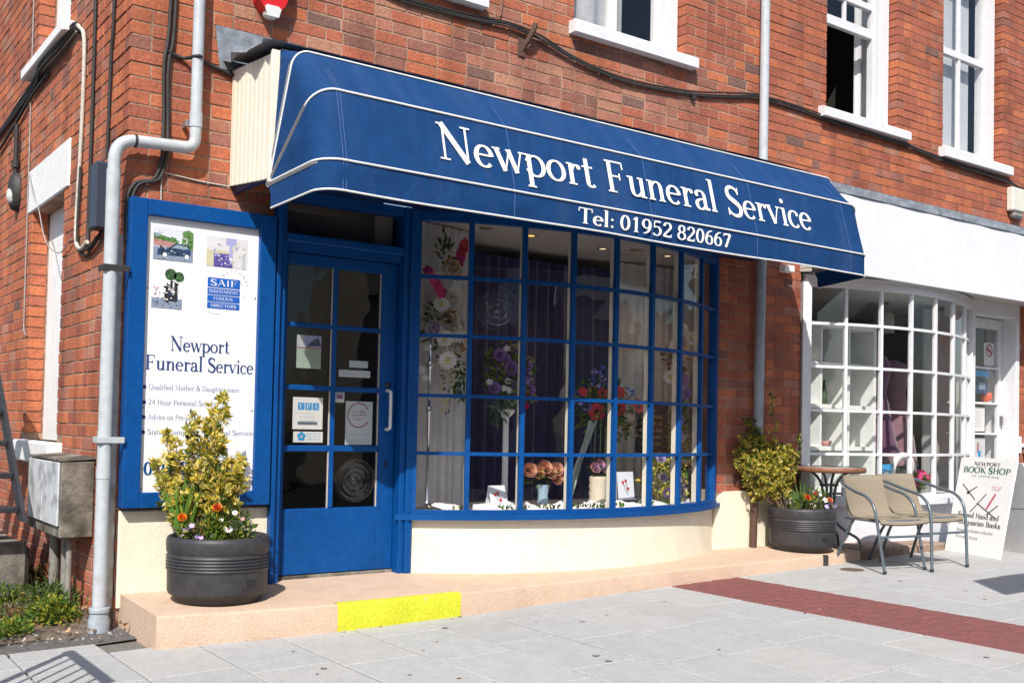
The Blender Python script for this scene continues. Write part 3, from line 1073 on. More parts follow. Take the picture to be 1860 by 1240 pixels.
def bow(bld, xa, xb, sag, z0, rowz, ncol, bw, bh, m, inner, dep=0.03, ind=0.048, tlist=None):
    f, rad, th = arc_fn(xa, xb, sag)
    ts = tlist or [i / ncol for i in range(ncol + 1)]
    # outer frame: end posts, sill rail and head rail
    mb = MB()
    for t in (ts[0], ts[-1]):
        up_bar(mb, f, t, 0.075, -0.03, 0.03, z0 - 0.02, rowz[-1] + 0.03)
    arc_bar(mb, f, 0, 1, -0.028, 0.028, z0 - 0.02, z0 + 0.006)
    arc_bar(mb, f, 0, 1, -0.028, 0.028, rowz[-1] - 0.006, rowz[-1] + 0.05)
    win = mb.build('bow_window', m, bld)
    for t in ts[1:-1]:
        b = MB()
        up_bar(b, f, t, bw, -0.010, dep * 0.5, z0 + 0.002, rowz[-1] - 0.002)
        b.build('glazing_bar', m, win)
        b = MB()
        up_bar(b, f, t, bw * .8, -ind, -0.0105, z0 + 0.007, rowz[-1] - 0.007)
        b.build('inner_bar', inner, win)
    for z in rowz[:-1]:
        b = MB()
        arc_bar(b, f, 0.004, 0.996, -dep * 0.5, dep * 0.45, z - bh / 2, z + bh / 2)
        b.build('glazing_bar', m, win)
    zz = [z0] + rowz
    for i in range(len(ts) - 1):
        for j in range(len(zz) - 1):
            a = f(ts[i], -0.004)
            b2 = f(ts[i + 1], -0.004)
            jit = (R() - .5) * 0.006
            b = MB()
            b.add([(a[0], a[1] + jit, zz[j]), (b2[0], b2[1], zz[j]), (b2[0], b2[1] + jit, zz[j + 1]), (a[0], a[1], zz[j + 1])], [(0, 1, 2, 3)])
            b.build('pane', M_gl, win)
    return win, f


ZB = 0.566
rowsA = [0.926, 1.288, 1.666, 2.035, 2.395]
winA, fA = bow(bldA, 1.775, 4.465, 0.375, ZB, rowsA, 8, 0.030, 0.022, M_blue, M_creamb, 0.042)
mb = MB()
arc_bar(mb, fA, -0.03, 1.03, -0.05, 0.055, 0.512, 0.546, 32)
arc_bar(mb, fA, -0.02, 1.02, -0.05, 0.035, 0.546, 0.562, 32)
mb.build('sill', M_blue, winA)
mb = MB()
arc_bar(mb, fA, -0.005, 1.005, -0.06, 0.05, 2.447, 2.50, 32)
mb.build('head', M_bluedk, winA)
# curved plinth under the bow
mb = MB()
rows = []
for i in range(41):
    t = -0.012 + 1.024 * i / 40
    p, q = fA(t, 0.012), fA(t, 0.002)
    rows.append([(p[0], p[1], 0.12), (p[0], p[1] + 0.003 * math.sin(i), 0.19), (q[0], q[1], 0.40), (q[0], q[1], 0.514)])
mb.grid(rows)
mb.build('bow_plinth', M_cream, bldA)

# ---------------------------------------------------------------- door and its frame
mb = MB()
mb.bev(0.862, 0.902, -0.045, 0.10, 0.17, 2.46, 0.004)        # left jamb
mb.bev(0.835, 0.861, -0.075, 0.05, 0.17, 2.46, 0.004)
mb.bev(1.692, 1.728, -0.035, 0.10, 0.17, 2.46, 0.004)        # right jamb
mb.bev(1.729, 1.775, -0.055, 0.06, 0.17, 2.46, 0.004)
mb.box(0.903, 1.691, 0.0, 0.09, 2.108, 2.155)
mb.bev(0.903, 1.691, -0.03, 0.09, 2.156, 2.205, 0.006)
mb.box(0.903, 1.691, -0.02, 0.09, 2.405, 2.46)
frm = mb.build('door_frame', M_blue, bldA)
mb = MB()
mb.add([(0.903, 0.03, 2.205), (1.691, 0.03, 2.205), (1.691, 0.03, 2.405), (0.903, 0.03, 2.405)], [(0, 1, 2, 3)])
mb.build('pane', M_gld, frm)
mb = MB()
mb.bev(0.906, 1.689, 0.03, 0.16, 0.17, 0.202, 0.004)
mb.build('threshold', M_conc, frm)
DX = (0.954, 1.246, 1.279, 1.576)
DZ = [(0.592, 0.930), (0.966, 1.293), (1.324, 1.667), (1.694, 2.036)]
mb = MB()
Y0, Y1 = 0.040, 0.085
mb.bev(0.906, DX[0], Y0, Y1, 0.207, 2.103, 0.003)
mb.bev(DX[3], 1.688, Y0, Y1, 0.207, 2.103, 0.003)
mb.bev(DX[0] + .0005, DX[3] - .0005, Y0, Y1, 0.207, DZ[0][0], 0.003)
mb.bev(DX[0] + .0005, DX[3] - .0005, Y0, Y1, DZ[3][1], 2.103, 0.003)
door = mb.build('door', M_blue, bldA)
door['label'] = 'blue half glazed shop door'
mb = MB()
mb.bev(DX[1], DX[2], Y0 + .004, Y1 - .004, DZ[0][0] + .001, DZ[3][1] - .001, 0.004)
mb.build('glazing_bar', M_blue, door)
for a, b in zip(DZ, DZ[1:]):
    for p, q in ((DX[0], DX[1]), (DX[2], DX[3])):
        mb = MB()
        mb.bev(p + .001, q - .001, Y0 + .006, Y1 - .006, a[1], b[0], 0.004)
        mb.build('glazing_bar', M_blue, door)
for a in DZ:
    for p, q in ((DX[0], DX[1]), (DX[2], DX[3])):
        mb = MB()
        mb.add([(p - .003, 0.062, a[0] - .003), (q + .003, 0.062, a[0] - .003), (q + .003, 0.062, a[1] + .003), (p - .003, 0.062, a[1] + .003)], [(0, 1, 2, 3)])
        mb.build('pane', M_gld, door)
        mb = MB()                                            # pale putty line beside the pane
        mb.box(q - .0045, q - .0006, 0.049, 0.0605, a[0] + .001, a[1] - .001)
        mb.build('bead', mat('wood_bead', (0.55, 0.47, 0.36), 0.7, 0.15, 20), door)
mb = MB()
mb.tube(smooth_path([(1.627, 0.038, 1.07), (1.627, 0.0, 1.075), (1.627, -0.012, 1.10), (1.627, -0.012, 1.28), (1.627, 0.0, 1.305), (1.627, 0.038, 1.31)], 4), 0.0105)
mb.build('handle', mat('pale_grey_handle', (0.62, 0.62, 0.66), 0.3, 0.05, 9), door)
mb = MB()
mb.lathe((1.632, 0.039, 1.345), [(0.0, -0.008), (0.018, -0.008), (0.02, 0.0)], 14, axis='Y')
mb.build('lock', M_iron, door)
mb = MB()
mb.bev(1.622, 1.645, 0.034, 0.0395, 0.83, 0.875, 0.002)
mb.build('keyhole', M_bluedk, door)

# ---------------------------------------------------------------- fascia box over the bow, cream boarded end
bx = MB()
bx.box(0.62, 4.86, -0.55, -0.004, 2.50, 3.03)
box = bx.build('fascia_box', M_bluedk, bldA)
nb = 9
for i in range(nb):
    y0 = -0.560 * i / nb
    y1 = -0.560 * (i + 1) / nb
    zb = lambda y: 2.425 + 0.055 * (y / 0.56)
    zt = lambda y: 3.10 + 0.05 * (y / 0.56)
    mb = MB()
    a, b = y0 - 0.0025, y1 + 0.0025
    mb.prism([(0.565, a, zb(a)), (0.5625, a - 0.005, zb(a)), (0.5625, b + 0.005, zb(b)), (0.565, b, zb(b)), (0.58, b, zb(b)), (0.58, a, zb(a))], (0, 0, 0.655))
    mb.build('board', M_creamb, box)
mb = MB()
mb.bev(0.555, 0.60, -0.592, -0.566, 2.345, 3.04, 0.003)
mb.build('corner_trim', M_creamb, box)
mb = MB()                                                    # soffit of the box
mb.box(0.59, 4.86, -0.56, -0.03, 2.462, 2.498)
mb.box(0.585, 0.615, -0.55, -0.005, 2.385, 2.42)
mb.build('soffit', M_bluedk, box)
# lead flashing: apron on the wall and a sheet over the box with a ragged lip at its end
mb = MB()
rows = []
for i in range(13):
    x = 0.455 + 4.42 * (i / 12) ** 2
    top = 3.315 if i < 5 else 3.275
    rows.append([(x + 0.03 * (1 if i == 0 else 0), -0.014 - 0.004 * math.sin(i * 2.2), 3.075), (x + 0.012 * (i == 0), -0.016, 3.20), (x, -0.012, top), (x, -0.004, top + 0.003)])
mb.grid(rows, 0, False)
ap = mb.build('lead_flashing', M_lead, bldA)
mb = MB()
rows = []
for i in range(15):
    x = 0.50 + 4.38 * (i / 14) ** 2
    row = []
    for j in range(8):
        y = -0.016 - 0.60 * j / 7
        d = (0.028 * math.sin(j * 1.7) + 0.012) if i == 0 else 0.0
        row.append((x + (0.02 * math.sin(j * 2.3) if i == 0 else 0), y, 3.135 - 0.055 * j / 7 - (abs(d) if i == 0 else 0) + 0.004 * math.sin(i * 3 + j)))
    rows.append(row)
mb.grid(rows, 0, False)
mb.build('lead_sheet', M_lead, ap)

# ---------------------------------------------------------------- upper windows of the facade and of the side wall


def sill(bld, win, x0, x1, z0, z1, y0=-0.075, m=M_white):
    mb = MB()
    poly = [(x0, y0, z0), (x0, y0, z1 - 0.03), (x0, y0 + 0.02, z1 - 0.015), (x0, 0.09, z1), (x0, 0.09, z0)]
    mb.prism(poly, (x1 - x0, 0, 0))
    return mb.build('sill', m, win)


def pane(win, x0, x1, z0, z1, y, m=M_gl):
    mb = MB()
    mb.add([(x0, y, z0), (x1, y, z0), (x1, y, z1), (x0, y, z1)], [(0, 1, 2, 3)])
    return mb.build('pane', m, win)


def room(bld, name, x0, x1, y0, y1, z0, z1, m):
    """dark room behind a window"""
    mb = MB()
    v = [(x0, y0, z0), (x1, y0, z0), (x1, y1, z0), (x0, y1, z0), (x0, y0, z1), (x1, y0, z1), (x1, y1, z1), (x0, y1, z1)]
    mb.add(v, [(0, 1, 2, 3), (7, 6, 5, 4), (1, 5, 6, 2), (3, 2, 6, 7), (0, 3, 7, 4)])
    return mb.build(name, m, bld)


# left window over the awning: only its sill reaches into the picture
mb = MB()
mb.box(1.10, 1.18, 0.10, 0.16, 3.93, 5.69)
mb.box(2.10, 2.18, 0.10, 0.16, 3.93, 5.69)
mb.box(1.181, 2.099, 0.10, 0.16, 3.93, 4.0)
w0 = mb.build('window', M_white, bldA)
pane(w0, 1.18, 2.10, 4.0, 5.69, 0.13)
sill(bldA, w0, 1.05, 2.255, 3.846, 3.928)
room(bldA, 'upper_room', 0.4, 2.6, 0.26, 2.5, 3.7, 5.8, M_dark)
# middle window
mb = MB()
mb.bev(3.035, 3.10, 0.085, 0.17, 3.97, 5.69, 0.004)
mb.bev(3.915, 4.125, 0.085, 0.17, 3.97, 5.69, 0.004)
mb.bev(3.101, 3.914, 0.085, 0.17, 3.97, 4.035, 0.004)
mb.bev(3.445, 3.51, 0.09, 0.165, 4.036, 5.69, 0.004)
w1 = mb.build('window', M_white, bldA)
pane(w1, 3.10, 3.445, 4.035, 5.69, 0.13)
pane(w1, 3.51, 3.915, 4.035, 5.69, 0.13)
sill(bldA, w1, 2.985, 4.20, 3.868, 3.968)
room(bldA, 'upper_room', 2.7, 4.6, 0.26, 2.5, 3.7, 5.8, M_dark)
cu = MB()
rows = [[(3.12 + 0.036 * i, 0.36 + 0.02 * math.sin(i * 1.1), z) for i in range(20)] for z in (3.98, 5.7)]
cu.grid(rows)
tag(cu.build('curtain', mat('grey_net_curtain', (0.42, 0.43, 0.45), 0.9, 0.1, 6)), 'grey net curtain behind the left pane of the window over the awning', 'curtain')
# sash window, lower sash pushed up
mb = MB()
mb.bev(5.825, 5.86, 0.085, 0.20, 3.90, 5.74, 0.003)
mb.bev(6.69, 6.825, 0.085, 0.20, 3.90, 5.74, 0.003)
mb.box(5.861, 6.689, 0.09, 0.20, 3.90, 3.955)
mb.box(6.60, 6.65, 0.10, 0.16, 3.956, 5.74)
w2 = mb.build('sash_window', M_white, bldB)
mb = MB()
mb.bev(5.862, 6.598, 0.105, 0.15, 4.70, 4.785, 0.004)
mb.bev(5.862, 6.598, 0.105, 0.15, 4.96, 5.02, 0.004)
mb.box(6.20, 6.228, 0.11, 0.14, 4.786, 4.959)
mb.build('sash', M_white, w2)
pane(w2, 5.862, 6.20, 4.785, 4.96, 0.125)
pane(w2, 6.228, 6.598, 4.785, 4.96, 0.125)
pane(w2, 5.862, 6.598, 5.02, 5.74, 0.125)
sill(bldB, w2, 5.715, 6.955, 3.80, 3.90)
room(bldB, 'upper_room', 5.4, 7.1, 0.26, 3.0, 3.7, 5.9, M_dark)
cu = MB()
rows = [[(6.60 + 0.0165 * i, 0.30 + 0.012 * math.sin(i * 0.9), z) for i in range(21)] for z in (3.93, 5.7)]
cu.grid(rows)
tag(cu.build('curtain', mat('bright_white_blind', (0.74, 0.74, 0.76), 0.8, 0.04, 5, trans=0.2)), 'plain white curtain inside the opened sash window', 'curtain')
# second sash window, closed, white blind
mb = MB()
mb.bev(7.575, 7.63, 0.085, 0.20, 3.86, 5.74, 0.003)
mb.bev(8.44, 8.615, 0.085, 0.20, 3.86, 5.74, 0.003)
mb.box(7.631, 8.439, 0.09, 0.20, 3.86, 3.93)
mb.bev(7.631, 8.439, 0.10, 0.15, 4.83, 4.90, 0.004)
mb.box(8.0, 8.03, 0.105, 0.14, 3.931, 4.829)
mb.box(8.0, 8.03, 0.105, 0.14, 4.901, 5.74)
w3 = mb.build('sash_window', M_white, bldB)
for x0, x1 in ((7.631, 8.0), (8.03, 8.439)):
    pane(w3, x0, x1, 3.93, 4.83, 0.125)
    pane(w3, x0, x1, 4.90, 5.74, 0.12)
sill(bldB, w3, 7.50, 8.71, 3.752, 3.86)
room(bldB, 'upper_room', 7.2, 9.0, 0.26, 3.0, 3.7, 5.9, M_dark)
cu = MB()
cu.box(7.62, 8.36, 0.22, 0.224, 3.93, 5.7)
tag(cu.build('blind', mat('pale_grey_blind', (0.60, 0.63, 0.66), 0.8, 0.04, 3, trans=0.2)), 'pale roller blind drawn down behind the closed sash window', 'blind')

# side wall: blind window low down, another above, a glazed one far off
mb = MB()
mb.box(0.118, 0.139, 1.397, 2.353, 0.944, 2.556)
bw = mb.build('blind_window', M_whitem, bldA)
mb = MB()
mb.bev(-0.012, 0.13, 1.27, 2.45, 2.56, 2.868, 0.006)
mb.build('lintel', M_whitem, bw)
mb = MB()
mb.bev(-0.085, 0.11, 1.25, 2.47, 0.802, 0.942, 0.01)
mb.build('sill', M_whitem, bw)
mb = MB()
mb.box(0.118, 0.139, 1.397, 2.353, 3.592, 5.6)
bw = mb.build('blind_window', M_whitem, bldA)
mb = MB()
mb.bev(-0.085, 0.11, 1.23, 2.49, 3.525, 3.60, 0.008)
mb.build('sill', M_whitem, bw)
mb = MB()
mb.box(0.06, 0.12, 3.95, 4.02, 4.30, 5.69)
mb.box(0.06, 0.12, 4.93, 5.0, 4.30, 5.69)
mb.box(0.06, 0.12, 4.021, 4.929, 4.30, 4.37)
fw_ = mb.build('window', M_white, bldA)
mb = MB()
mb.add([(0.08, 4.02, 4.37), (0.08, 4.93, 4.37), (0.08, 4.93, 5.69), (0.08, 4.02, 5.69)], [(3, 2, 1, 0)])
mb.build('pane', M_gl, fw_)
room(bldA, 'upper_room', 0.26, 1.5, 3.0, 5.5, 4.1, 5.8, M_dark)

# ---------------------------------------------------------------- white shopfront next door
rowsB = [0.930, 1.295, 1.662, 2.025, 2.338]
winB, fB = bow(bldB, 5.565, 8.03, 0.30, 0.575, rowsB, 7, 0.026, 0.022, M_white, M_white, 0.032, 0.02)
mb = MB()
arc_bar(mb, fB, -0.02, 1.02, -0.08, 0.06, 0.50, 0.555, 32)
mb.build('sill', M_white, winB)
mb = MB()
arc_bar(mb, fB, -0.005, 1.005, -0.08, 0.03, 2.389, 2.423, 32)
mb.build('head', M_white, winB)
mb = MB()
rows = []
for i in range(41):
    p = fB(i / 40, -0.02)
    rows.append([(p[0], p[1], 0.10), (p[0], p[1], 0.49), (p[0], p[1], 0.50)])
mb.grid(rows)
mb.build('bow_plinth', mat('pale_lilac_masonry', (0.66, 0.66, 0.70), 0.7, 0.06, 4, 0.2, 40), bldB)
# fascia board, its soffit and lead capping
mb = MB()
poly = [(5.50, -0.30, 3.115), (5.50, -0.425, 2.405), (5.50, -0.41, 2.40), (5.50, -0.28, 3.11)]
mb.prism(poly, (4.4, 0, 0))
fs_ = mb.build('fascia_board', M_fascia, bldB)
mb = MB()
mb.prism([(5.505, -0.408, 2.425), (5.505, 0.004, 2.452), (5.505, 0.004, 2.475), (5.505, -0.403, 2.450)], (4.39, 0, 0))
mb.prism([(5.505, -0.29, 3.10), (5.505, -0.40, 2.452), (5.505, 0.004, 2.48), (5.505, 0.004, 3.15)], (0.02, 0, 0))
mb.box(5.525, 9.9, -0.02, 0.004, 2.48, 3.17)
mb.build('soffit', mat('warm_white_soffit', (0.52, 0.49, 0.46), 0.7, 0.06, 4), fs_)
mb = MB()
rows = []
for i in range(23):
    x = 5.49 + 4.42 * i / 22
    w_ = 0.006 * math.sin(i * 1.9)
    rows.append([(x, -0.318 + w_, 3.085), (x, -0.312 + w_, 3.125), (x, -0.012, 3.215 + w_), (x, -0.008, 3.272)])
mb.grid(rows, 0, False)
mb.build('lead_flashing', M_lead, fs_)
# shop door in its recess
mb = MB()
mb.bev(8.035, 8.10, -0.04, 0.06, 0.14, 2.451, 0.004)
mb.bev(8.862, 8.928, -0.03, 0.30, 0.14, 2.451, 0.004)
mb.bev(8.101, 8.861, -0.03, 0.30, 2.31, 2.451, 0.004)
dfr = mb.build('door_frame', M_white, bldB)
mb = MB()
mb.bev(8.102, 8.24, 0.12, 0.165, 0.20, 2.30, 0.003)
mb.bev(8.80, 8.858, 0.12, 0.165, 0.20, 2.30, 0.003)
mb.bev(8.241, 8.799, 0.12, 0.165, 2.20, 2.30, 0.003)
mb.bev(8.241, 8.799, 0.12, 0.165, 0.20, 0.45, 0.003)
dB = mb.build('door', M_white, bldB)
for z in (1.13, 1.44, 1.80):
    mb = MB()
    mb.bev(8.241, 8.799, 0.125, 0.16, z - 0.010, z + 0.010, 0.003)
    mb.build('glazing_bar', M_white, dB)
for z0, z1 in ((0.45, 1.12), (1.14, 1.43), (1.45, 1.79), (1.81, 2.20)):
    pane(dB, 8.24, 8.80, z0, z1, 0.142, M_gl)
mb = MB()
mb.bev(8.815, 8.84, 0.085, 0.119, 1.22, 1.32, 0.004)
mb.build('handle', M_steel, dB)
mb = MB()
mb.box(7.9, 8.95, -0.3, 0.3, 0.0, 0.19)
mb.build('threshold', M_conc, bldB)

# ================================================================== AWNING
PIV = Vector((0.0, -0.565, 2.345))
RIBS = [(-0.562, 3.058), (-0.755, 3.003), (-1.0, 2.757), (-1.1, 2.386)]
HEM = (-1.098, 2.237)
XL, XR = 0.600, 4.945


def rib_path(end, rc=0.13, na=9, nc=8, nb=24, start=None, inset=0.0):
    """hoop: from the left pivot out along an arm, round the corner, along the front bar, and back"""
    s = Vector(start) if start else PIV
    e = Vector((0, end[0], end[1]))
    d = e - s
    ln = d.length
    d.normalize()
    out = []
    r = min(rc, ln * 0.5)
    for i in range(na):
        q = (ln - r) * i / na
        p = s + d * q
        # arms lean outwards from the pivot a little
        out.append(Vector((XL - 0.035 * (1 - i / na), p.y, p.z)))
    for i in range(nc + 1):
        a = PI / 2 * i / nc
        q = ln - r + r * math.sin(a)
        p = s + d * q
        out.append(Vector((XL + r - r * math.cos(a), p.y, p.z)))
    left = out
    bar = []
    for i in range(1, nb):
        x = XL + r + (XR - XL - 2 * r) * i / nb
        bar.append(Vector((x, e.y, e.z)))
    right = [Vector((XL + XR - p.x, p.y, p.z)) for p in reversed(left)]
    return left + bar + right


hem_start = (0, -0.60, 2.205)
paths = [rib_path(RIBS[0], 0.03), rib_path(RIBS[1], 0.085), rib_path(RIBS[2], 0.13), rib_path(RIBS[3], 0.13)]
hemp = rib_path(HEM, 0.13, start=hem_start)
for i, p in enumerate(hemp):                                 # the loose valance waves a little
    if 10 < i < len(hemp) - 10:
        p.y += 0.004 * math.sin(p.x * 7.3)
        p.z += 0.004 * math.sin(p.x * 3.1 + 1)
aw = thing('awning', 'long navy blue shop awning with white piping and white lettering over the bow window', 'awning', (2.7, -0.6, 2.35))


def loft(a, b, k=4, sag=0.0):
    rows = []
    for i in range(k + 1):
        t = i / k
        row = []
        for j, (p, q) in enumerate(zip(a, b)):
            v = p.lerp(q, t)
            wv = math.sin(PI * t) * sag
            # cloth sinks between the hoops at the folded ends, and ripples
            e = max(0, 1 - min(j, len(a) - 1 - j) / 13)
            v = v + Vector((0, wv * (0.6 + e), -wv * 0.5))
            if 0 < t < 1:
                v.y += 0.004 * math.sin(v.x * 5.1 + t * 4) * math.sin(v.x * 1.7) + 0.006 * e * math.sin(j * 1.3 + t * 9)
            row.append(v)
        rows.append(row)
    return rows


for a, b, k, sg in ((paths[0], paths[1], 2, 0.002), (paths[1], paths[2], 5, 0.006), (paths[2], paths[3], 5, 0.0), (paths[3], hemp, 4, -0.004)):
    mb = MB()
    mb.grid(loft(a, b, k, sg))
    mb.build('valance' if b is hemp else 'canopy', M_canvas, aw)
for p, r in ((paths[1], 0.0055), (paths[2], 0.006), (paths[3], 0.006), (hemp, 0.0055)):
    mb = MB()
    mb.tube([v + Vector((0, -0.004, 0.002)) for v in p], r, 6)
    mb.build('piping', M_piping, aw)
mb = MB()
mb.tube([v + Vector((0, 0, 0.0)) for v in paths[0][:19]], 0.0045, 6)
mb.build('piping', M_piping, aw)
for p in paths[1:4]:
    mb = MB()
    mb.tube([v + Vector((0, 0.016, -0.012)) for v in p], 0.011, 6)
    mb.build('frame_hoop', M_steel, aw)
# stitched seams running down the cloth
for x in (0.735, 1.76, 2.78, 3.72, 4.70):
    mb = MB()
    for off in (-0.009, 0.009) if x < 1 else (0,):
        pts = []
        for a, b in zip([RIBS[1], RIBS[2], RIBS[3]], [RIBS[2], RIBS[3], HEM]):
            for i in range(5):
                t = i / 5
                pts.append((x + off, a[0] + (b[0] - a[0]) * t - 0.0025, a[1] + (b[1] - a[1]) * t + 0.0015))
        pts.append((x + off, HEM[0] - 0.006, HEM[1]))
        mb.tube(pts[2:], 0.0022, 4)
    mb.build('seam', mat('pale_blue_stitching', (0.06, 0.12, 0.30), 0.8, 0.1, 9), aw)
n_ = Vector((0, RIBS[3][0] - RIBS[2][0], RIBS[3][1] - RIBS[2][1]))
SL = n_.length
n_.normalize()
nrm = Vector((0, n_.z, -n_.y))
if nrm.y > 0:
    nrm = -nrm


def on_front(u, v, lift):
    """u along the shop, v downwards is negative, measured from rib 3 upwards"""
    s = SL - v
    p = Vector((u, RIBS[2][0], RIBS[2][1])) + n_ * s
    return p + nrm * (0.0065 + lift)


BASE = SL * (1 - 0.712)
for t, u, cp, wd in (('Newport', 1.296, .212, 1.057), ('Funeral', 2.445, .205, .93), ('Service', 3.474, .205, .833)):
    mb = MB()
    letter(mb, t, on_front, u, BASE, cp, wd)
    mb.build('lettering', M_lett, aw)['label'] = 'white serif word ' + t


def on_val(u, v, lift):
    t = v / 0.151
    return Vector((u, RIBS[3][0] + (HEM[0] - RIBS[3][0]) * (1 - t) - 0.0105 - lift - 0.002 * math.sin(u * 7), HEM[1] + v))


for t, u, wd in (('Tel:', 2.205, .27), ('01952', 2.522, .415), ('820667', 2.985, .475)):
    mb = MB()
    letter(mb, t, on_val, u, 0.036, 0.088, wd, 0, 1.25)
    mb.build('lettering', M_lett, aw)['label'] = 'white serif lettering ' + t

# ================================================================== SIGN BOARD
sg = thing('notice_board', 'tall white sign in a deep blue frame on the wall left of the door', 'sign', (0.41, 0, 0.63))
SX0, SX1, SZ0, SZ1 = 0.006, 0.822, 0.632, 2.275
IX0, IX1, IZ0, IZ1 = 0.097, 0.726, 0.714, 2.188
for (a, b, c, d) in ((SX0, IX0, SZ0, SZ1), (IX1, SX1, SZ0, SZ1), (IX0 + .0005, IX1 - .0005, SZ0, IZ0), (IX0 + .0005, IX1 - .0005, IZ1, SZ1)):
    mb = MB()
    mb.bev(a, b, -0.085, 0.004, c, d, 0.004)
    mb.build('frame_rail', M_blue, sg)
mb = MB()
mb.box(IX0 - 0.01, IX1 + 0.01, -0.055, -0.03, IZ0 - 0.01, IZ1 + 0.01)
pan = mb.build('panel', M_board, sg)
SY = -0.0562


def on_sign(u, v, lift):
    return (u, SY - lift, v)


def flat(mb, x0, x1, z0, z1, y, mi=0):
    mb.add([(x0, y, z0), (x1, y, z0), (x1, y, z1), (x0, y, z1)], [(0, 1, 2, 3)], mi)


def sprint(name, mats, fn, parent=None):
    mb = MB()
    fn(mb)
    return mb.build(name, mats, parent or pan)


for t, u, v, wd in (('Newport', .245, 1.475, .325), ('Funeral', .112, 1.368, .31), ('Service', .452, 1.368, .26)):
    sprint('lettering', M_ink, lambda mb: letter(mb, t, on_sign, u, v, .078, wd, 0, 1.1))
lines = [(1.262, 'Qualified Mother & Daughter team', 0.50), (1.181, '24 Hour Personal Service', 0.375), (1.102, 'Advice on Pre-paid Funeral Plans', 0.46), (1.022, 'Sister Company     Funeral Service', 0.585)]


for z, t, wd in lines:
    sprint('lettering', M_inkl, lambda mb: letter(mb, t, on_sign, .135, z, .028, wd, 0, 1.0))
    sprint('bullet_point', M_ink, lambda mb: mb.add([(0.112 + 0.0105 * math.cos(a * PI / 6), SY - 0.0005, z + 0.012 + 0.0105 * math.sin(a * PI / 6)) for a in range(12)], [tuple(range(12))]))
for t, u, wd in (('01952', .122, .235), ('820667', .382, .285)):
    sprint('lettering', M_blue, lambda mb: letter(mb, t, on_sign, u, .805, .070, wd, 0, 1.5))
# three printed photographs and the trade emblem, flat print on the panel
PC = {k: mat('print_' + k, c, 0.6, 0.12, 60) for k, c in dict(sky=(0.62, 0.65, 0.72), green=(0.10, 0.22, 0.06), dkgreen=(0.03, 0.08, 0.03), brick=(0.42, 0.22, 0.20), car=(0.02, 0.05, 0.12), road=(0.22, 0.27, 0.36), glass=(0.25, 0.33, 0.40), white=(0.75, 0.75, 0.72), cloth=(0.10, 0.08, 0.33), lilac=(0.36, 0.36, 0.62), cream=(0.55, 0.52, 0.36), grey=(0.45, 0.47, 0.5), black=(0.02, 0.02, 0.025), blue=(0.006, 0.10, 0.46), palegrey=(0.62, 0.62, 0.64), red=(0.5, 0.08, 0.08)).items()}
pk = list(PC)
pm = list(PC.values())
pi_ = {k: i for i, k in enumerate(pk)}


def photo_car(mb):
    X, Z = 0.135, 1.985
    q = lambda a, b, c, d, y, k: flat(mb, X + a, X + b, Z + c, Z + d, SY - y, pi_[k])
    q(0, .215, .0, .15, .0004, 'sky')
    q(0, .215, -.025, .045, .0006, 'road')
    mb.add([(X + x, SY - .0008, Z + z) for x, z in ((0, .05), (.10, .045), (.12, .075), (.0, .095))], [(0, 1, 2, 3)], pi_['brick'])
    mb.add([(X + x, SY - .0010, Z + z) for x, z in ((0, .088), (.13, .07), (.14, .085), (.0, .12))], [(0, 1, 2, 3)], pi_['green'])
    mb.add([(X + x, SY - .0010, Z + z) for x, z in ((.15, .06), (.215, .04), (.215, .135), (.19, .15), (.16, .14))], [(0, 1, 2, 3, 4)], pi_['green'])
    mb.add([(X + x, SY - .0013, Z + z) for x, z in ((.02, .0), (.2, .005), (.205, .035), (.19, .068), (.12, .072), (.085, .045), (.025, .035))], [tuple(range(7))], pi_['car'])
    mb.add([(X + x, SY - .0016, Z + z) for x, z in ((.098, .044), (.19, .044), (.182, .062), (.125, .064))], [(0, 1, 2, 3)], pi_['glass'])
    for x in (.062, .182):
        mb.add([(X + x + .012 * math.cos(a), SY - .0018, Z + .004 + .012 * math.sin(a)) for a in [i * PI / 5 for i in range(10)]], [tuple(range(10))], pi_['white'])


def photo_chapel(mb):
    X, Z = 0.425, 1.955
    q = lambda a, b, c, d, y, k: flat(mb, X + a, X + b, Z + c, Z + d, SY - y, pi_[k])
    q(0, .235, 0, .165, .0004, 'palegrey')
    q(0, .05, 0, .085, .0006, 'cream')
    q(.042, .15, 0, .075, .0008, 'cloth')
    q(0, .14, .075, .092, .001, 'cream')
    q(.11, .17, .125, .165, .001, 'lilac')
    q(.13, .15, .02, .13, .0012, 'lilac')
    q(.205, .222, .0, .12, .0012, 'grey')


def photo_horse(mb):
    X, Z = 0.133, 1.70
    q = lambda a, b, c, d, y, k: flat(mb, X + a, X + b, Z + c, Z + d, SY - y, pi_[k])
    q(.05, .165, .0, .22, .0004, 'white')
    q(.0, .165, -.0, .055, .0006, 'road')
    for (cx, cz, r) in ((.10, .185, .032), (.145, .175, .028)):
        mb.add([(X + cx + r * math.cos(a), SY - .0010, Z + cz + r * math.sin(a)) for a in [i * PI / 6 for i in range(12)]], [tuple(range(12))], pi_['dkgreen'])
    mb.add([(X + x, SY - .0012, Z + z) for x, z in ((.06, .04), (.14, .04), (.135, .14), (.105, .155), (.08, .12))], [tuple(range(5))], pi_['black'])
    q(.088, .098, .10, .135, .0015, 'white')
    q(.112, .12, .11, .145, .0015, 'white')




def speckle(mb, x0, x1, z0, z1, cols, n, y, s=.012):
    for i in range(n):
        x, z = x0 + (x1 - x0 - s) * R(), z0 + (z1 - z0 - s) * R()
        a, b = s * (.4 + .6 * R()), s * (.3 + .6 * R())
        yy = SY - y - .00001 * i
        mb.add([(x, yy, z), (x + a, yy, z + b * .2), (x + a * .9, yy, z + b), (x + a * .1, yy, z + b * .8)], [(0, 1, 2, 3)], pi_[random.choice(cols)])


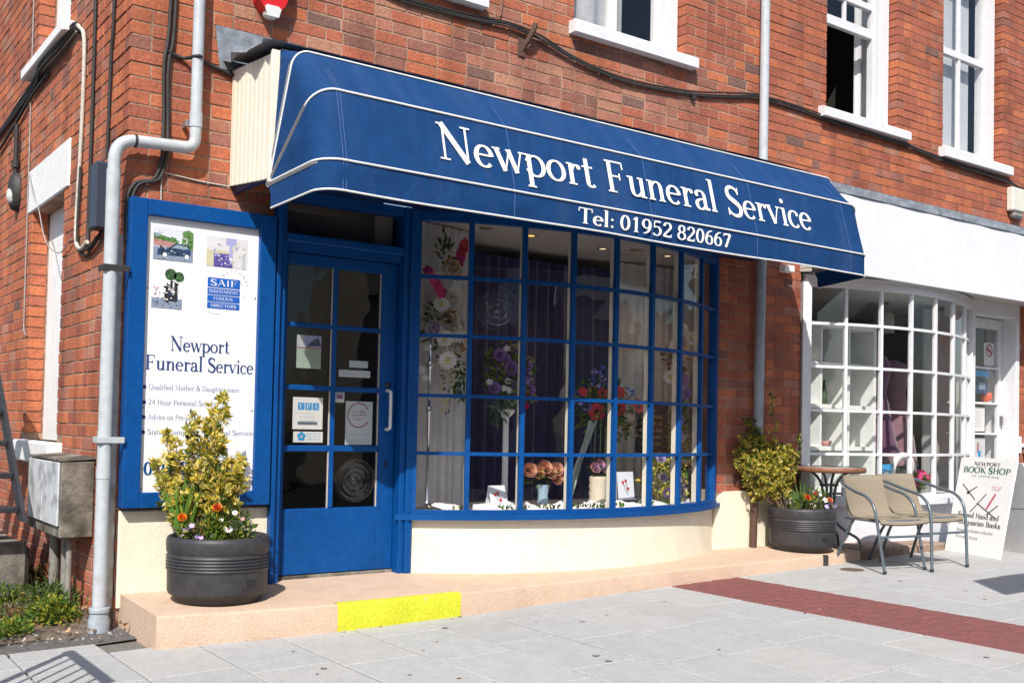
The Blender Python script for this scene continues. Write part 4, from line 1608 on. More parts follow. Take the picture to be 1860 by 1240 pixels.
pc0, ph0, pw0 = photo_car, photo_horse, photo_chapel


def photo_car(mb):
    pc0(mb)
    speckle(mb, .135, .20, 2.08, 2.13, ['white', 'lilac', 'grey'], 14, .0020)
    speckle(mb, .285, .348, 2.035, 2.125, ['dkgreen', 'green', 'dkgreen', 'palegrey'], 34, .0022)
    speckle(mb, .137, .27, 2.06, 2.095, ['green', 'dkgreen', 'green'], 26, .0026)
    speckle(mb, .15, .33, 1.962, 1.98, ['grey', 'road', 'road'], 16, .0029)
    speckle(mb, .16, .325, 1.99, 2.045, ['glass', 'black', 'car'], 22, .0031, .016)


def photo_horse(mb):
    ph0(mb)
    speckle(mb, .205, .245, 1.855, 1.918, ['dkgreen', 'green'], 22, .0020)
    speckle(mb, .255, .30, 1.85, 1.90, ['dkgreen', 'green'], 16, .0023)
    speckle(mb, .19, .285, 1.735, 1.85, ['black', 'black', 'car', 'grey', 'white'], 44, .0025, .016)
    speckle(mb, .14, .19, 1.75, 1.83, ['white', 'red', 'palegrey'], 16, .0030)
    speckle(mb, .135, .295, 1.70, 1.75, ['road', 'grey', 'car'], 24, .0032)


def photo_chapel(mb):
    pw0(mb)
    speckle(mb, .43, .65, 1.96, 2.11, ['palegrey', 'white', 'lilac', 'cream'], 40, .0020, .02)
    speckle(mb, .47, .57, 1.957, 2.03, ['cloth', 'cloth', 'lilac'], 18, .0026, .02)


sprint('printed_photo', pm, photo_car)
sprint('printed_photo', pm, photo_chapel)
sprint('printed_photo', pm, photo_horse)


def emblem(mb):
    X, Z = 0.437, 1.722
    for z0, z1 in ((.0, .034), (.039, .073), (.078, .112), (.118, .170)):
        flat(mb, X, X + .185, Z + z0, Z + z1, SY - .0006, pi_['blue'])
    fs = lambda u, v, l: (u, SY - .0009 - l, v)
    letter(mb, 'SAIF', fs, X + .016, Z + .127, .034, .152, pi_['white'])
    letter(mb, 'INDEPENDENT', fs, X + .01, Z + .087, .017, .165, pi_['white'])
    letter(mb, 'FUNERAL', fs, X + .035, Z + .048, .017, .115, pi_['white'])
    letter(mb, 'DIRECTORS', fs, X + .02, Z + .009, .017, .145, pi_['white'])
    # ring of small capitals behind it
    cx, cz, r = X + .145, Z + .135, .072
    for i, ch in enumerate('NATIONAL'):
        a = math.radians(138 - i * 19)
        ct, st_ = math.cos(a - PI / 2), math.sin(a - PI / 2)
        fr_ = lambda u, v, l, a=a, ct=ct, st_=st_: (cx + r * math.cos(a) + u * ct - v * st_, SY - .0009 - l, cz + r * math.sin(a) + u * st_ + v * ct)
        letter(mb, ch, fr_, -.006, 0, .017, None, pi_['grey'])
    for (cx, cz, r, a0, a1) in ((X + .145, Z + .10, .068, -35, 60), (X + .045, Z + .035, .062, 150, 300)):
        ring = [[(cx + q * math.cos(math.radians(a0 + (a1 - a0) * i / 16)), SY - .0004, cz + q * math.sin(math.radians(a0 + (a1 - a0) * i / 16))) for i in range(17)] for q in (r, r + .004)]
        mb.grid(ring, pi_['palegrey'])


sprint('emblem', pm, emblem)
for x, z in ((.112, 1.80), (.712, 1.80), (.112, 1.165), (.712, 1.165), (.712, .735), (.112, .735)):
    mb = MB()
    mb.lathe((x, SY, z), [(0, -.003), (.005, -.002), (.006, 0)], 8, axis='Y')
    mb.build('screw', M_steel, pan)

# ================================================================== PIPES, CABLES AND FITTINGS ON THE WALLS


def bend(p, c, q, r, n=6):
    p, c, q = Vector(p), Vector(c), Vector(q)
    a = c + (p - c).normalized() * r
    b = c + (q - c).normalized() * r
    return [((1 - t) ** 2) * a + 2 * (1 - t) * t * c + t * t * b for t in [i / n for i in range(n + 1)]]


dp = thing('downpipe', 'pale grey drainpipe with a swan neck bend round the building corner, left of the sign', 'pipe', (-0.09, -0.06, 0))
top, e1, e2, bot = (0.342, -0.075, 5.6), (0.338, -0.075, 2.585), (-0.085, -0.075, 2.565), (-0.085, -0.060, 0.10)
path = [Vector(top)] + bend(top, e1, e2, 0.06)
mb = MB()
mb.tube(path, 0.031, 14)
mb.build('upper_pipe', M_pipe, dp)
path = [path[-1] + Vector((0.012, 0, 0))] + bend(e1, e2, bot, 0.115, 9) + [Vector((-0.085, -0.072, 2.38))]
mb = MB()
mb.tube(path, 0.0325, 14)
mb.build('bend', M_pipe, dp)
mb = MB()
mb.tube([(-0.085, -0.072, 2.40), bot], 0.036, 14)
mb.build('lower_pipe', M_pipe, dp)
for z in (0.79, 0.985):
    mb = MB()
    mb.tube([(-0.085, -0.063, z), (-0.085, -0.063, z + 0.05)], 0.0385, 14)
    mb.build('collar', M_pipe, dp)
for p, q in (((0.338, -0.075, 2.70), (0.338, -0.075, 2.78)),):
    mb = MB()
    mb.tube([p, q], 0.035, 14)
    mb.build('collar', M_pipe, dp)
mb = MB()
mb.tube([(0.012, -0.075, 2.569), (0.025, -0.075, 2.569)], 0.036, 14)
mb.build('joint_ring', M_cable, dp)
for z, m in ((1.885, M_cable), (0.99, M_pipe)):
    mb = MB()
    mb.bev(-0.13, 0.004, -0.108, -0.1, z - .016, z + .016, 0.002, 0)
    mb.bev(-0.13, -0.123, -0.1, 0.0, z - .016, z + .016, 0.002, 0)
    mb.build('bracket', m, dp)
mb = MB()
mb.bev(0.285, 0.300, -0.075, 0.004, 2.70, 2.735, 0.002)
mb.build('bracket', M_steel, dp)
mb = MB()
mb.lathe((-0.085, -0.062, 0), [(0.05, 0.10), (0.052, 0.125), (0.045, 0.13), (0.045, 0.09), (0.055, 0.06), (0.055, 0.0)], 16)
mb.build('shoe', M_piped, dp)

tr = MB()
tr.bev(-0.032, 0.002, 0.012, 0.082, 0.10, 2.085, 0.004)
tag(tr.build('cable_trunking', mat('stained_trunking', (0.58, 0.55, 0.48), 0.6, 0.2, 5, col2=(0.33, 0.27, 0.19), thr=(0.5, 0.7))), 'narrow stained square trunking on the corner beside the drainpipe', 'trunking')

rp = thing('downpipe', 'grey drainpipe rising straight up the wall right of the awning', 'pipe', (4.95, -0.06, 0))
mb = MB()
mb.tube([(4.962, -0.062, 5.6), (4.955, -0.062, 2.48)], 0.037, 14)
mb.build('upper_pipe', M_pipe, rp)
mb = MB()
mb.tube([(4.955, -0.062, 2.48), (4.935, -0.062, 0.66)], 0.040, 14)
mb.build('lower_pipe', M_piped, rp)
mb = MB()
mb.tube([(4.944, -0.062, 1.52), (4.944, -0.062, 1.57)], 0.045, 14)
mb.build('collar', M_piped, rp)
mb = MB()
mb.tube([(4.905, -0.068, 0.655), (4.895, -0.068, 0.19)], 0.030, 10)
mb.build('foot_pipe', mat('rusty_brown_iron', (0.085, 0.045, 0.033), 0.7, 0.3, 14), rp)
so_ = MB()
so_.tube([(5.10, -0.607, 0.075), (5.10, -0.607, 0.175)], 0.022, 10)
tag(so_.build('drain_stub', M_iron), 'short dark drain stub let into the right end of the step', 'drain')


def cable(pts, r, label, m=None, k=5, strands=1, gap=0.018, clip=None, axis=(0, 0, 1), name='cable'):
    c = thing(name, label, 'cable', pts[0])
    for s in range(strands):
        off = Vector(axis) * gap * (s - (strands - 1) / 2)
        q = [Vector(p) + off + Vector(((R() - .5), 0, (R() - .5))) * 0.01 * (strands > 1) for p in pts]
        mb = MB()
        mb.tube(smooth_path(q, k), r, 6)
        mb.build('strand', m or M_cable, c)
    for p in clip or ():
        mb = MB()
        p = Vector(p)
        mb.box(p.x - .014, p.x + .014, p.y - .014, p.y + .016, p.z - .022, p.z + .022)
        mb.build('clip', M_cable, c)
    return c


cable([(1.0, -.02, 3.86), (1.4, -.02, 3.80), (1.673, -.02, 3.765), (2.171, -.025, 3.770), (2.45, -.03, 3.79), (2.72, -.03, 3.765), (3.008, -.025, 3.697), (3.473, -.025, 3.637), (4.145, -.02, 3.680), (4.6, -.02, 3.755), (4.987, -.02, 3.815), (5.647, -.02, 3.808), (5.9, -.03, 3.782), (6.904, -.03, 3.765), (7.15, -.02, 3.755), (7.613, -.03, 3.725), (8.6, -.03, 3.70), (9.011, -.02, 3.655), (10, -.02, 3.62)], 0.0075, 'thick black cable bundle slung along the front under the upper windows', strands=3, gap=0.014, clip=[(4.2, -.02, 3.66), (5.0, -.02, 3.815)])
cable([(2.26, -.015, 3.80), (2.36, -.015, 3.83), (2.40, -.012, 3.90), (2.41, -.012, 4.3)], 0.005, 'thin brown wire rising in a loop beside the rusty bracket', mat('brown_wire', (0.2, 0.12, 0.09), 0.7, 0.2, 9))
cable([(.215, -.015, 5.0), (.213, -.015, 3.379), (.183, -.02, 3.03), (.188, -.02, 2.755), (.187, -.035, 2.60), (.187, -.02, 2.511), (.15, -.02, 2.40), (.05, -.02, 2.36), (.012, -.02, 2.25), (.008, -.02, 2.05)], 0.010, 'pair of black cables running down the wall between corner and drainpipe', strands=2, gap=0.022, axis=(1, 0, 0))
cable([(.19, -.02, 3.10), (.28, -.02, 3.085), (.335, -.11, 3.085), (.40, -.02, 3.085), (.56, -.02, 3.05), (.62, -.03, 3.01)], 0.011, 'short black cable crossing behind the drainpipe to the awning box')
cable([(.183, -.008, 2.29), (.185, -.008, 2.435), (.21, -.008, 2.44), (.40, -.008, 2.425), (.56, -.01, 2.42)], 0.004, 'thin white wire running from the sign top to the awning box', M_cablew)
cable([(-.015, .74, 5.0), (-.015, .71, 3.564), (-.015, .702, 2.908), (-.015, .708, 2.161), (-.03, .60, 2.09), (-.03, .45, 2.12)], 0.011, 'black cable dropping down the side wall left of the square tube')
cable([(-.015, .29, 5.0), (-.015, .297, 3.433), (-.015, .329, 3.131), (-.015, .344, 2.56)], 0.010, 'black cable coming down the side wall into the top of the square tube')
cable([(-.02, 1.10, 3.53), (-.03, 1.02, 3.49), (-.02, .93, 3.391), (-.015, .935, 3.0), (-.015, .962, 2.631), (-.015, .999, 2.301), (-.02, .96, 2.16), (-.03, .80, 2.10), (-.03, .66, 2.124)], 0.013, 'dirty white cable winding down the side wall from the sill corner', M_cablew)
cable([(-.015, .93, 2.6), (-.015, .955, 2.2), (-.015, .90, 2.12), (-.02, .7, 2.07), (-.02, .42, 2.14)], 0.008, 'loose black cable looping up into the foot of the square tube', strands=2, gap=0.025)
cable([(-.02, 4.6, 3.38), (-.02, 3.614, 3.405), (-.02, 2.939, 3.44), (-.02, 2.29, 3.485), (-.05, 2.0, 3.50), (-.05, 1.5, 3.505), (-.03, 1.166, 3.535), (-.02, 1.08, 3.50)], 0.010, 'heavy black cable bundle slung under the upper sill of the side wall', strands=3, gap=0.02)
cable([(-.02, 4.6, 3.20), (-.02, 3.588, 3.264), (-.02, 3.2, 3.31), (-.02, 2.95, 3.335), (-.02, 2.5, 3.40), (-.02, 1.9, 3.44)], 0.011, 'black cable branching off the bundle towards the wall lamp')
cable([(-.012, 2.50, 5.0), (-.012, 2.49, 3.6), (-.012, 2.47, 2.9), (-.012, 2.46, 1.9), (-.012, 2.44, 1.72), (-.012, 2.36, 1.68)], 0.005, 'thin grey wire running straight down beside the blind window', mat('grey_wire', (0.33, 0.31, 0.30), 0.6, 0.2, 9))
cable([(-.02, 2.42, 2.86), (-.03, 2.2, 2.66), (-.03, 2.0, 2.52), (-.03, 1.75, 2.27), (-.02, 1.4, 2.15), (-.02, 1.1, 2.2)], 0.004, 'thin grey wire looping across the lintel of the blind window', MATS['grey_wire'])

sq = MB()
sq.bev(-0.075, 0.0, 0.34, 0.45, 2.155, 2.535, 0.012)
tag(sq.build('square_tube', mat('slate_blue_plastic', (0.035, 0.045, 0.075), 0.45, 0.1, 9)), 'short dark square tube on the side wall behind the drainpipe', 'tube')

lp = thing('wall_lamp', 'black oval bulkhead lamp hanging on its conduit, far left on the side wall', 'lamp', (0, 2.9, 2.7))
mb = MB()
mb.tube([(-.03, 2.86, 3.30), (-.03, 2.86, 2.93)], 0.018, 8)
mb.build('conduit', M_cable, lp)
mb = MB()
mb.tube([(-.03, 2.86, 3.02), (-.03, 2.86, 2.97)], 0.03, 8)
mb.build('gland', M_cable, lp)
mb = MB()
vs = []
for i in range(9):
    a = -PI / 2 + PI * i / 8
    rr = math.cos(a)
    vs.append([(-0.005 - 0.075 * max(0, math.cos(t)) * rr ** .6, 2.87 + 0.095 * rr * math.sin(t), 2.79 + 0.15 * math.sin(a)) for t in [-PI / 2 + PI * k / 8 for k in range(9)]])
mb.grid(vs)
mb.build('housing', M_cable, lp)
mb = MB()
vs = []
for i in range(7):
    a = -PI / 2 + PI * i / 6
    rr = math.cos(a)
    vs.append([(-0.012 - 0.08 * max(0, math.cos(t)) * rr ** .6, 2.85 + 0.055 * rr * math.sin(t), 2.755 + 0.075 * math.sin(a)) for t in [-PI / 2 + PI * k / 8 for k in range(9)]])
mb.grid(vs)
mb.build('lens', mat('frosted_lens', (0.5, 0.53, 0.5), 0.3, 0.05, 9), lp)

al = thing('alarm_box', 'red shield shaped alarm bell box high on the front wall', 'alarm', (.755, 0, 3.42))
sh = [(.655, 3.75), (.865, 3.75), (.868, 3.60), (.838, 3.497), (.798, 3.445), (.715, 3.445), (.672, 3.497), (.645, 3.60)]
mb = MB()
mb.prism([(x, -0.09, z) for x, z in sh], (0, 0.085, 0))
mb.build('cover', M_red, al)
mb = MB()
tip = [(.722, 3.442), (.792, 3.442), (.806, 3.492), (.790, 3.505), (.720, 3.505), (.708, 3.492)]
mb.prism([(x, -0.098, z - .032) for x, z in tip], (0, 0.0070, 0))
mb.lathe((.757, -0.05, 3.425), [(0, -.014), (.03, -.012), (.042, 0), (.042, .018)], 16)
mb.build('strobe', mat('white_strobe_plastic', (0.66, 0.66, 0.66), 0.25, 0.03, 9), al)
mb = MB()
for i, t in enumerate(('ALARM', 'HALL')):
    letter(mb, t, lambda u, v, l: (u, -0.0906 - l, v), .700, 3.545 + .035 * i, .020, .115)
mb.build('lettering', M_lett, al)

ib = thing('iron_bracket', 'rusty iron bracket stub sticking out of the brickwork above the awning', 'bracket', (2.6, 0, 3.65))
M_rust = mat('rusty_iron', (0.10, 0.055, 0.04), 0.8, 0.3, 20, 0.4, 60)
mb = MB()
mb.bev(2.545, 2.605, -0.012, 0.02, 3.61, 3.75, 0.003)
mb.build('plate', M_rust, ib)
mb = MB()
mb.tube([(2.585, 0.0, 3.66), (2.60, -0.05, 3.72), (2.625, -0.075, 3.79), (2.635, -0.08, 3.83)], 0.019, 8)
mb.build('arm', M_rust, ib)
# soot and rust run below it, brick colour stays
jb = MB()
jb.bev(5.235, 5.355, -0.07, 0.0, 2.42, 2.475, 0.005)
tag(jb.build('junction_box', M_whitem), 'small white box on the brick pier under the right end of the awning', 'box')
sb = thing('sensor_box', 'white plastic box high on the wall at the right edge of the picture', 'sensor', (8.82, 0, 3.34))
mb = MB()
mb.bev(8.70, 8.94, -0.075, 0.0, 3.40, 3.64, 0.012)
mb.build('casing', mat('ivory_plastic', (0.68, 0.66, 0.58), 0.4, 0.04, 6), sb)
mb = MB()
mb.bev(8.74, 8.93, -0.07, 0.0, 3.335, 3.398, 0.02)
mb.build('lens', mat('grey_lens', (0.25, 0.23, 0.22), 0.3, 0.1, 9), sb)
hb = thing('hose_bracket', 'small white wall bracket on the brick pier at the right edge', 'bracket', (8.98, 0, 1.0))
mb = MB()
mb.bev(8.945, 8.985, -0.03, 0.0, 0.94, 1.11, 0.004)
mb.bev(9.07, 9.11, -0.03, 0.0, 0.94, 1.11, 0.004)
mb.bev(8.986, 9.069, -0.028, 0.0, 1.0, 1.04, 0.004)
mb.build('plate', M_white, hb)
mb = MB()
mb.tube(smooth_path([(9.05, -.02, .94), (9.10, -.03, .80), (9.05, -.03, .62), (9.08, -.03, .3)], 4), 0.015, 8)
mb.build('strap', M_cable, hb)

# meter cabinets on legs, stair and concrete block by the side wall
cb = thing('meter_cabinet', 'stained grey concrete meter cabinet with two doors standing on pipe legs by the side wall', 'cabinet', (-0.1, 0.8, 0.1))
mb = MB()
mb.bev(-0.182, -0.004, 0.425, 1.22, 0.435, 0.86, 0.006)
mb.build('body', M_conc, cb)
mb = MB()
mb.prism([(-0.188, 0.42, 0.861), (-0.002, 0.42, 0.872), (-0.002, 0.42, 0.884), (-0.188, 0.42, 0.872)], (0, 0.81, 0))
mb.build('lid', M_conc, cb)
for a, b in ((0.44, 0.80), (0.83, 1.20)):
    mb = MB()
    mb.bev(-0.196, -0.1825, a, b, 0.50, 0.852, 0.004)
    mb.build('door', M_concp, cb)
for y, r in ((0.50, 0.017), (0.72, 0.022), (0.98, 0.03)):
    mb = MB()
    mb.tube([(-0.11 + 0.03 * (y > .6), y, 0.0), (-0.11 + 0.03 * (y > .6), y, 0.434)], r, 8)
    mb.build('leg', mat('old_grey_pipe', (0.22, 0.21, 0.19), 0.7, 0.2, 9), cb)

bl = MB()
bl.bev(-1.3, -0.19, 1.10, 2.3, -0.02, 0.34, 0.03)
tag(bl.build('concrete_block', M_conc), 'rough low concrete block carrying the foot of the iron stair', 'block')
isr = thing('iron_stair', 'black iron outdoor stair climbing along the side wall, cut by the left edge', 'stair', (-0.6, 1.3, 0.33))
for x in (-0.30, -1.05):
    mb = MB()
    d = Vector((0, 0.745, 0.667))
    a = Vector((x, 0.80, 0.60))
    mb.prism([(x, 0.76, 0.50), (x, 0.92, 0.50), (x, 2.1, 1.57), (x, 1.94, 1.57)], (0.02, 0, 0))
    mb.build('stringer', M_iron, isr)
for i in range(6):
    y = 0.90 + 0.20 * i
    z = 0.545 + 0.187 * i
    mb = MB()
    mb.bev(-1.03, -0.302, y, y + 0.2, z, z + 0.03, 0.003)
    mb.build('tread', M_iron, isr)

# ================================================================== INSIDE THE FUNERAL SHOP
pb = MB()
pb.bev(XA + 0.004, 5.515, -0.022, 0.03, 0.10, 0.62, 0.008)
pb.build('plinth', M_cream, bldB)


def shell(name, bld, x0, x1, y0, y1, z0, z1, mfloor, mwall, mceil, arc=None):
    mb = MB()
    front = [(x0, y0), (x1, y0)]
    if arc:
        front = [arc(i / 16, -0.035) for i in range(17)]
        front = [(x0, front[0][1])] + front + [(x1, front[-1][1])]
    for z, mi in ((z0, 0), (z1, 2)):
        poly = [(a, b, z) for a, b in front] + [(x1, y1, z), (x0, y1, z)]
        mb.add(poly, [tuple(range(len(poly)))], mi)
    ya, yb = front[0][1], front[-1][1]
    mb.add([(x0, y1, z0), (x1, y1, z0), (x1, y1, z1), (x0, y1, z1)], [(0, 1, 2, 3)], 1)
    mb.add([(x0, ya, z0), (x0, y1, z0), (x0, y1, z1), (x0, ya, z1)], [(0, 1, 2, 3)], 1)
    mb.add([(x1, yb, z0), (x1, y1, z0), (x1, y1, z1), (x1, yb, z1)], [(0, 1, 2, 3)], 1)
    return mb.build(name, [mfloor, mwall, mceil], bld)


shell('shop_interior', bldA, 1.778, 4.95, 0.0, 1.1, 0.553, 2.445, M_satin, M_ceil, M_ceil, fA)
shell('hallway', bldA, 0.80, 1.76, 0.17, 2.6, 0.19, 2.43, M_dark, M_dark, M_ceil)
mb = MB()
mb.box(.90, 1.56, .13, .14, 2.18, 2.365)
mb.build('transom_panel', mat('grey_brown_panel', (.10, .092, .085), .8, .1, 6), frm)
mb = MB()
mb.box(1.565, 1.69, .13, .14, 2.18, 2.42)
mb.build('transom_panel', mat('beige_panel', (.36, .31, .26), .8, .1, 6), frm)


def curtain(path, z0, z1, amp, folds, m, label, name='curtain'):
    mb = MB()
    P = [Vector((a, b, 0)) for a, b in path]
    n = 90
    pts = []
    seg = [(P[i + 1] - P[i]).length for i in range(len(P) - 1)]
    tot = sum(seg)
    for i in range(n + 1):
        s = tot * i / n
        k = 0
        while k < len(seg) - 1 and s > seg[k]:
            s -= seg[k]
            k += 1
        d = (P[k + 1] - P[k]).normalized()
        p = P[k] + d * s
        nrm_ = Vector((-d.y, d.x, 0))
        q = i / n * folds * 2 * PI
        pts.append((p, nrm_, math.sin(q + 0.8 * math.sin(q * .37)) + .35 * math.sin(q * 2.3 + 1)))
    rows = []
    for j in range(8):
        t = j / 7
        rows.append([(p.x + nn.x * amp * w_ * (1.1 - .35 * t) , p.y + nn.y * amp * w_ * (1.1 - .35 * t), z0 + (z1 - z0) * t) for p, nn, w_ in pts])
    mb.grid(rows)
    o = mb.build(name, m)
    return tag(o, label, 'curtain')


curtain([(1.80, .16), (2.42, .30)], .56, 2.43, .022, 8, M_curtw, 'white pleated curtain at the left end of the bow window')
curtain([(2.40, .62), (3.96, .62)], .56, 2.36, .028, 17, M_curtp, 'deep purple backdrop curtain across the middle of the bow window')
curtain([(3.97, .58), (4.55, .50), (4.80, .30)], .56, 2.43, .025, 10, M_curtw, 'white curtain at the right of the bow window behind the flowers')
curtain([(4.50, .22), (4.62, .05)], .56, 2.43, .012, 3, M_curtw, 'narrow white curtain against the right end of the bow window')


def lamp_spot(x, y, lit):
    t = thing('ceiling_spot', 'x', 'spotlight', (x, y, 2.44), 'spotlights in the window ceiling')
    mb = MB()
    mb.lathe((x, y, 2.4445), [(.026, -.004), (.042, -.006), (.045, 0)], 18)
    mb.build('rim', mat('brass_rim', (0.42, 0.30, 0.14), 0.35, 0.1, 9, metal=0.7), t)
    mb = MB()
    mb.lathe((x, y, 2.443), [(0, -.002), (.026, -.002)], 14)
    mb.build('bulb', mat('lit_halogen', (0.8, 0.5, 0.2), 0.4, 0, emit=((1.0, 0.42, 0.09), 2.2)) if lit == 1 else mat('dim_halogen', (0.7, 0.6, 0.45), 0.4, 0, emit=((1.0, 0.75, 0.45), 0.9)) if lit else mat('dull_halogen', (0.3, 0.25, 0.18), 0.3, 0.05), t)
    if lit:
        ld = bpy.data.lights.new('halogen', 'SPOT')
        ld.spot_size = math.radians(110)
        ld.spot_blend = 0.6
        ld.energy = 6 * lit
        ld.color = (1.0, 0.72, 0.45)
        ld.shadow_soft_size = 0.03
        lo = bpy.data.objects.new('halogen', ld)
        COL.objects.link(lo)
        lo.parent = t
        lo.location = (0, 0, -0.012)
    return t


for (x, y, lit), lab in zip(((2.41, .14, 0), (2.81, .16, 1), (3.53, .23, .5), (3.75, .10, 0), (4.11, .14, .5)), ('unlit ceiling spotlight second pane from the left of the bow window', 'glowing orange ceiling spotlight inside the bow window', 'dimly lit ceiling spotlight over the middle of the bow window', 'unlit ceiling spotlight between the two dim ones at the right', 'dimly lit ceiling spotlight nearest the right end of the bow window')):
    lamp_spot(x, y, lit)['label'] = lab
FLW = {k: mat('petal_' + k, c, 0.6, 0.12, 40, trans=0.2) for k, c in dict(white=(0.82, 0.80, 0.74), pink=(0.66, 0.30, 0.28), magenta=(0.68, 0.05, 0.22), red=(0.62, 0.05, 0.06), purple=(0.36, 0.20, 0.55), lilac=(0.52, 0.40, 0.72), blue=(0.09, 0.13, 0.62), orange=(0.80, 0.20, 0.01), yellow=(0.66, 0.56, 0.10), peach=(0.72, 0.46, 0.22), lime=(0.48, 0.55, 0.09), tan=(0.45, 0.32, 0.17), black=(0.015, 0.012, 0.015)).items()}
fk = list(FLW)
fm = list(FLW.values())
fi = {k: i for i, k in enumerate(fk)}
LEAF = {k: mat('leaf_' + k, c, 0.5, 0.2, 30, trans=0.4, spec=0.3) for k, c in dict(gold=(0.70, 0.55, 0.085), pale=(0.76, 0.66, 0.25), lime=(0.32, 0.33, 0.04), green=(0.095, 0.155, 0.022), dark=(0.035, 0.065, 0.015), blade=(0.10, 0.22, 0.03), grey=(0.13, 0.17, 0.10), dry=(0.25, 0.16, 0.07)).items()}
lk = list(LEAF)
lm = list(LEAF.values())
li = {k: i for i, k in enumerate(lk)}


def rvec():
    while True:
        v = Vector((R() * 2 - 1, R() * 2 - 1, R() * 2 - 1))
        if 0.05 < v.length < 1:
            return v.normalized()


def leaf(mb, p, d, ln, wd, mi, fold=0.25):
    d = d.normalized()
    s = d.cross(rvec())
    if s.length < 1e-3:
        s = Vector((1, 0, 0))
    s.normalize()
    u = s.cross(d)
    m = p + d * ln * 0.45
    mb.add([p, m + s * wd / 2 + u * wd * fold, p + d * ln - u * wd * .15, m - s * wd / 2 + u * wd * fold], [(0, 1, 2), (0, 2, 3)], mi)


def blade(mb, p, d, ln, wd, bendv, mi):
    """long sword shaped leaf"""
    d = d.normalized()
    s = d.cross(Vector((0.3, 1, 0))).normalized()
    rows = []
    for i in range(7):
        t = i / 6
        c = p + d * ln * t + bendv * t * t
        w_ = wd * (1 - t ** 2.2) * (0.55 + 0.9 * t if t < .5 else 1.0) * .5
        rows.append([c - s * w_, c + Vector((0, -w_ * .3, 0)), c + s * w_])
    mb.grid(rows, mi)


def bloom(mb, c, d, r, kind, mi, mi2=None):
    """one flower facing d"""
    d = d.normalized()
    a = d.cross(Vector((0.2, 0.1, 1)))
    a.normalize()
    b = d.cross(a)
    mi2 = mi if mi2 is None else mi2
    if kind == 'daisy':
        n = 13
        for i in range(n):
            t = 2 * PI * i / n
            v = a * math.cos(t) + b * math.sin(t)
            w_ = a * -math.sin(t) + b * math.cos(t)
            mb.add([c + v * r * .2, c + v * r * .7 + w_ * r * .2 + d * r * .06, c + v * r + d * .0, c + v * r * .7 - w_ * r * .2 + d * r * .06], [(0, 1, 2), (0, 2, 3)], mi)
        mb.add([c + (a * math.cos(q) + b * math.sin(q)) * r * .24 + d * r * .09 for q in [i * PI / 4 for i in range(8)]], [tuple(range(8))], mi2)
    elif kind == 'rose':
        for ring, (rr, h, n) in enumerate(((1.0, .15, 6), (.74, .42, 5), (.46, .6, 4), (.22, .68, 3))):
            for i in range(n):
                t = 2 * PI * (i + .37 * ring) / n
                dt = PI / n * 1.25
                pts = []
                for q in (-1, 0, 1):
                    v = a * math.cos(t + q * dt) + b * math.sin(t + q * dt)
                    pts.append((c + v * r * rr * .55 - d * r * .25, c + v * r * rr * (1.0 if q else 1.06) + d * r * h))
                mb.add([pts[0][0], pts[1][0], pts[2][0], pts[2][1], pts[1][1], pts[0][1]], [(0, 1, 4, 5), (1, 2, 3, 4)], mi if ring % 2 == 0 else mi2)
    elif kind == 'poppy':
        for i in range(5):
            t = 2 * PI * i / 5
            dt = PI / 5 * 1.15
            v0 = a * math.cos(t - dt) + b * math.sin(t - dt)
            v1 = a * math.cos(t) + b * math.sin(t)
            v2 = a * math.cos(t + dt) + b * math.sin(t + dt)
            mb.add([c - d * r * .1, c + v0 * r * .9 + d * r * .25, c + v1 * r * 1.05 + d * r * .18, c + v2 * r * .9 + d * r * .25], [(0, 1, 2), (0, 2, 3)], mi)
        mb.add([c + (a * math.cos(q) + b * math.sin(q)) * r * .27 + d * r * .1 for q in [i * PI / 4 for i in range(8)]], [tuple(range(8))], mi2)
    elif kind == 'ball':
        for i in range(26):
            v = rvec()
            p = c + v * r * .85
            leaf(mb, p, v + rvec() * .6, r * .5, r * .45, mi if R() < .6 else mi2)
    elif kind == 'five':
        for i in range(5):
            t = 2 * PI * i / 5
            v = a * math.cos(t) + b * math.sin(t)
            w_ = a * -math.sin(t) + b * math.cos(t)
            mb.add([c, c + v * r * .6 + w_ * r * .42, c + v * r, c + v * r * .6 - w_ * r * .42], [(0, 1, 2), (0, 2, 3)], mi)
        mb.add([c + (a * math.cos(q) + b * math.sin(q)) * r * .2 + d * r * .08 for q in [i * PI / 3 for i in range(6)]], [tuple(range(6))], mi2)


FWD = Vector((-0.35, -0.93, 0.1))                            # towards the street


def put_bloom(par, c, r, kind, col, col2=None, d=None, name='bloom'):
    mb = MB()
    bloom(mb, Vector(c), (d or (FWD + rvec() * .35)), r * (1.2 if d is None else 1), kind, fi[col], fi[col2 or col])
    return mb.build(name, fm, par)


def greenery(par, c, rad, n, size, cols, up=0.2, name='foliage', down=0.0):
    mb = MB()
    c = Vector(c)
    for i in range(n):
        v = rvec()
        q = R() ** .45
        p = c + Vector((v.x * rad[0] * q, v.y * rad[1] * q, v.z * rad[2] * q))
        leaf(mb, p, v + rvec() * .7 + Vector((0, 0, up - down)), size * (.7 + .6 * R()), size * .42, li[random.choice(cols)])
    return mb.build(name, lm, par)


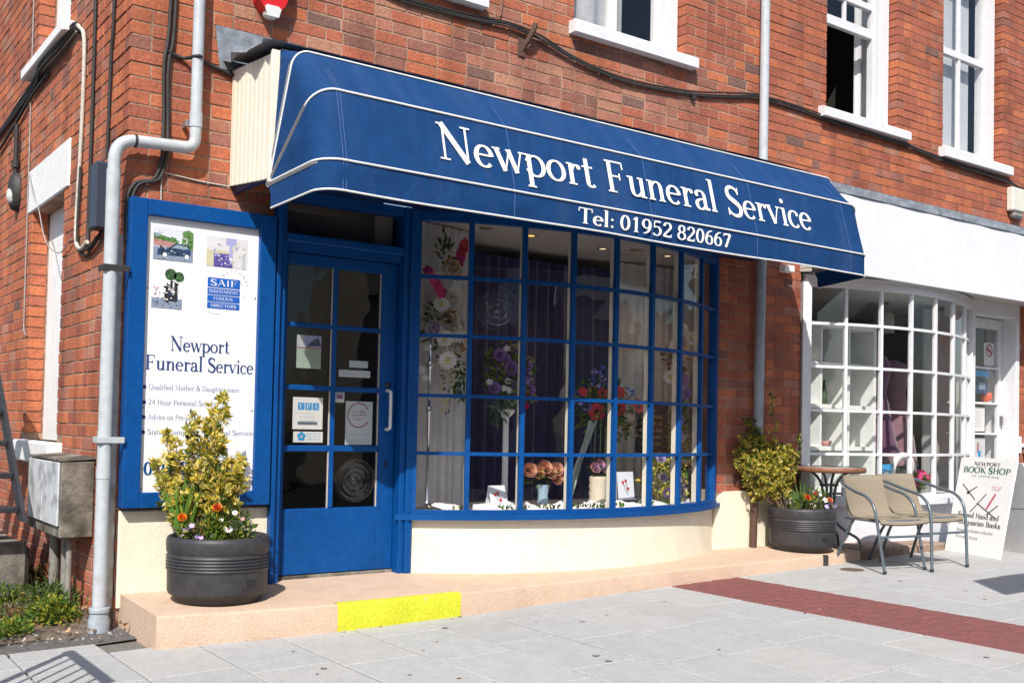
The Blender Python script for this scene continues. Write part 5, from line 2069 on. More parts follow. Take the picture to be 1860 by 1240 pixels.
# 1 tall spray of gladioli and lilies on a silver stand, left pane column
fl = thing('flower_arrangement', 'tall spray of pink gladiolus and white daisies on a silver stand, leftmost in window', 'flowers', (1.98, .06, .56))
mb = MB()
sx, sy = 1.925, 0.02
mb.lathe((sx, sy, .56), [(0.0, 0), (.10, 0), (.10, .012), (.03, .03), (.014, .06), (.011, .30), (.013, .62), (.024, .64), (.012, .66), (.011, .9), (.03, .92), (.012, .95), (.010, 1.10)], 14)
mb.build('stand', mat('polished_silver', (0.75, 0.74, 0.72), 0.15, 0.05, 9, metal=1.0), fl)
for p, r, kd, c1, c2 in (((2.00, .02, 1.88), .05, 'daisy', 'white', 'yellow'), ((1.95, .02, 1.72), .045, 'rose', 'white', 'lilac'), ((2.08, .01, 1.74), .05, 'rose', 'white', 'white'), ((2.12, .0, 1.68), .045, 'daisy', 'white', 'yellow'), ((2.055, .02, 1.80), .058, 'rose', 'white', 'peach'), ((2.03, .02, 1.66), .052, 'daisy', 'white', 'yellow'), ((2.10, .03, 1.93), .055, 'rose', 'white', 'white'), ((2.14, .04, 1.76), .05, 'rose', 'white', 'white'), ((2.15, .02, 1.62), .05, 'rose', 'white', 'peach'), ((2.045, .0, 1.52), .055, 'daisy', 'white', 'yellow'), ((2.06, .0, 2.115), .06, 'rose', 'peach', 'white'), ((1.90, .02, 1.60), .03, 'five', 'white', 'white'), ((1.86, .02, 1.45), .026, 'five', 'white', 'white'), ((1.88, .0, 1.40), .022, 'five', 'white', 'white')):
    put_bloom(fl, p, r, kd, c1, c2)
for i in range(11):
    put_bloom(fl, (2.10 + .0085 * i + .02 * (R() - .5), .03, 2.11 + .019 * i), .032, 'five', 'magenta' if i < 7 else 'red', 'red')
for i in range(9):
    put_bloom(fl, (1.90 + .013 * i + .02 * (R() - .5), .02, 2.09 - .018 * i), .030, 'five', 'magenta', 'magenta')
greenery(fl, (2.02, .07, 1.75), (.13, .06, .20), 70, .06, ['grey', 'green', 'dark'])
greenery(fl, (2.02, .03, 2.24), (.05, .03, .10), 40, .05, ['dark', 'green'], 1.2)
greenery(fl, (2.15, .01, 1.40), (.035, .03, .15), 70, .06, ['green', 'dark', 'blade'], 0, down=.9)
greenery(fl, (2.06, .03, 1.38), (.03, .03, .20), 60, .035, ['grey', 'pale'], 0, down=.5)
# 2 purple rose arrangement on a white pedestal
fl = thing('flower_arrangement', 'rounded arrangement of purple roses on a slim white pedestal in the bow window', 'flowers', (2.6, .12, .56))
mb = MB()
mb.lathe((2.60, .12, .56), [(.0, 0), (.07, 0), (.07, .02), (.022, .04), (.02, .60), (.06, .64), (.06, .66), (0, .66)], 14)
mb.build('stand', M_whitem, fl)
for x, z, r, c in ((2.50, 1.585, .036, 'purple'), (2.575, 1.50, .043, 'purple'), (2.705, 1.525, .042, 'purple'), (2.70, 1.44, .037, 'lilac'), (2.455, 1.36, .04, 'purple'), (2.635, 1.63, .03, 'purple'), (2.76, 1.36, .032, 'purple'), (2.55, 1.56, .03, 'purple'), (2.66, 1.36, .026, 'magenta'), (2.72, 1.345, .026, 'magenta'), (2.70, 1.25, .02, 'magenta')):
    put_bloom(fl, (x, .03 + R() * .05, z), r, 'rose', c, 'lilac' if c == 'purple' else c)
for x, z, c in ((2.60, 1.64, 'lime'), (2.54, 1.63, 'white'), (2.62, 1.57, 'lime'), (2.63, 1.52, 'lime'), (2.73, 1.56, 'lime'), (2.745, 1.47, 'lime'), (2.42, 1.40, 'white'), (2.50, 1.50, 'tan'), (2.76, 1.42, 'lime'), (2.56, 1.41, 'white'), (2.52, 1.36, 'white'), (2.59, 1.35, 'white'), (2.60, 1.28, 'lime'), (2.78, 1.30, 'lime'), (2.56, 1.20, 'lime')):
    put_bloom(fl, (x, .03 + R() * .05, z), .022, 'five' if c == 'white' else 'ball', c, c)
greenery(fl, (2.61, .12, 1.45), (.20, .11, .23), 240, .06, ['blade', 'green', 'dark', 'grey', 'lime'])
greenery(fl, (2.48, .06, 1.22), (.05, .04, .10), 40, .07, ['grey', 'dark'], 0, down=.9)
# 3 poppies and cornflowers
fl = thing('flower_arrangement', 'loose arrangement of red poppies and blue hydrangea over green foliage in the bow window', 'flowers', (3.35, .1, .56))
for x, z, r, k_, c, c2 in ((3.36, 1.225, .055, 'poppy', 'red', 'black'), (3.57, 1.25, .055, 'poppy', 'red', 'black'), (3.74, 1.27, .048, 'poppy', 'red', 'black'), (3.42, 1.36, .035, 'poppy', 'red', 'black'), (3.545, 1.37, .036, 'poppy', 'red', 'red'), (3.53, 1.415, .03, 'poppy', 'red', 'red'), (3.21, 1.36, .03, 'poppy', 'red', 'red'), (3.40, 1.475, .055, 'ball', 'blue', 'blue'), (3.33, 1.46, .045, 'ball', 'blue', 'lilac'), (3.64, 1.345, .05, 'ball', 'blue', 'blue'), (3.21, 1.32, .04, 'ball', 'blue', 'lilac'), (3.27, 1.26, .025, 'ball', 'blue', 'lilac'), (3.66, 1.17, .05, 'ball', 'tan', 'tan'), (3.69, 1.10, .045, 'ball', 'tan', 'tan'), (3.62, .88, .03, 'ball', 'lime', 'lime')):
    put_bloom(fl, (x, .03 + R() * .06, z), r, k_, c, c2)
greenery(fl, (3.45, .14, 1.27), (.28, .12, .20), 260, .065, ['blade', 'green', 'dark', 'lime'])
greenery(fl, (3.58, .06, 1.10), (.06, .05, .08), 60, .055, ['green', 'blade', 'lime'])
mb = MB()
for x0, x1 in ((3.04, 3.32), (3.07, 3.28), (3.02, 3.30)):
    mb.prism([(x0, .0, .62), (x0 + .03, .0, .62), (x1 + .035, .05, 1.16), (x1, .05, 1.16)], (0, .004, 0))
mb.build('sash', mat('pale_green_ribbon', (0.40, 0.47, 0.40), 0.5, 0.1, 9), fl)
mb = MB()
mb.tube([(3.50, .12, .56), (3.50, .12, 1.15)], .012, 8)
mb.tube([(3.36, .10, .60), (3.37, .08, 1.2)], .005, 6)
mb.tube([(3.42, .10, .60), (3.42, .08, 1.2)], .005, 6)
mb.build('stand', mat('bamboo_stem', (0.2, 0.24, 0.1), 0.6, 0.2, 9), fl)
# 4 pink roses in a glass vase
fl = thing('flower_arrangement', 'pink and peach roses in a pale blue glass vase standing low in the bow window', 'flowers', (2.82, -.05, .56))
for x, z, c in ((2.675, .815, 'pink'), (2.80, .835, 'pink'), (2.755, .80, 'peach'), (2.85, .80, 'pink'), (2.90, .82, 'pink'), (2.92, .76, 'pink')):
    put_bloom(fl, (x, -.08 + R() * .03, z), .042, 'rose', c, 'peach')
greenery(fl, (2.80, -.03, .76), (.10, .06, .06), 80, .05, ['green', 'dark'])
mb = MB()
mb.lathe((2.80, -.05, .555), [(.0, 0), (.036, 0), (.04, .02), (.034, .09), (.045, .16)], 14)
mb.build('vase', mat('blue_glass_vase', (0.30, 0.42, 0.50), 0.1, 0.05, 9), fl)
# 5 ivory pot, 6-7 cards
fl = thing('flower_arrangement', 'ivory pleated pot with dusky pink flowers at the foot of the poppies', 'flowers', (3.27, -.05, .56))
mb = MB()
prof = [(.0, 0), (.055, 0)]
for i in range(9):
    prof.append((.058 + (.006 if i % 2 else 0), .02 + i * .024))
mb.lathe((3.27, -.07, .556), prof, 16)
mb.build('pot', mat('ivory_pot', (0.66, 0.58, 0.45), 0.6, 0.1, 12), fl)
for x, z in ((3.22, .83), (3.26, .85), (3.31, .83)):
    put_bloom(fl, (x, -.10, z), .034, 'rose', 'pink', 'lilac')
greenery(fl, (3.28, -.07, .82), (.07, .05, .05), 50, .045, ['green', 'dark', 'grey'])


def card(cx, cy, z, w_, h, tilt, yaw_, label):
    t = thing('greeting_card', label, 'card', (cx, cy, z))
    ax = Vector((math.cos(yaw_), math.sin(yaw_), 0))
    up = Vector((-math.sin(yaw_) * -tilt, math.cos(yaw_) * tilt, 1)).normalized()
    c = Vector((cx, cy, z))
    nn = ax.cross(up).normalized()
    mb = MB()
    mb.prism([c - ax * w_ / 2, c + ax * w_ / 2, c + ax * w_ / 2 + up * h, c - ax * w_ / 2 + up * h], nn * -.003)
    mb.prism([c - ax * w_ / 2 + up * h, c + ax * w_ / 2 + up * h, c + ax * w_ / 2 - nn * .09, c - ax * w_ / 2 - nn * .09], nn * -.003)
    mb.build('paper', mat('white_card', (0.70, 0.73, 0.78), 0.6, 0.03, 9), t)
    mb = MB()
    for dx, dz in ((-.18, .62), (.12, .40), (.0, .68)):
        bloom(mb, c + ax * dx * w_ + up * dz * h + nn * .002, nn, .014, 'five', fi['red'], fi['red'])
        mb.add([c + ax * dx * w_ + up * dz * h + nn * .0015, c + ax * (dx + .04) * w_ + up * dz * h + nn * .0015, c + ax * .05 * w_ + up * .12 * h + nn * .0015], [(0, 1, 2)], fi['black'])
    mb.build('print', fm, t)


card(2.42, -.09, .558, .135, .165, .35, .05, 'white card with small red flowers leaning at the foot of the purple roses')
card(3.49, -.13, .60, .155, .20, .12, .02, 'white framed card with red flowers on a dark block right of the ivory pot')
mb = MB()
mb.bev(3.36, 3.64, -.14, .10, .556, .597, .004)
tag(mb.build('display_block', M_iron), 'dark display block under the framed flower card', 'block')
# 8 yellow green posy, 9 trailing foliage, 10 plaque
fl = thing('flower_arrangement', 'low yellow green posy with purple flowers right of the framed card', 'flowers', (3.86, -.1, .56))
greenery(fl, (3.84, -.10, .74), (.17, .09, .13), 330, .05, ['lime', 'gold', 'lime', 'green', 'pale'])
for x, z, c in ((3.89, .80, 'purple'), (3.78, .76, 'lilac'), (3.83, .65, 'purple'), (3.76, .90, 'lilac'), (3.92, .92, 'purple')):
    put_bloom(fl, (x, -.19, z), .030, 'rose', c, 'lilac')
for x, z in ((3.73, .82), (3.80, .85), (3.86, .86), (3.94, .84), (3.74, .70), (3.80, .68), (3.90, .70), (3.96, .74), (3.84, .73), (3.97, .64)):
    put_bloom(fl, (x, -.20, z), .034, 'ball', 'yellow', 'lime')
fl = thing('flower_arrangement', 'upright green foliage with lilac flowers near the right end of the bow window', 'flowers', (4.12, 0, .56))
greenery(fl, (4.14, .02, 1.0), (.10, .07, .36), 260, .06, ['green', 'blade', 'lime', 'green'])
for x, z, c in ((4.06, .70, 'lilac'), (4.10, .66, 'lilac'), (4.05, 1.18, 'lilac'), (4.12, 1.38, 'lilac'), (4.10, 1.48, 'purple'), (4.06, 1.05, 'white')):
    put_bloom(fl, (x, -.07, z), .038, 'rose', c, 'lilac')
fl = thing('flower_arrangement', 'white daisies hanging high in front of the white curtain at the right', 'flowers', (4.1, .0, 1.7))
for x, z in ((4.02, 1.74), (3.98, 1.50), (4.20, 1.80), (4.10, 1.86)):
    put_bloom(fl, (x, -.05, z), .05, 'daisy', 'white', 'yellow')
greenery(fl, (4.06, .0, 1.66), (.10, .05, .12), 60, .06, ['dark', 'dry'])
pq = thing('memorial_plaque', 'black memorial plaque with rows of gold lettering behind the yellow posy', 'plaque', (3.88, .06, .95))
mb = MB()
mb.bev(3.74, 4.06, .05, .07, .93, 1.29, .004)
mb.build('plate', mat('polished_black_granite', (0.012, 0.012, 0.012), 0.25, 0.1, 20), pq)
mb = MB()
for i, t in enumerate(('IN', 'LOVING MEMORY', 'OF A DEAR', 'FATHER AND', 'HUSBAND', 'AT REST')[:6]):
    t = ''.join(ch for ch in t if ch in G)
    letter(mb, t, lambda u, v, l: (u, .0492 - l, v), 3.78 + (.08 if i == 0 else 0), 1.235 - i * .05, .026, .06 if i == 0 else .22)
mb.build('lettering', mat('gold_lettering', (0.55, 0.40, 0.12), 0.4, 0.05, 9), pq)
# scattered blossoms and ivy on the satin
sb_ = MB()
lv = MB()
for i in range(34):
    x = 2.0 + 2.0 * R()
    t = (x - 1.775) / 2.69
    y = fA(t, -.06 - .12 * R())[1]
    if R() < .4:
        bloom(sb_, Vector((x, y, .585)), Vector((-.2, -.7, .7)), .028, 'five', fi['white'], fi['yellow'])
    for q in range(5):
        leaf(lv, Vector((x + (R() - .5) * .08, y + (R() - .5) * .05, .565)), Vector((R() - .5, R() - .5, .6)), .045, .02, li[random.choice(['green', 'dark', 'blade'])])
o = tag(sb_.build('blossom_garland', fm), 'white blossoms strewn over the satin along the bow window sill', 'garland')
lv.build('ivy', lm, o)
# draped folds of satin
sa = MB()
rows = []
for j in range(7):
    row = []
    for i in range(70):
        t = 0.02 + .96 * i / 69
        off = -.05 - .30 * j / 6
        p = fA(t, off)
        row.append((p[0], p[1], .558 + .045 * (1 - abs(j - 3) / 3.2) * (.6 + .5 * math.sin(t * 60 + j)) + .008 * math.sin(t * 130)))
    rows.append(row)
sa.grid(rows)
tag(sa.build('satin_cloth', M_satin), 'crumpled white satin cloth spread over the window bottom', 'cloth')

# a few panes are old bullseye glass: rings round a thick centre


def bullseye(par, c, d, r, lab=None):
    c, d = Vector(c), Vector(d).normalized()
    a = d.cross(Vector((0, 0, 1))).normalized()
    b = a.cross(d)
    rows = []
    for k in range(31):
        q = r * k / 30
        h = .0035 * math.sin(q * 190) * (1 - q / r) + .009 * math.exp(-(q / .018) ** 2)
        rows.append([c + (a * math.cos(t) + b * math.sin(t)) * q + d * (.002 + h) for t in [2 * PI * i / 32 for i in range(33)]])
    mb = MB()
    mb.grid(rows)
    return mb.build('bullseye', M_gl, par)


for t_, z_ in ((1.5 / 8, 1.845), (4.5 / 8, 1.475)):
    q_, q2 = fA(t_, 0.0), fA(t_, .1)
    bullseye(winA, (q_[0], q_[1], z_), (q2[0] - q_[0], q2[1] - q_[1], 0), .15)
bullseye(door, (1.43, .058, .755), (0, -1, 0), .135)

# notices behind the door panes
PY = 0.0665


def notice(label, x0, x1, z0, z1, fn, base='white', name='notice'):
    t = thing(name, label, 'notice', ((x0 + x1) / 2, PY, z0))
    mb = MB()
    mb.box(x0, x1, PY, PY + .002, z0, z1, pi_[base])
    mb.build('paper', pm2, t)
    mb = MB()
    fn(mb, x0, x1, z0, z1)
    if mb.v:
        mb.build('print', pm2, t)
    return t


PC2 = dict(PC)
PC2['sheet'] = mat('print_sheet', (0.60, 0.66, 0.68), 0.6, 0.03, 20)
PC2['palegreen'] = mat('print_palegreen', (0.36, 0.45, 0.36), 0.6, 0.04, 20)
PC2['cyan'] = mat('print_cyan', (0.03, 0.30, 0.62), 0.6, 0.03, 20)
PC2['maroon'] = mat('print_maroon', (0.33, 0.035, 0.08), 0.6, 0.03, 20)
pk2 = list(PC2)
pm2 = list(PC2.values())
pi_ = {k: i for i, k in enumerate(pk2)}
PF = PY - .0006
fsn = lambda u, v, l: (u, PF - .0004 - l, v)


def n_leaflet(mb, a, b, c, d):
    flat(mb, a, b, c + (d - c) * .62, d, PF, pi_['grey'])
    flat(mb, a + .05, b, c + (d - c) * .66, d, PF - .0002, pi_['lilac'])
    mb.add([(a + .06, PF - .0004, c + (d - c) * .66), (b, PF - .0004, c + (d - c) * .70), (b - .02, PF - .0004, d - .01), (a + .10, PF - .0004, d - .03)], [(0, 1, 2, 3)], pi_['car'])
    flat(mb, a, b, c + (d - c) * .60, c + (d - c) * .63, PF - .0005, pi_['maroon'])
    flat(mb, a, b, c, c + (d - c) * .595, PF, pi_['palegreen'])
    for k in range(4):
        letter(mb, 'our service for you'[:14 + k], fsn, a + .02, c + .075 - k * .018 + .02, .009, .10, pi_['grey'])


notice('leaflet with a grey picture over a pale green text half, upper left door pane', 1.03, 1.187, 1.425, 1.622, n_leaflet)
notice('small white strip label above the wider one in the door', 1.378, 1.505, 1.445, 1.487, lambda mb, a, b, c, d: letter(mb, 'OPEN', fsn, a + .035, c + .013, .014, .05, pi_['sheet']), 'sheet')
notice('wide white strip label low in the right hand door pane', 1.308, 1.522, 1.385, 1.428, lambda mb, a, b, c, d: letter(mb, 'PLEASE CALL', fsn, a + .03, c + .013, .012, .15, pi_['grey']), 'sheet')


def n_fpa(mb, a, b, c, d):
    for i, ch in enumerate('FPA'):
        flat(mb, a + .032 + i * .047, a + .074 + i * .047, d - .075, d - .032, PF, pi_['cyan'])
        letter(mb, ch, fsn, a + .042 + i * .047, d - .068, .030, .022, pi_['white'])
    for k, t in enumerate(('FUNERAL', 'PLANNING', 'AUTHORITY')):
        letter(mb, ''.join(q for q in t if q in G), fsn, a + .045, d - .10 - k * .023, .010, .10, pi_['grey'])
    flat(mb, a + .032, b - .032, c + .026, c + .046, PF, pi_['road'])
    for k in range(14):
        flat(mb, a + .036 + k * .0085, a + .040 + k * .0085, c + .028, c + .044, PF - .0003, pi_['black'])


notice('white notice headed with three bright blue letter blocks in the left door pane', 1.015, 1.208, 1.062, 1.252, n_fpa)


def n_flower(mb, a, b, c, d):
    cx, cz = a + .052, c + .035
    for i in range(5):
        t = 2 * PI * i / 5 + .3
        mb.add([(cx + .017 * math.cos(t) + .012 * math.cos(q), PF - .0001 * (i + 1), cz + .017 * math.sin(t) + .012 * math.sin(q)) for q in [k * PI / 4 for k in range(8)]], [tuple(range(8))], pi_['cyan'])
    mb.add([(cx + .008 * math.cos(q), PF - .0008, cz + .008 * math.sin(q)) for q in [k * PI / 4 for k in range(8)]], [tuple(range(8))], pi_['cream'])
    for k in range(3):
        letter(mb, 'forget me not', fsn, a + .085, c + .048 - k * .016, .008, .085, pi_['cyan'])


notice('white sticker with a blue five petal flower, lowest in the left door pane', 1.022, 1.212, .984, 1.048, n_flower)
notice('tiny pink and white sticker in the corner of the right door pane', 1.284, 1.349, 1.228, 1.290, lambda mb, a, b, c, d: (flat(mb, a + .006, b - .006, c + .02, d - .006, PF, pi_['lilac']), flat(mb, a + .018, b - .014, c + .026, d - .018, PF - .0003, pi_['maroon'])))


def n_ring(mb, a, b, c, d):
    cx, cz = (a + b) / 2 - .004, d - .085
    ring = [[(cx + q * math.cos(t), PF, cz + q * math.sin(t)) for t in [math.radians(30 + 300 * i / 30) for i in range(31)]] for q in (.070, .077)]
    mb.grid(ring, pi_['maroon'])
    letter(mb, 'THE PRIDE', fsn, cx - .05, cz + .015, .011, .10, pi_['maroon'])
    letter(mb, 'OF SERVICE', fsn, cx - .05, cz - .004, .011, .10, pi_['maroon'])
    letter(mb, 'here', fsn, cx - .02, cz - .028, .011, .05, pi_['maroon'])
    letter(mb, 'care and comfort', fsn, a + .02, c + .06, .011, .13, pi_['grey'])
    letter(mb, 'at all hours', fsn, a + .015, c + .02, .010, .09, pi_['grey'])


notice('tall white notice with a dark red ring, right door pane beside the handle', 1.361, 1.545, .972, 1.238, n_ring, 'sheet')

# ================================================================== INSIDE THE SHOP NEXT DOOR
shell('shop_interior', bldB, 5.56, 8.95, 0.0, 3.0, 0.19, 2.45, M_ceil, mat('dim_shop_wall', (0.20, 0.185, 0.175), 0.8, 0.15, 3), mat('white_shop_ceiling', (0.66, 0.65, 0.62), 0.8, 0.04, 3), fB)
su = thing('shelf_unit', 'white cube shelving unit just inside the white shop window', 'shelves', (5.62, .2, .2))
mb = MB()
SHX = [5.63, 6.01, 6.40, 6.78]
SHZ = [.22, .60, .97, 1.34, 1.71, 2.06]
mb.bev(SHX[0] - .018, SHX[0] + .018, .16, .52, .2, 2.08, .002)
mb.bev(SHX[-1] - .018, SHX[-1] + .018, .16, .52, .2, 2.08, .002)
mb.box(SHX[0] + .0185, SHX[-1] - .0185, .52, .53, .2, 2.08)
M_shelf = mat('white_laminate', (0.77, 0.79, 0.76), 0.5, 0.03, 4)
su_b = mb.build('case', M_shelf, su)
for x in SHX[1:-1]:
    mb = MB()
    mb.box(x - .012, x + .012, .162, .519, .24, 2.04)
    mb.build('divider', M_shelf, su)
for z in SHZ:
    mb = MB()
    mb.box(SHX[0] + .0185, SHX[-1] - .0185, .16, .5195, z - .018, z + .018)
    mb.build('shelf', M_shelf, su)
for x, z, w_, h, c, lab in ((6.20, 1.36, .06, .22, 'dkgreen', 'dark green bottle standing on the white cube shelves'), (6.24, .985, .09, .05, 'brick', 'small reddish dish on the white cube shelves'), (5.93, 1.36, .05, .05, 'cyan', 'tiny blue box on the white cube shelves')):
    mb = MB()
    if h > .1:
        mb.lathe((x, .28, z), [(0, 0), (w_ * .5, 0), (w_ * .55, h * .5), (w_ * .2, h * .75), (w_ * .2, h), (0, h)], 12)
    else:
        mb.lathe((x, .28, z), [(0, 0), (w_ * .4, 0), (w_ * .6, h), (w_ * .5, h)], 10)
    tag(mb.build('bottle' if h > .1 else 'dish', PC2[c]), lab, 'bottle' if h > .1 else 'dish')
dr = thing('dress_form', 'plum coloured dress on a tailor stand in the white shop window', 'dress', (7.2, .45, .5))
mb = MB()
mb.lathe((7.12, .42, 0), [(.24, .92), (.20, 1.10), (.135, 1.42), (.115, 1.50), (.14, 1.62), (.165, 1.74), (.12, 1.84), (.04, 1.88)], 18)
mb.build('dress', mat('plum_cloth', (0.10, 0.03, 0.075), 0.8, 0.2, 6, sheen=.3), dr)
mb = MB()
mb.tube([(7.12, .42, .21), (7.12, .42, .95)], .016, 8)
mb.lathe((7.12, .42, .195), [(0, .0), (.16, 0), (.16, .02), (.02, .04)], 14)
mb.build('stand', M_iron, dr)
dr = thing('dress_form', 'dusky pink dress on a tailor stand, right of the plum one', 'dress', (7.6, .5, .5))
mb = MB()
mb.lathe((7.62, .55, 0), [(.24, .80), (.20, 1.10), (.13, 1.42), (.115, 1.52), (.15, 1.70), (.12, 1.80), (.04, 1.84)], 18)
mb.build('dress', mat('dusky_pink_cloth', (0.20, 0.105, 0.13), 0.8, 0.2, 6, sheen=.3), dr)
mb = MB()
mb.tube([(7.62, .55, .21), (7.62, .55, .85)], .016, 8)
mb.lathe((7.62, .55, .195), [(0, .0), (.16, 0), (.16, .02), (.02, .04)], 14)
mb.build('stand', M_iron, dr)
for x, y, lab in ((6.08, .50, 'white drum lamp shade hanging at the left of the shop window'), (7.75, .75, 'white drum lamp shade hanging in the middle of the shop window')):
    t = thing('pendant_lamp', lab, 'lamp', (x, y, 2.1))
    mb = MB()
    mb.lathe((x, y, 2.13), [(.095, 0), (.10, 0), (.10, .20), (.095, .20), (.095, 0)], 20)
    mb.build('shade', mat('cream_lamp_cloth', (0.60, 0.58, 0.52), 0.8, 0.05, 6, trans=.3), t)
    mb = MB()
    mb.tube([(x, y, 2.33), (x, y, 2.449)], .006, 6)
    mb.lathe((x, y, 2.42), [(.0, 0), (.04, 0), (.045, .028)], 12)
    mb.build('cord', M_iron, t)
wr = MB()
wr.tube([(7.16 + .17 * math.cos(a), .12, .74 + .17 * math.sin(a)) for a in [2 * PI * i / 28 for i in range(28)]], .032, 8, closed=True)
tag(wr.build('wicker_wreath', mat('white_wicker', (0.68, 0.66, 0.62), 0.8, 0.2, 40, .6, 90)), 'white wicker ring low in the shop window behind the second chair', 'wreath')
pt = thing('poinsettia', 'dark red poinsettia plant on the shop window bottom', 'plant', (7.35, .15, .56))
greenery(pt, (7.36, .16, .66), (.14, .10, .10), 90, .08, ['dark', 'green'])
for i in range(7):
    put_bloom(pt, (7.26 + .035 * i + .02 * R(), .08, .64 + .10 * R()), .055, 'daisy', 'magenta', 'red', Vector((-.5, -.8, .4)))
bp_ = thing('picture_card', 'bright blue picture card propped low in the shop window', 'picture', (6.9, .1, .56))
mb = MB()
mb.box(6.82, 7.0, .10, .106, .565, .83, pi_['cyan'])
flat(mb, 6.85, 6.91, .60, .76, .0988, pi_['white'])
flat(mb, 6.92, 6.97, .58, .66, .0988, pi_['cream'])
mb.build('card', pm2, bp_)
bx_ = MB()
bx_.bev(5.60, 7.98, .02, .9, .2, .558, .004)
tag(bx_.build('window_platform', M_shelf), 'white platform along the bottom of the shop window', 'platform')
# behind the recessed door
DY = .158


def dnotice(label, x0, x1, z0, z1, base, fn=None):
    t = thing('notice', label, 'notice', ((x0 + x1) / 2, DY, z0))
    mb = MB()
    mb.box(x0, x1, DY, DY + .002, z0, z1, pi_[base])
    if fn:
        fn(mb, x0, x1, z0, z1)
    mb.build('paper', pm2, t)


def nosmoke(mb, a, b, c, d):
    cx, cz, r = (a + b) / 2, c + (d - c) * .66, (b - a) * .34
    mb.grid([[(cx + q * math.cos(2 * PI * i / 24), DY - .0006, cz + q * math.sin(2 * PI * i / 24)) for i in range(25)] for q in (r * .78, r)], pi_['red'])
    mb.obox((cx, DY - .0012, cz), Vector((r * .8, 0, -r * .55)), Vector((0, .0003, 0)), Vector((.008, 0, .011)), pi_['red'])
    flat(mb, cx - r * .55, cx + r * .5, cz - .008, cz + .008, DY - .0009, pi_['black'])


dnotice('no smoking notice with a red barred circle, upper part of the white shop door', 8.59, 8.78, 1.83, 2.06, 'white', nosmoke)
dnotice('blue and white card on the white shop door below the no smoking notice', 8.40, 8.69, 1.71, 1.775, 'cyan')
dnotice('dark printed card in the second pane of the white shop door', 8.44, 8.67, 1.54, 1.69, 'car', lambda mb, a, b, c, d: flat(mb, a + .06, b - .06, c + .04, d - .04, DY - .0006, pi_['road']))
dnotice('white typed sheet in the third pane of the white shop door', 8.36, 8.61, 1.155, 1.40, 'white', lambda mb, a, b, c, d: [letter(mb, 'times of opening', lambda u, v, l: (u, DY - .0008 - l, v), a + .03, d - .05 - k * .03, .012, .13, pi_['grey']) for k in range(6)])
dnotice('white poster with an orange figure in the lowest pane of the white shop door', 8.34, 8.62, .78, 1.09, 'palegrey', lambda mb, a, b, c, d: (flat(mb, a + .13, a + .17, c + .16, c + .26, DY - .0006, pi_['brick']), flat(mb, a + .15, a + .20, c + .12, c + .18, DY - .0009, pi_['cyan'])))
ob = MB()
ob.lathe((8.73, .21, 1.458), [(0, 0), (.03, .004), (.052, .03), (.058, .06), (.05, .09), (.02, .105), (0, .106)], 16)
tag(ob.build('orange_ball', mat('orange_plastic', (0.75, 0.10, 0.02), 0.4, 0.05, 9)), 'round orange ornament on a ledge behind the white shop door', 'ornament')
for z, lab in ((1.43, 'white ledge with the orange ornament behind the glass of the shop door'), (1.12, 'lower white ledge behind the glass of the shop door')):
    ls = MB()
    ls.box(8.15, 8.9, .175, .30, z, z + .022)
    tag(ls.build('door_ledge', M_shelf), lab, 'ledge')
wp = MB()
wp.box(8.15, 8.94, .55, .57, .2, 2.4)
tag(wp.build('partition', mat('pale_grey_partition', (0.40, 0.40, 0.40), 0.8, 0.1, 3)), 'pale grey partition standing behind the shop door', 'partition')

# ================================================================== PLANTERS AND PLANTS


def planter(cx, cy, z, label):
    t = thing('planter', label, 'planter', (cx, cy, z))
    mb = MB()
    prof = [(.0, .0), (.225, .0), (.228, .028), (.248, .040), (.254, .055), (.256, .15)]
    for k in range(5):
        h = .162 + .016 * k
        prof += [(.256, h), (.263, h + .004), (.263, h + .008), (.256, h + .012)]
    prof += [(.257, .25), (.262, .256), (.264, .31), (.258, .328), (.248, .333), (.238, .326), (.236, .28)]
    mb.lathe((cx, cy, z), prof, 56)
    p = mb.build('pot', M_planter, t)
    mb = MB()
    rows = []
    for j in range(7):
        r = .237 * j / 6
        rows.append([(cx + r * math.cos(a), cy + r * math.sin(a), z + .288 + .014 * R() * (j > 0)) for a in [2 * PI * i / 26 for i in range(27)]])
        rows[-1][-1] = rows[-1][0]
    mb.grid(rows)
    mb.build('soil', M_soil, t)
    # raised maker's plate on the front and a few drain dimples
    d = Vector((CAM.x - cx, CAM.y - cy, 0)).normalized()
    a = math.atan2(d.y, d.x) + .72
    mb = MB()
    rows = [[(cx + .2585 * math.cos(a + q), cy + .2585 * math.sin(a + q), z + h) for q in [-.11 + .22 * i / 6 for i in range(7)]] for h in (.085, .12)]
    mb.grid(rows)
    mb.build('plate', mat('dark_plate', (0.022, 0.022, 0.026), 0.4, 0.1, 20), t)
    return t


P1 = (.435, -.345, .172)
P2 = (5.185, -.315, .185)
planter(*P1, 'black ribbed plastic planter on the step in front of the white sign')
planter(*P2, 'black ribbed plastic planter at the right end of the step by the drainpipe')
CR = Vector((.811, -.585, 0))                                # across the view
CB = Vector((.585, .811, 0))


def spot(P, dx, dz, dep=0.0):
    """a place dx to the right and dz above the soil of a planter"""
    return Vector(P) + CR * dx + CB * dep + Vector((0, 0, .30 + dz))


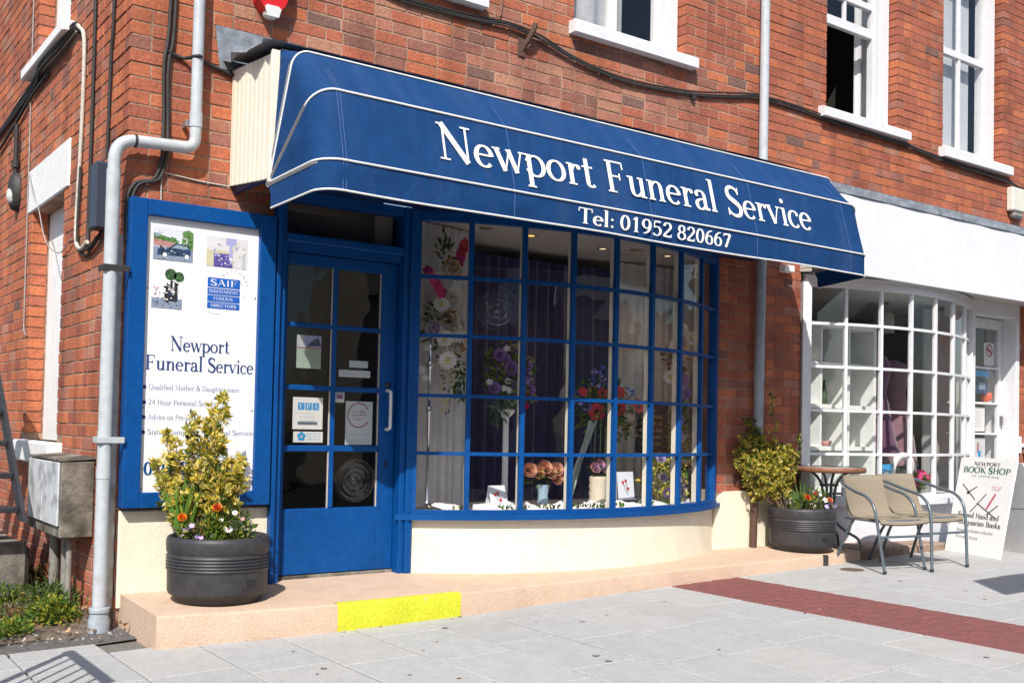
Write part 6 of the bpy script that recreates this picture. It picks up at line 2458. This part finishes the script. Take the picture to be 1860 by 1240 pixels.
def shrub_stem(mb, mbs, base, tip, n, size, cols, spread, lo=.3, dens=7):
    base, tip = Vector(base), Vector(tip)
    mid = base.lerp(tip, .5) + Vector(((R() - .5) * .04, (R() - .5) * .04, 0))
    pts = smooth_path([base, mid, tip], 8)
    mbs.tube(pts, [.006 - .0045 * i / (len(pts) - 1) for i in range(len(pts))], 5)
    for i in range(n):
        t = lo + (1 - lo) * (i + R() * .8) / n
        k = min(int(t * (len(pts) - 1)), len(pts) - 2)
        p = pts[k].lerp(pts[k + 1], t * (len(pts) - 1) - k)
        taper = 1 - .75 * max(0, (t - .45) / .55)
        q = p + rvec() * spread * taper * (.3 + .7 * R())
        mbs.tube([p, q], .0015, 3, cap=False)
        out = (q - p).normalized() + Vector((0, 0, .7))
        cl = cols if R() < .92 else ['green', 'dark']
        for j in range(dens):
            leaf(mb, q + rvec() * .004, out * .8 + rvec() * .85, size * (.65 + .6 * R()), size * .5, li[random.choice(cl)])


sh1 = thing('golden_shrub', 'upright yellow variegated shrub growing in the left planter before the sign', 'shrub', P1)
mb, ms = MB(), MB()
gold = ['gold', 'gold', 'gold', 'pale', 'pale', 'lime', 'lime']
for dx, top, dep, n in ((.0, .775, .02, 34), (-.155, .66, .03, 30), (-.07, .70, .06, 30), (-.30, .565, .0, 24), (-.24, .52, -.02, 24), (-.17, .60, -.03, 26), (-.10, .62, .04, 28), (-.03, .60, -.02, 28), (.115, .44, .0, 24), (.05, .42, -.03, 24), (-.27, .43, .04, 20), (.075, .34, .05, 20), (-.18, .46, .08, 24), (-.05, .50, .08, 26), (.02, .36, -.06, 18), (-.09, .40, -.08, 20), (-.12, .25, -.10, 12), (.03, .22, -.10, 14), (-.20, .30, -.06, 16), (-.33, .42, -.02, 20), (-.30, .34, -.05, 18), (-.27, .27, -.05, 16), (.10, .40, -.04, 20), (.125, .33, .0, 18), (.06, .27, -.06, 14)):
    b0 = spot(P1, -.07 + dx * .35, 0, dep * .4 + (R() - .5) * .04)
    tp = spot(P1, dx, top, dep)
    shrub_stem(mb, ms, b0, tp, int(n * 1.25), .037, gold, .058, .32 if top > .45 else .42, 8)
# dark leaves in the heart of the shrub, colouring in its shaded gaps
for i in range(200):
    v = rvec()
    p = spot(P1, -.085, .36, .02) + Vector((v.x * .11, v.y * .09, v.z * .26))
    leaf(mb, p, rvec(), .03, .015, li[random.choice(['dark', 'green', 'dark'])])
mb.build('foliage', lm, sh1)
ms.build('stems', mat('brown_stem', (0.16, 0.11, 0.06), 0.8, 0.2, 20), sh1)

sw = thing('sword_leaf_plant', 'clump of upright green sword leaves at the left of the left planter', 'plant', P1)
mb = MB()
for i in range(20):
    dx = -.155 + (R() - .5) * .05
    fan = (i / 19 - .5)
    ln = .30 + .10 * R() - .12 * abs(fan)
    blade(mb, spot(P1, dx, -.015, -.10 + (R() - .5) * .05), Vector((0, 0, 1)) + CR * (fan * .55 - .06) + CB * (R() - .5) * .2, ln, .022, CR * fan * .07, li['blade'] if R() < .75 else li['lime'])
mb.build('leaf_fan', lm, sw)


def small_flower(name, label, P, dx, dz, dep, r, kind, c1, c2, ncl=14, leafc=('green', 'lime')):
    t = thing(name, label, 'flower', spot(P, dx, 0, dep))
    p = spot(P, dx, dz, dep)
    mb = MB()
    mb.tube([spot(P, dx, -.01, dep), p], .0025, 5)
    for i in range(ncl):
        q = spot(P, dx, dz * (.15 + .65 * R()), dep)
        leaf(mb, q, rvec() + Vector((0, 0, .4)), .05, .016, li[random.choice(leafc)])
    mb.build('stem', lm, t)
    put_bloom(t, p, r, kind, c1, c2, Vector((-.3, -.7, .65)))


small_flower('marigold', 'small orange marigold at the foot of the golden shrub', P1, -.14, .135, -.18, .024, 'rose', 'orange', 'orange')
small_flower('marigold', 'red orange marigold on the right of the golden shrub in the left planter', P1, .025, .185, -.14, .024, 'rose', 'orange', 'red')


def clump(name, label, P, dx, dep, rad, n, size, cols, blooms=(), up=.5):
    t = thing(name, label, 'plant', spot(P, dx, 0, dep))
    mb = MB()
    c = spot(P, dx, rad[2] * .6, dep)
    for i in range(n):
        v = rvec()
        v.z = abs(v.z)
        q = R() ** .4
        p = spot(P, dx, 0, dep) + CR * v.x * rad[0] * q + CB * v.y * rad[1] * q + Vector((0, 0, v.z * rad[2] * 1.25 * q))
        leaf(mb, p, v + rvec() * .8 + Vector((0, 0, up)), size * (.6 + .7 * R()), size * .4, li[random.choice(cols)])
    mb.build('foliage', lm, t)
    for bx_, bz, r, k_, c1, c2 in blooms:
        put_bloom(t, spot(P, dx + bx_, bz, dep - rad[1] * .8), r, k_, c1, c2, Vector((-.3, -.75, .6)))
    return t


clump('daisy_plant', 'dark leafy daisy plant with pale pink blooms on the right of the left planter', P1, .095, -.05, (.12, .10, .14), 420, .034, ['green', 'dark', 'green', 'grey', 'lime'], ((-.01, .075, .022, 'daisy', 'white', 'magenta'), (.02, .16, .016, 'daisy', 'white', 'pink'), (-.05, .12, .014, 'five', 'white', 'pink'), (-.09, .04, .014, 'five', 'lilac', 'purple'), (.06, .13, .012, 'five', 'pink', 'pink')))
clump('bedding_plant', 'bright green bedding plant in the middle of the left planter', P1, .0, -.12, (.07, .05, .13), 220, .036, ['lime', 'green', 'blade'])
clump('viola_clump', 'lilac violas over brownish leaves at the front of the left planter', P1, -.09, -.14, (.085, .05, .09), 200, .028, ['dry', 'green', 'grey', 'dry'], ((-.03, .075, .016, 'five', 'lilac', 'yellow'), (.0, .095, .017, 'five', 'lilac', 'yellow'), (-.05, .045, .014, 'five', 'lilac', 'white'), (.03, .04, .014, 'five', 'purple', 'yellow'), (.05, .035, .013, 'five', 'lilac', 'white')))

sh2 = thing('golden_shrub', 'round yellow green shrub leaning out of the right planter against the brick pier', 'shrub', P2)
mb, ms = MB(), MB()
mix = ['lime', 'lime', 'gold', 'gold', 'green', 'pale']
for i in range(44):
    a = 2 * PI * R()
    rr = .26 * R() ** .5
    dx = -.345 + 1.15 * rr * math.cos(a)
    tz = .40 + rr * math.sin(a) * 1.0
    dep = (R() - .5) * .22 + .02
    p = spot(P2, dx, tz, dep)
    p.y = min(p.y, -.09)
    shrub_stem(mb, ms, spot(P2, -.17 + (R() - .5) * .06, 0, (R() - .5) * .06), p, 26, .032, mix, .095, .58, 9)
for dx, tz, dep, cl in ((-.25, .93, .03, mix), (-.52, .72, .02, ['green', 'dark', 'lime']), (-.44, .72, .02, ['green', 'dark']), (-.48, .62, .02, ['green', 'dark', 'lime']), (-.52, .36, -.02, mix), (-.02, .60, .02, ['green', 'lime', 'dark']), (-.05, .44, .0, mix)):
    p = spot(P2, dx, tz, dep)
    p.y = min(p.y, -.08)
    shrub_stem(mb, ms, spot(P2, -.19, 0, 0), p, 20, .028, cl, .045, .5, 6)
mb.build('foliage', lm, sh2)
ms.build('stems', MATS['brown_stem'], sh2)
sw = thing('sword_leaf_plant', 'few short green sword leaves behind the flowers of the right planter', 'plant', P2)
mb = MB()
for i in range(8):
    fan = i / 7 - .5
    blade(mb, spot(P2, .02 + .04 * fan, 0, .08), Vector((0, 0, 1)) + CR * fan * .9, .26 - .08 * abs(fan), .022, CR * fan * .05, li['blade'])
mb.build('leaf_fan', lm, sw)
clump('bedding_plant', 'bushy bedding plant with orange and white blooms in the right planter', P2, .07, -.06, (.15, .10, .15), 460, .034, ['green', 'grey', 'lime', 'dark'], ((-.07, .115, .026, 'rose', 'orange', 'red'), (-.01, .15, .014, 'rose', 'orange', 'red'), (.105, .10, .024, 'rose', 'orange', 'pink'), (.07, .10, .026, 'five', 'white', 'lilac'), (-.03, .05, .02, 'ball', 'pink', 'white'), (.12, .045, .03, 'ball', 'lilac', 'purple'), (.08, .05, .022, 'five', 'lilac', 'white'), (.03, .14, .016, 'five', 'white', 'pink')))
clump('bedding_plant', 'small green tuft at the front left rim of the right planter', P2, -.10, -.14, (.05, .04, .05), 70, .03, ['lime', 'green'])

# weeds, dry leaves and grit by the side wall


def weed(label, x, y, rad, h, n, size, cols):
    t = thing('weed', label, 'weed', (x, y, 0), 'weeds along the side wall')
    mb = MB()
    for i in range(n):
        v = rvec()
        v.z = abs(v.z)
        q = R() ** .5
        p = Vector((x + v.x * rad * q, y + v.y * rad * q, .02 + v.z * h * q))
        leaf(mb, p, v + rvec() * 1.1 + Vector((0, 0, .3)), size * (.5 + .8 * R()), size * .45, li[random.choice(cols)])
    for i in range(n // 16):
        v = rvec()
        q = Vector((x + v.x * rad * 1.15, y + v.y * rad * 1.15, .01))
        e = q + Vector(((R() - .5) * .12, (R() - .5) * .12, h * (.6 + 1.0 * R())))
        mb.tube([q, q.lerp(e, .5) + rvec() * .012, e], .0014, 3, li[random.choice(['dry', 'green', 'grey'])], cap=False)
        for k in range(5):
            leaf(mb, q.lerp(e, .35 + .13 * k), rvec() + Vector((0, 0, .3)), size * .6, size * .25, li[random.choice(cols)])
    mb.build('foliage', lm, t)


weed('low mat of dull green weeds before the concrete block', -.38, .92, .30, .09, 1300, .036, ['green', 'dark', 'grey', 'green', 'lime'])
weed('reddish dry weed mound beside the concrete block', -.22, 1.45, .22, .15, 700, .036, ['dry', 'grey', 'dry', 'green', 'dark'])
weed('grey green weeds around the cabinet legs', -.15, .72, .16, .14, 620, .034, ['dark', 'green', 'grey', 'green'])
weed('bright green weed tuft beside the drainpipe foot', -.24, .24, .13, .13, 560, .042, ['lime', 'green', 'blade', 'lime'])
weed('small bright weed at the pavement edge, far left', -.50, .02, .11, .07, 300, .036, ['lime', 'green', 'blade'])
weed('sparse dry weed between tarmac and soil', -.42, .42, .14, .07, 240, .032, ['dry', 'green', 'dry', 'grey'])
gr = MB()
for i in range(170):
    x, y = -.75 + .82 * R(), -.33 + 2.2 * R() ** 1.5
    s = .003 + .007 * R() ** 3
    a = R() * PI
    c = Vector((x, y, .018 + s * .4))
    gr.obox(c, Vector((math.cos(a), math.sin(a), .2)) * s, Vector((-math.sin(a), math.cos(a), .1)) * s * .7, Vector((0, 0, s * .5)), random.randrange(3))
stuff(gr.build('gravel', [mat('grit_pale', (.45, .42, .38), .9, .2, 30), mat('grit_brown', (.22, .15, .10), .9, .2, 30), mat('grit_grey', (.25, .25, .26), .9, .2, 30)]))
lf = MB()
for i in range(170):
    x, y = -.70 + .72 * R(), -.22 + 2.2 * R()
    leaf(lf, Vector((x, y, .03 + .02 * R())), Vector((R() - .5, R() - .5, .15)), .045, .03, random.randrange(2))
stuff(lf.build('dead_leaves', [LEAF['dry'], mat('pale_dead_leaf', (.42, .26, .15), .8, .2, 20)]))
# odd bits lying on the paving
db = MB()
for i in range(20):
    x = .2 + 4.2 * R()
    y = front_y(x) - .012 - .05 * R() ** 2 if R() < .6 else -.8 - 2.2 * R()
    s = .003 + .004 * R()
    db.obox((x, y, gz(x) + s * .4), Vector((s * 1.6, s * .4, 0)), Vector((-s * .3, s, 0)), Vector((0, 0, s * .4)), random.randrange(3))
stuff(db.build('litter_crumbs', [LEAF['dry'], MATS['grit_pale'], MATS['grit_brown']]))
gm = MB()
for i in range(26):
    x, y = -.2 + 5.6 * R(), -.85 - 2.4 * R()
    if ST0 - .05 < x < ST1 + .05:
        continue
    q = .008 + .010 * R()
    gm.add([(x + q * (.8 + .4 * R()) * math.cos(a), y + q * (.8 + .4 * R()) * math.sin(a), gz(x) + .0042) for a in [2 * PI * k / 9 for k in range(9)]], [tuple(range(9))])
stuff(gm.build('chewing_gum_spots', mat('grey_gum', (.27, .265, .26), .9, .2, 40)))
mh = MB()
mh.lathe((5.10, -.85, gz(5.10)), [(0, .004), (.075, .004), (.085, .003), (.09, .0)], 20)
tag(mh.build('stopcock_cover', mat('brown_iron_cover', (.12, .085, .06), .7, .3, 20)), 'small round brown cover set in the paving near the first chair', 'cover')

# ================================================================== TABLE AND CHAIRS
TC = Vector((5.49, -.33, .187))
tb = thing('bistro_table', 'small round bistro table behind the right planter', 'table', TC)
TH = .835
mb = MB()
mb.lathe((TC.x, TC.y, 0), [(.0, TH - .004), (.275, TH - .004), (.281, TH - .012), (.275, TH - .018), (0, TH - .018)], 44)
mb.build('table_top', mat('smoky_table_glass', (.33, .36, .35), .12, .05, 9), tb)
mb = MB()
mb.lathe((TC.x, TC.y, 0), [(.276, TH - .001), (.286, TH - .003), (.289, TH - .024), (.283, TH - .042), (.274, TH - .044), (.270, TH - .022)], 44)
mb.build('rim', M_wood, tb)
for k in range(4):
    a = math.radians(20 + 90 * k)
    u = Vector((math.cos(a), math.sin(a), 0))
    pts = smooth_path([TC + u * .21 + Vector((0, 0, TH - .19 - .025)), TC + u * .12 + Vector((0, 0, .585)), TC + u * .055 + Vector((0, 0, .48)), TC + u * .05 + Vector((0, 0, .24)), TC + u * .13 + Vector((0, 0, .145)), TC + u * .235 + Vector((0, 0, .085)), TC + u * .265 + Vector((0, 0, .0))], 5)
    mb = MB()
    mb.tube(pts, .0115, 8)
    mb.build('leg', M_tube, tb)
mb = MB()
mb.tube([TC + Vector((.072 * math.cos(2 * PI * i / 18), .072 * math.sin(2 * PI * i / 18), .50)) for i in range(18)], .007, 6, closed=True)
mb.build('ring', M_tube, tb)


def chair_parts(t):
    Z = .86
    def bend_path(s):
        return smooth_path([(s * .205, -.285, 0), (s * .222, -.262, .22 * Z), (s * .236, -.238, .44 * Z), (s * .240, -.205, .56 * Z), (s * .240, -.12, .635 * Z), (s * .236, .0, .665 * Z), (s * .222, .13, .70 * Z), (s * .20, .235, .735 * Z), (s * .165, .285, .745 * Z)], 6)
    fr_ = MB()
    left = bend_path(-1)
    right = bend_path(1)
    fr_.tube(left + list(reversed(right)), .0115, 9)
    fr_.build('arm_frame', M_tube, t)
    for s in (-1, 1):
        l_ = MB()
        l_.tube(smooth_path([(s * .185, .10, .425 * Z), (s * .195, .21, .25 * Z), (s * .21, .315, 0)], 5), .0112, 9)
        l_.build('leg', M_tube, t)
    sfm = MB()
    sfm.tube([(x, y, z * Z) for x, y, z in ((-.19, .20, .425), (-.215, -.20, .430), (-.17, -.235, .432), (.17, -.235, .432), (.215, -.20, .430), (.19, .20, .425))], .010, 8)
    sfm.build('seat_frame', M_tube, t)
    for s in (-1, 1):
        ft = MB()
        ft.tube([(s * .205, -.285, .0), (s * .2055, -.284, .02)], .0145, 9)
        ft.build('foot_cap', M_iron, t)
    st_ = MB()
    st_.tube([(-.226, -.255, .26), (.226, -.255, .26)], .009, 8)
    st_.build('stretcher', M_tube, t)
    # woven seat sweeping up into the back, one cloth of canes with thickness
    prof = [(y, z * Z) for y, z in ((-.250, .415), (-.243, .447), (-.19, .456), (-.05, .446), (.08, .442), (.155, .455), (.195, .49), (.212, .55), (.232, .64), (.256, .735), (.270, .785), (.284, .792), (.292, .775))]
    wid = [.205, .214, .218, .214, .205, .196, .188, .184, .180, .176, .172, .170, .168]
    sm_ = MB()
    rows = []
    for (y, z), w_ in zip(prof, wid):
        rows.append([(w_ * q, y + .035 * (q * q - .4) * (z > .41) * -1, z - .012 * (1 - q * q) * (z < .40)) for q in [-1 + 2 * i / 10 for i in range(11)]])
    sm_.grid(rows)
    rows2 = [[(p[0], p[1] + .008, p[2] - .010) for p in r_] for r_ in rows]
    sm_.grid(rows2)
    for e in (0, -1):
        sm_.grid([[r_[e] for r_ in rows], [r_[e] for r_ in rows2]])
    sm_.build('woven_seat', M_cane, t)


def copy_tree(o, parent=None):
    c = o.copy()
    COL.objects.link(c)
    c.parent = parent
    for ch in list(o.children):
        copy_tree(ch, c)
    return c


ch1 = thing('garden_chair', 'woven cane garden chair with grey tube arms, nearer the planter', 'chair', (0, 0, 0), 'cane chairs outside the white shop')
chair_parts(ch1)
ch2 = copy_tree(ch1)
ch2['label'] = 'woven cane garden chair with grey tube arms, next to the book shop board'
ch1.location = (5.375, -.925, gz(5.375) + .002)
ch1.rotation_euler = (0, TILT, math.radians(-18))
ch2.location = (5.81, -.935, gz(5.81) + .002)
ch2.rotation_euler = (0, TILT, math.radians(-14))

# ================================================================== BOOK SHOP A-BOARD
ab = thing('a_board', 'white folding book shop board with a street map standing on the pavement', 'sign', (6.65, -.87, gz(6.65)))
F0, F1 = Vector((6.755, -.565, gz(6.755))), Vector((6.55, -1.17, gz(6.55)))
ua = (F1 - F0)
WB = ua.length
ua.normalize()
nf = Vector((-ua.y, ua.x, 0)) * -1
if nf.x > 0:
    nf = -nf
upv = (Vector((0, 0, .80)) - nf * .17)
HB = upv.length
upv.normalize()
fn_ = ua.cross(upv).normalized()
if fn_.dot(nf) < 0:
    fn_ = -fn_


def board(o0, up, hb, thick, wd=WB):
    mb = MB()
    c = .03
    pts = [(0, 0), (wd, 0), (wd, hb - c)] + [(wd - c + c * math.cos(a), hb - c + c * math.sin(a)) for a in (.4, .8, 1.2)] + [(wd - c, hb), (c, hb)] + [(c - c * math.cos(a), hb - c + c * math.sin(a)) for a in (1.2, .8, .4)] + [(0, hb - c)]
    mb.prism([o0 + ua * x + up * z for x, z in pts], thick)
    return mb


M_ab = mat('white_sign_board', (.79, .79, .79), .5, .03, 5)
front = board(F0, upv, HB, fn_ * -.018).build('front_panel', M_ab, ab)
up2 = (Vector((0, 0, .80)) + nf * .25).normalized()
board(F0 - nf * .47 + Vector((0, 0, .005)), up2, HB * .985, nf * -.018).build('back_panel', M_ab, ab)


def on_ab(u, v, lift):
    return F0 + ua * u + upv * v * HB / .951 + fn_ * (.0012 + lift)


G_ink = mat('dark_green_ink', (.012, .10, .065), .6, .05)
K_ink = mat('black_ink', (.03, .03, .03), .6, .05)
R_ink = mat('red_ink', (.55, .02, .06), .6, .05)
S_ink = mat('grey_ink', (.33, .33, .35), .6, .05)


def ab_text(t, u, v, cap, wd, m):
    mb = MB()
    letter(mb, t, on_ab, u, v, cap, wd, 0, 1.4)
    return mb.build('lettering', m, front)


ab_text('NEWPORT', .17, .872, .036, .30, K_ink)
ab_text('BOOK SHOP', .055, .80, .058, .535, G_ink)
ab_text('AT UPPER BAR', .16, .758, .022, .32, S_ink)
ab_text('Second Hand and', .085, .355, .050, .47, K_ink)
ab_text('Antiquarian Books', .085, .285, .050, .50, K_ink)
ab_text('Browsers always welcome', .10, .215, .030, .42, S_ink)
ab_text('Morning Hours', .10, .15, .030, .26, S_ink)
mb = MB()


def ln_(a, b, wd, lift=.0):
    a, b = Vector(a), Vector(b)
    d = (b - a).normalized()
    s = Vector((-d.y, d.x)) * wd / 2
    mb.add([on_ab(*(a + s), lift), on_ab(*(b + s), lift), on_ab(*(b - s), lift), on_ab(*(a - s), lift)], [(0, 1, 2, 3)])


for i, (a, b, wd) in enumerate((((.075, .68), (.25, .535), .010), ((.155, .60), (.25, .665), .010), ((.22, .41), (.37, .60), .010), ((.28, .505), (.52, .375), .010), ((.41, .40), (.52, .50), .010))):
    ln_(a, b, wd, .0002 * i)
mb.add([on_ab(.16 + .017 * math.cos(q), .60 + .017 * math.sin(q), .0015) for q in [i * PI / 6 for i in range(12)]], [tuple(range(12))])
mb.build('street_map', K_ink, front)
mb = MB()
for i in range(7):
    t = i / 6
    mb.add([on_ab(.47 - .065 * t + .010 * math.cos(q), .60 - .135 * t + .013 * math.sin(q), .002) for q in [k * PI / 4 for k in range(8)]], [tuple(range(8))])
letter(mb, 'YOU ARE', on_ab, .415, .665, .016, .12)
letter(mb, 'HERE', on_ab, .43, .64, .016, .09)
mb.build('route_mark', R_ink, front)
mb = MB()
for s in (.02, WB - .02):
    mb.tube([F0 + ua * s + upv * .42 - fn_ * .02, F0 - nf * .47 + ua * s + up2 * .42], .004, 5)
mb.build('stay_cord', M_cable, ab)

# ================================================================== WHAT STANDS BEHIND THE PHOTOGRAPHER (seen in the glass and as shadows)
gr_ = thing('guard_rail', 'black iron guard railing on the pavement outside the picture on the left', 'railing', (-1.0, -1.6, 0))
mb = MB()
mb.tube([(-1.0, -1.24, 1.06), (-1.0, -1.94, 1.06)], .026, 8)
mb.build('top_rail', M_iron, gr_)
for k in range(7):
    y = -1.26 - .11 * k
    mb = MB()
    mb.tube([(-1.0, y, -.02), (-1.0, y, 1.06)], .022 if k in (0, 6) else .0085, 6)
    mb.build('bar', M_iron, gr_)
ps = thing('shadow_plate', 'unseen blank plate on a grey pole, added to cast a shadow on the paving', 'sign', (3.85, -3.9, 0))  # unseen plate on a pole, added to cast the shadow on the right paving
mb = MB()
mb.tube([(3.95, -3.75, 0), (3.95, -3.75, 2.9)], .03, 8)
mb.build('pole', M_piped, ps)
mb = MB()
mb.bev(3.60, 4.25, -3.72, -3.70, 2.25, 2.85, .004)
mb.build('plate', M_steel, ps)
terr = thing('terrace', 'brick terrace across the street, mirrored in the shop windows', 'building', (0, -18, 0))
mb = MB()
mb.box(-22, 7.5, -22, -18, -.5, 6.2)
mb.prism([(-22, -22, 6.2), (-22, -17.8, 6.2), (-22, -20, 8.4)], (29.5, 0, 0))
mb.build('wall', mat('far_brick', (.20, .10, .075), .9, .3, 2), terr)
for k in range(9):
    for z in (.6, 3.6):
        mb = MB()
        mb.box(-20.5 + 3.1 * k, -19.2 + 3.1 * k, -17.99, -17.96, z, z + 1.7)
        mb.build('window', M_white, terr)
terr2 = thing('low_house', 'lower pale house across the street, mirrored in the shop windows', 'building', (14, -19, 0))
mb = MB()
mb.box(11.5, 26, -23, -19, -.5, 4.4)
mb.prism([(11.5, -23, 4.4), (11.5, -18.8, 4.4), (11.5, -21, 6.4)], (14.5, 0, 0))
mb.build('wall', mat('far_render', (.42, .38, .33), .9, .2, 2), terr2)
for x0, x1, y0, y1, h, lab in ((38, 50, -16, -4, 5.2, 'nearer house far down the street, mirrored in the end panes of the bow window'), (52, 66, -18, -3, 6.6, 'taller house farthest down the street, mirrored in the end panes of the bow window')):
    far = thing('far_house', lab, 'building', (x0, y1, 0))
    mb = MB()
    mb.box(x0, x1, y0, y1, -.5, h)
    mb.build('wall', MATS['far_brick'], far)
    mb = MB()
    mb.prism([(x0, y0 - .3, h), (x0, y1 + .3, h), (x0, (y0 + y1) / 2, h + 3)], (x1 - x0, 0, 0))
    rf = mb.build('roof', mat('far_slate', (.12, .12, .13), .8, .2, 2), far)
    for k in range(3):
        mb = MB()
        mb.box(x0 + 1 + 3.6 * k, x0 + 1.8 + 3.6 * k, (y0 + y1) / 2 - .4, (y0 + y1) / 2 + .4, h + 2, h + 4.2)
        mb.build('chimney', MATS['far_brick'], rf)
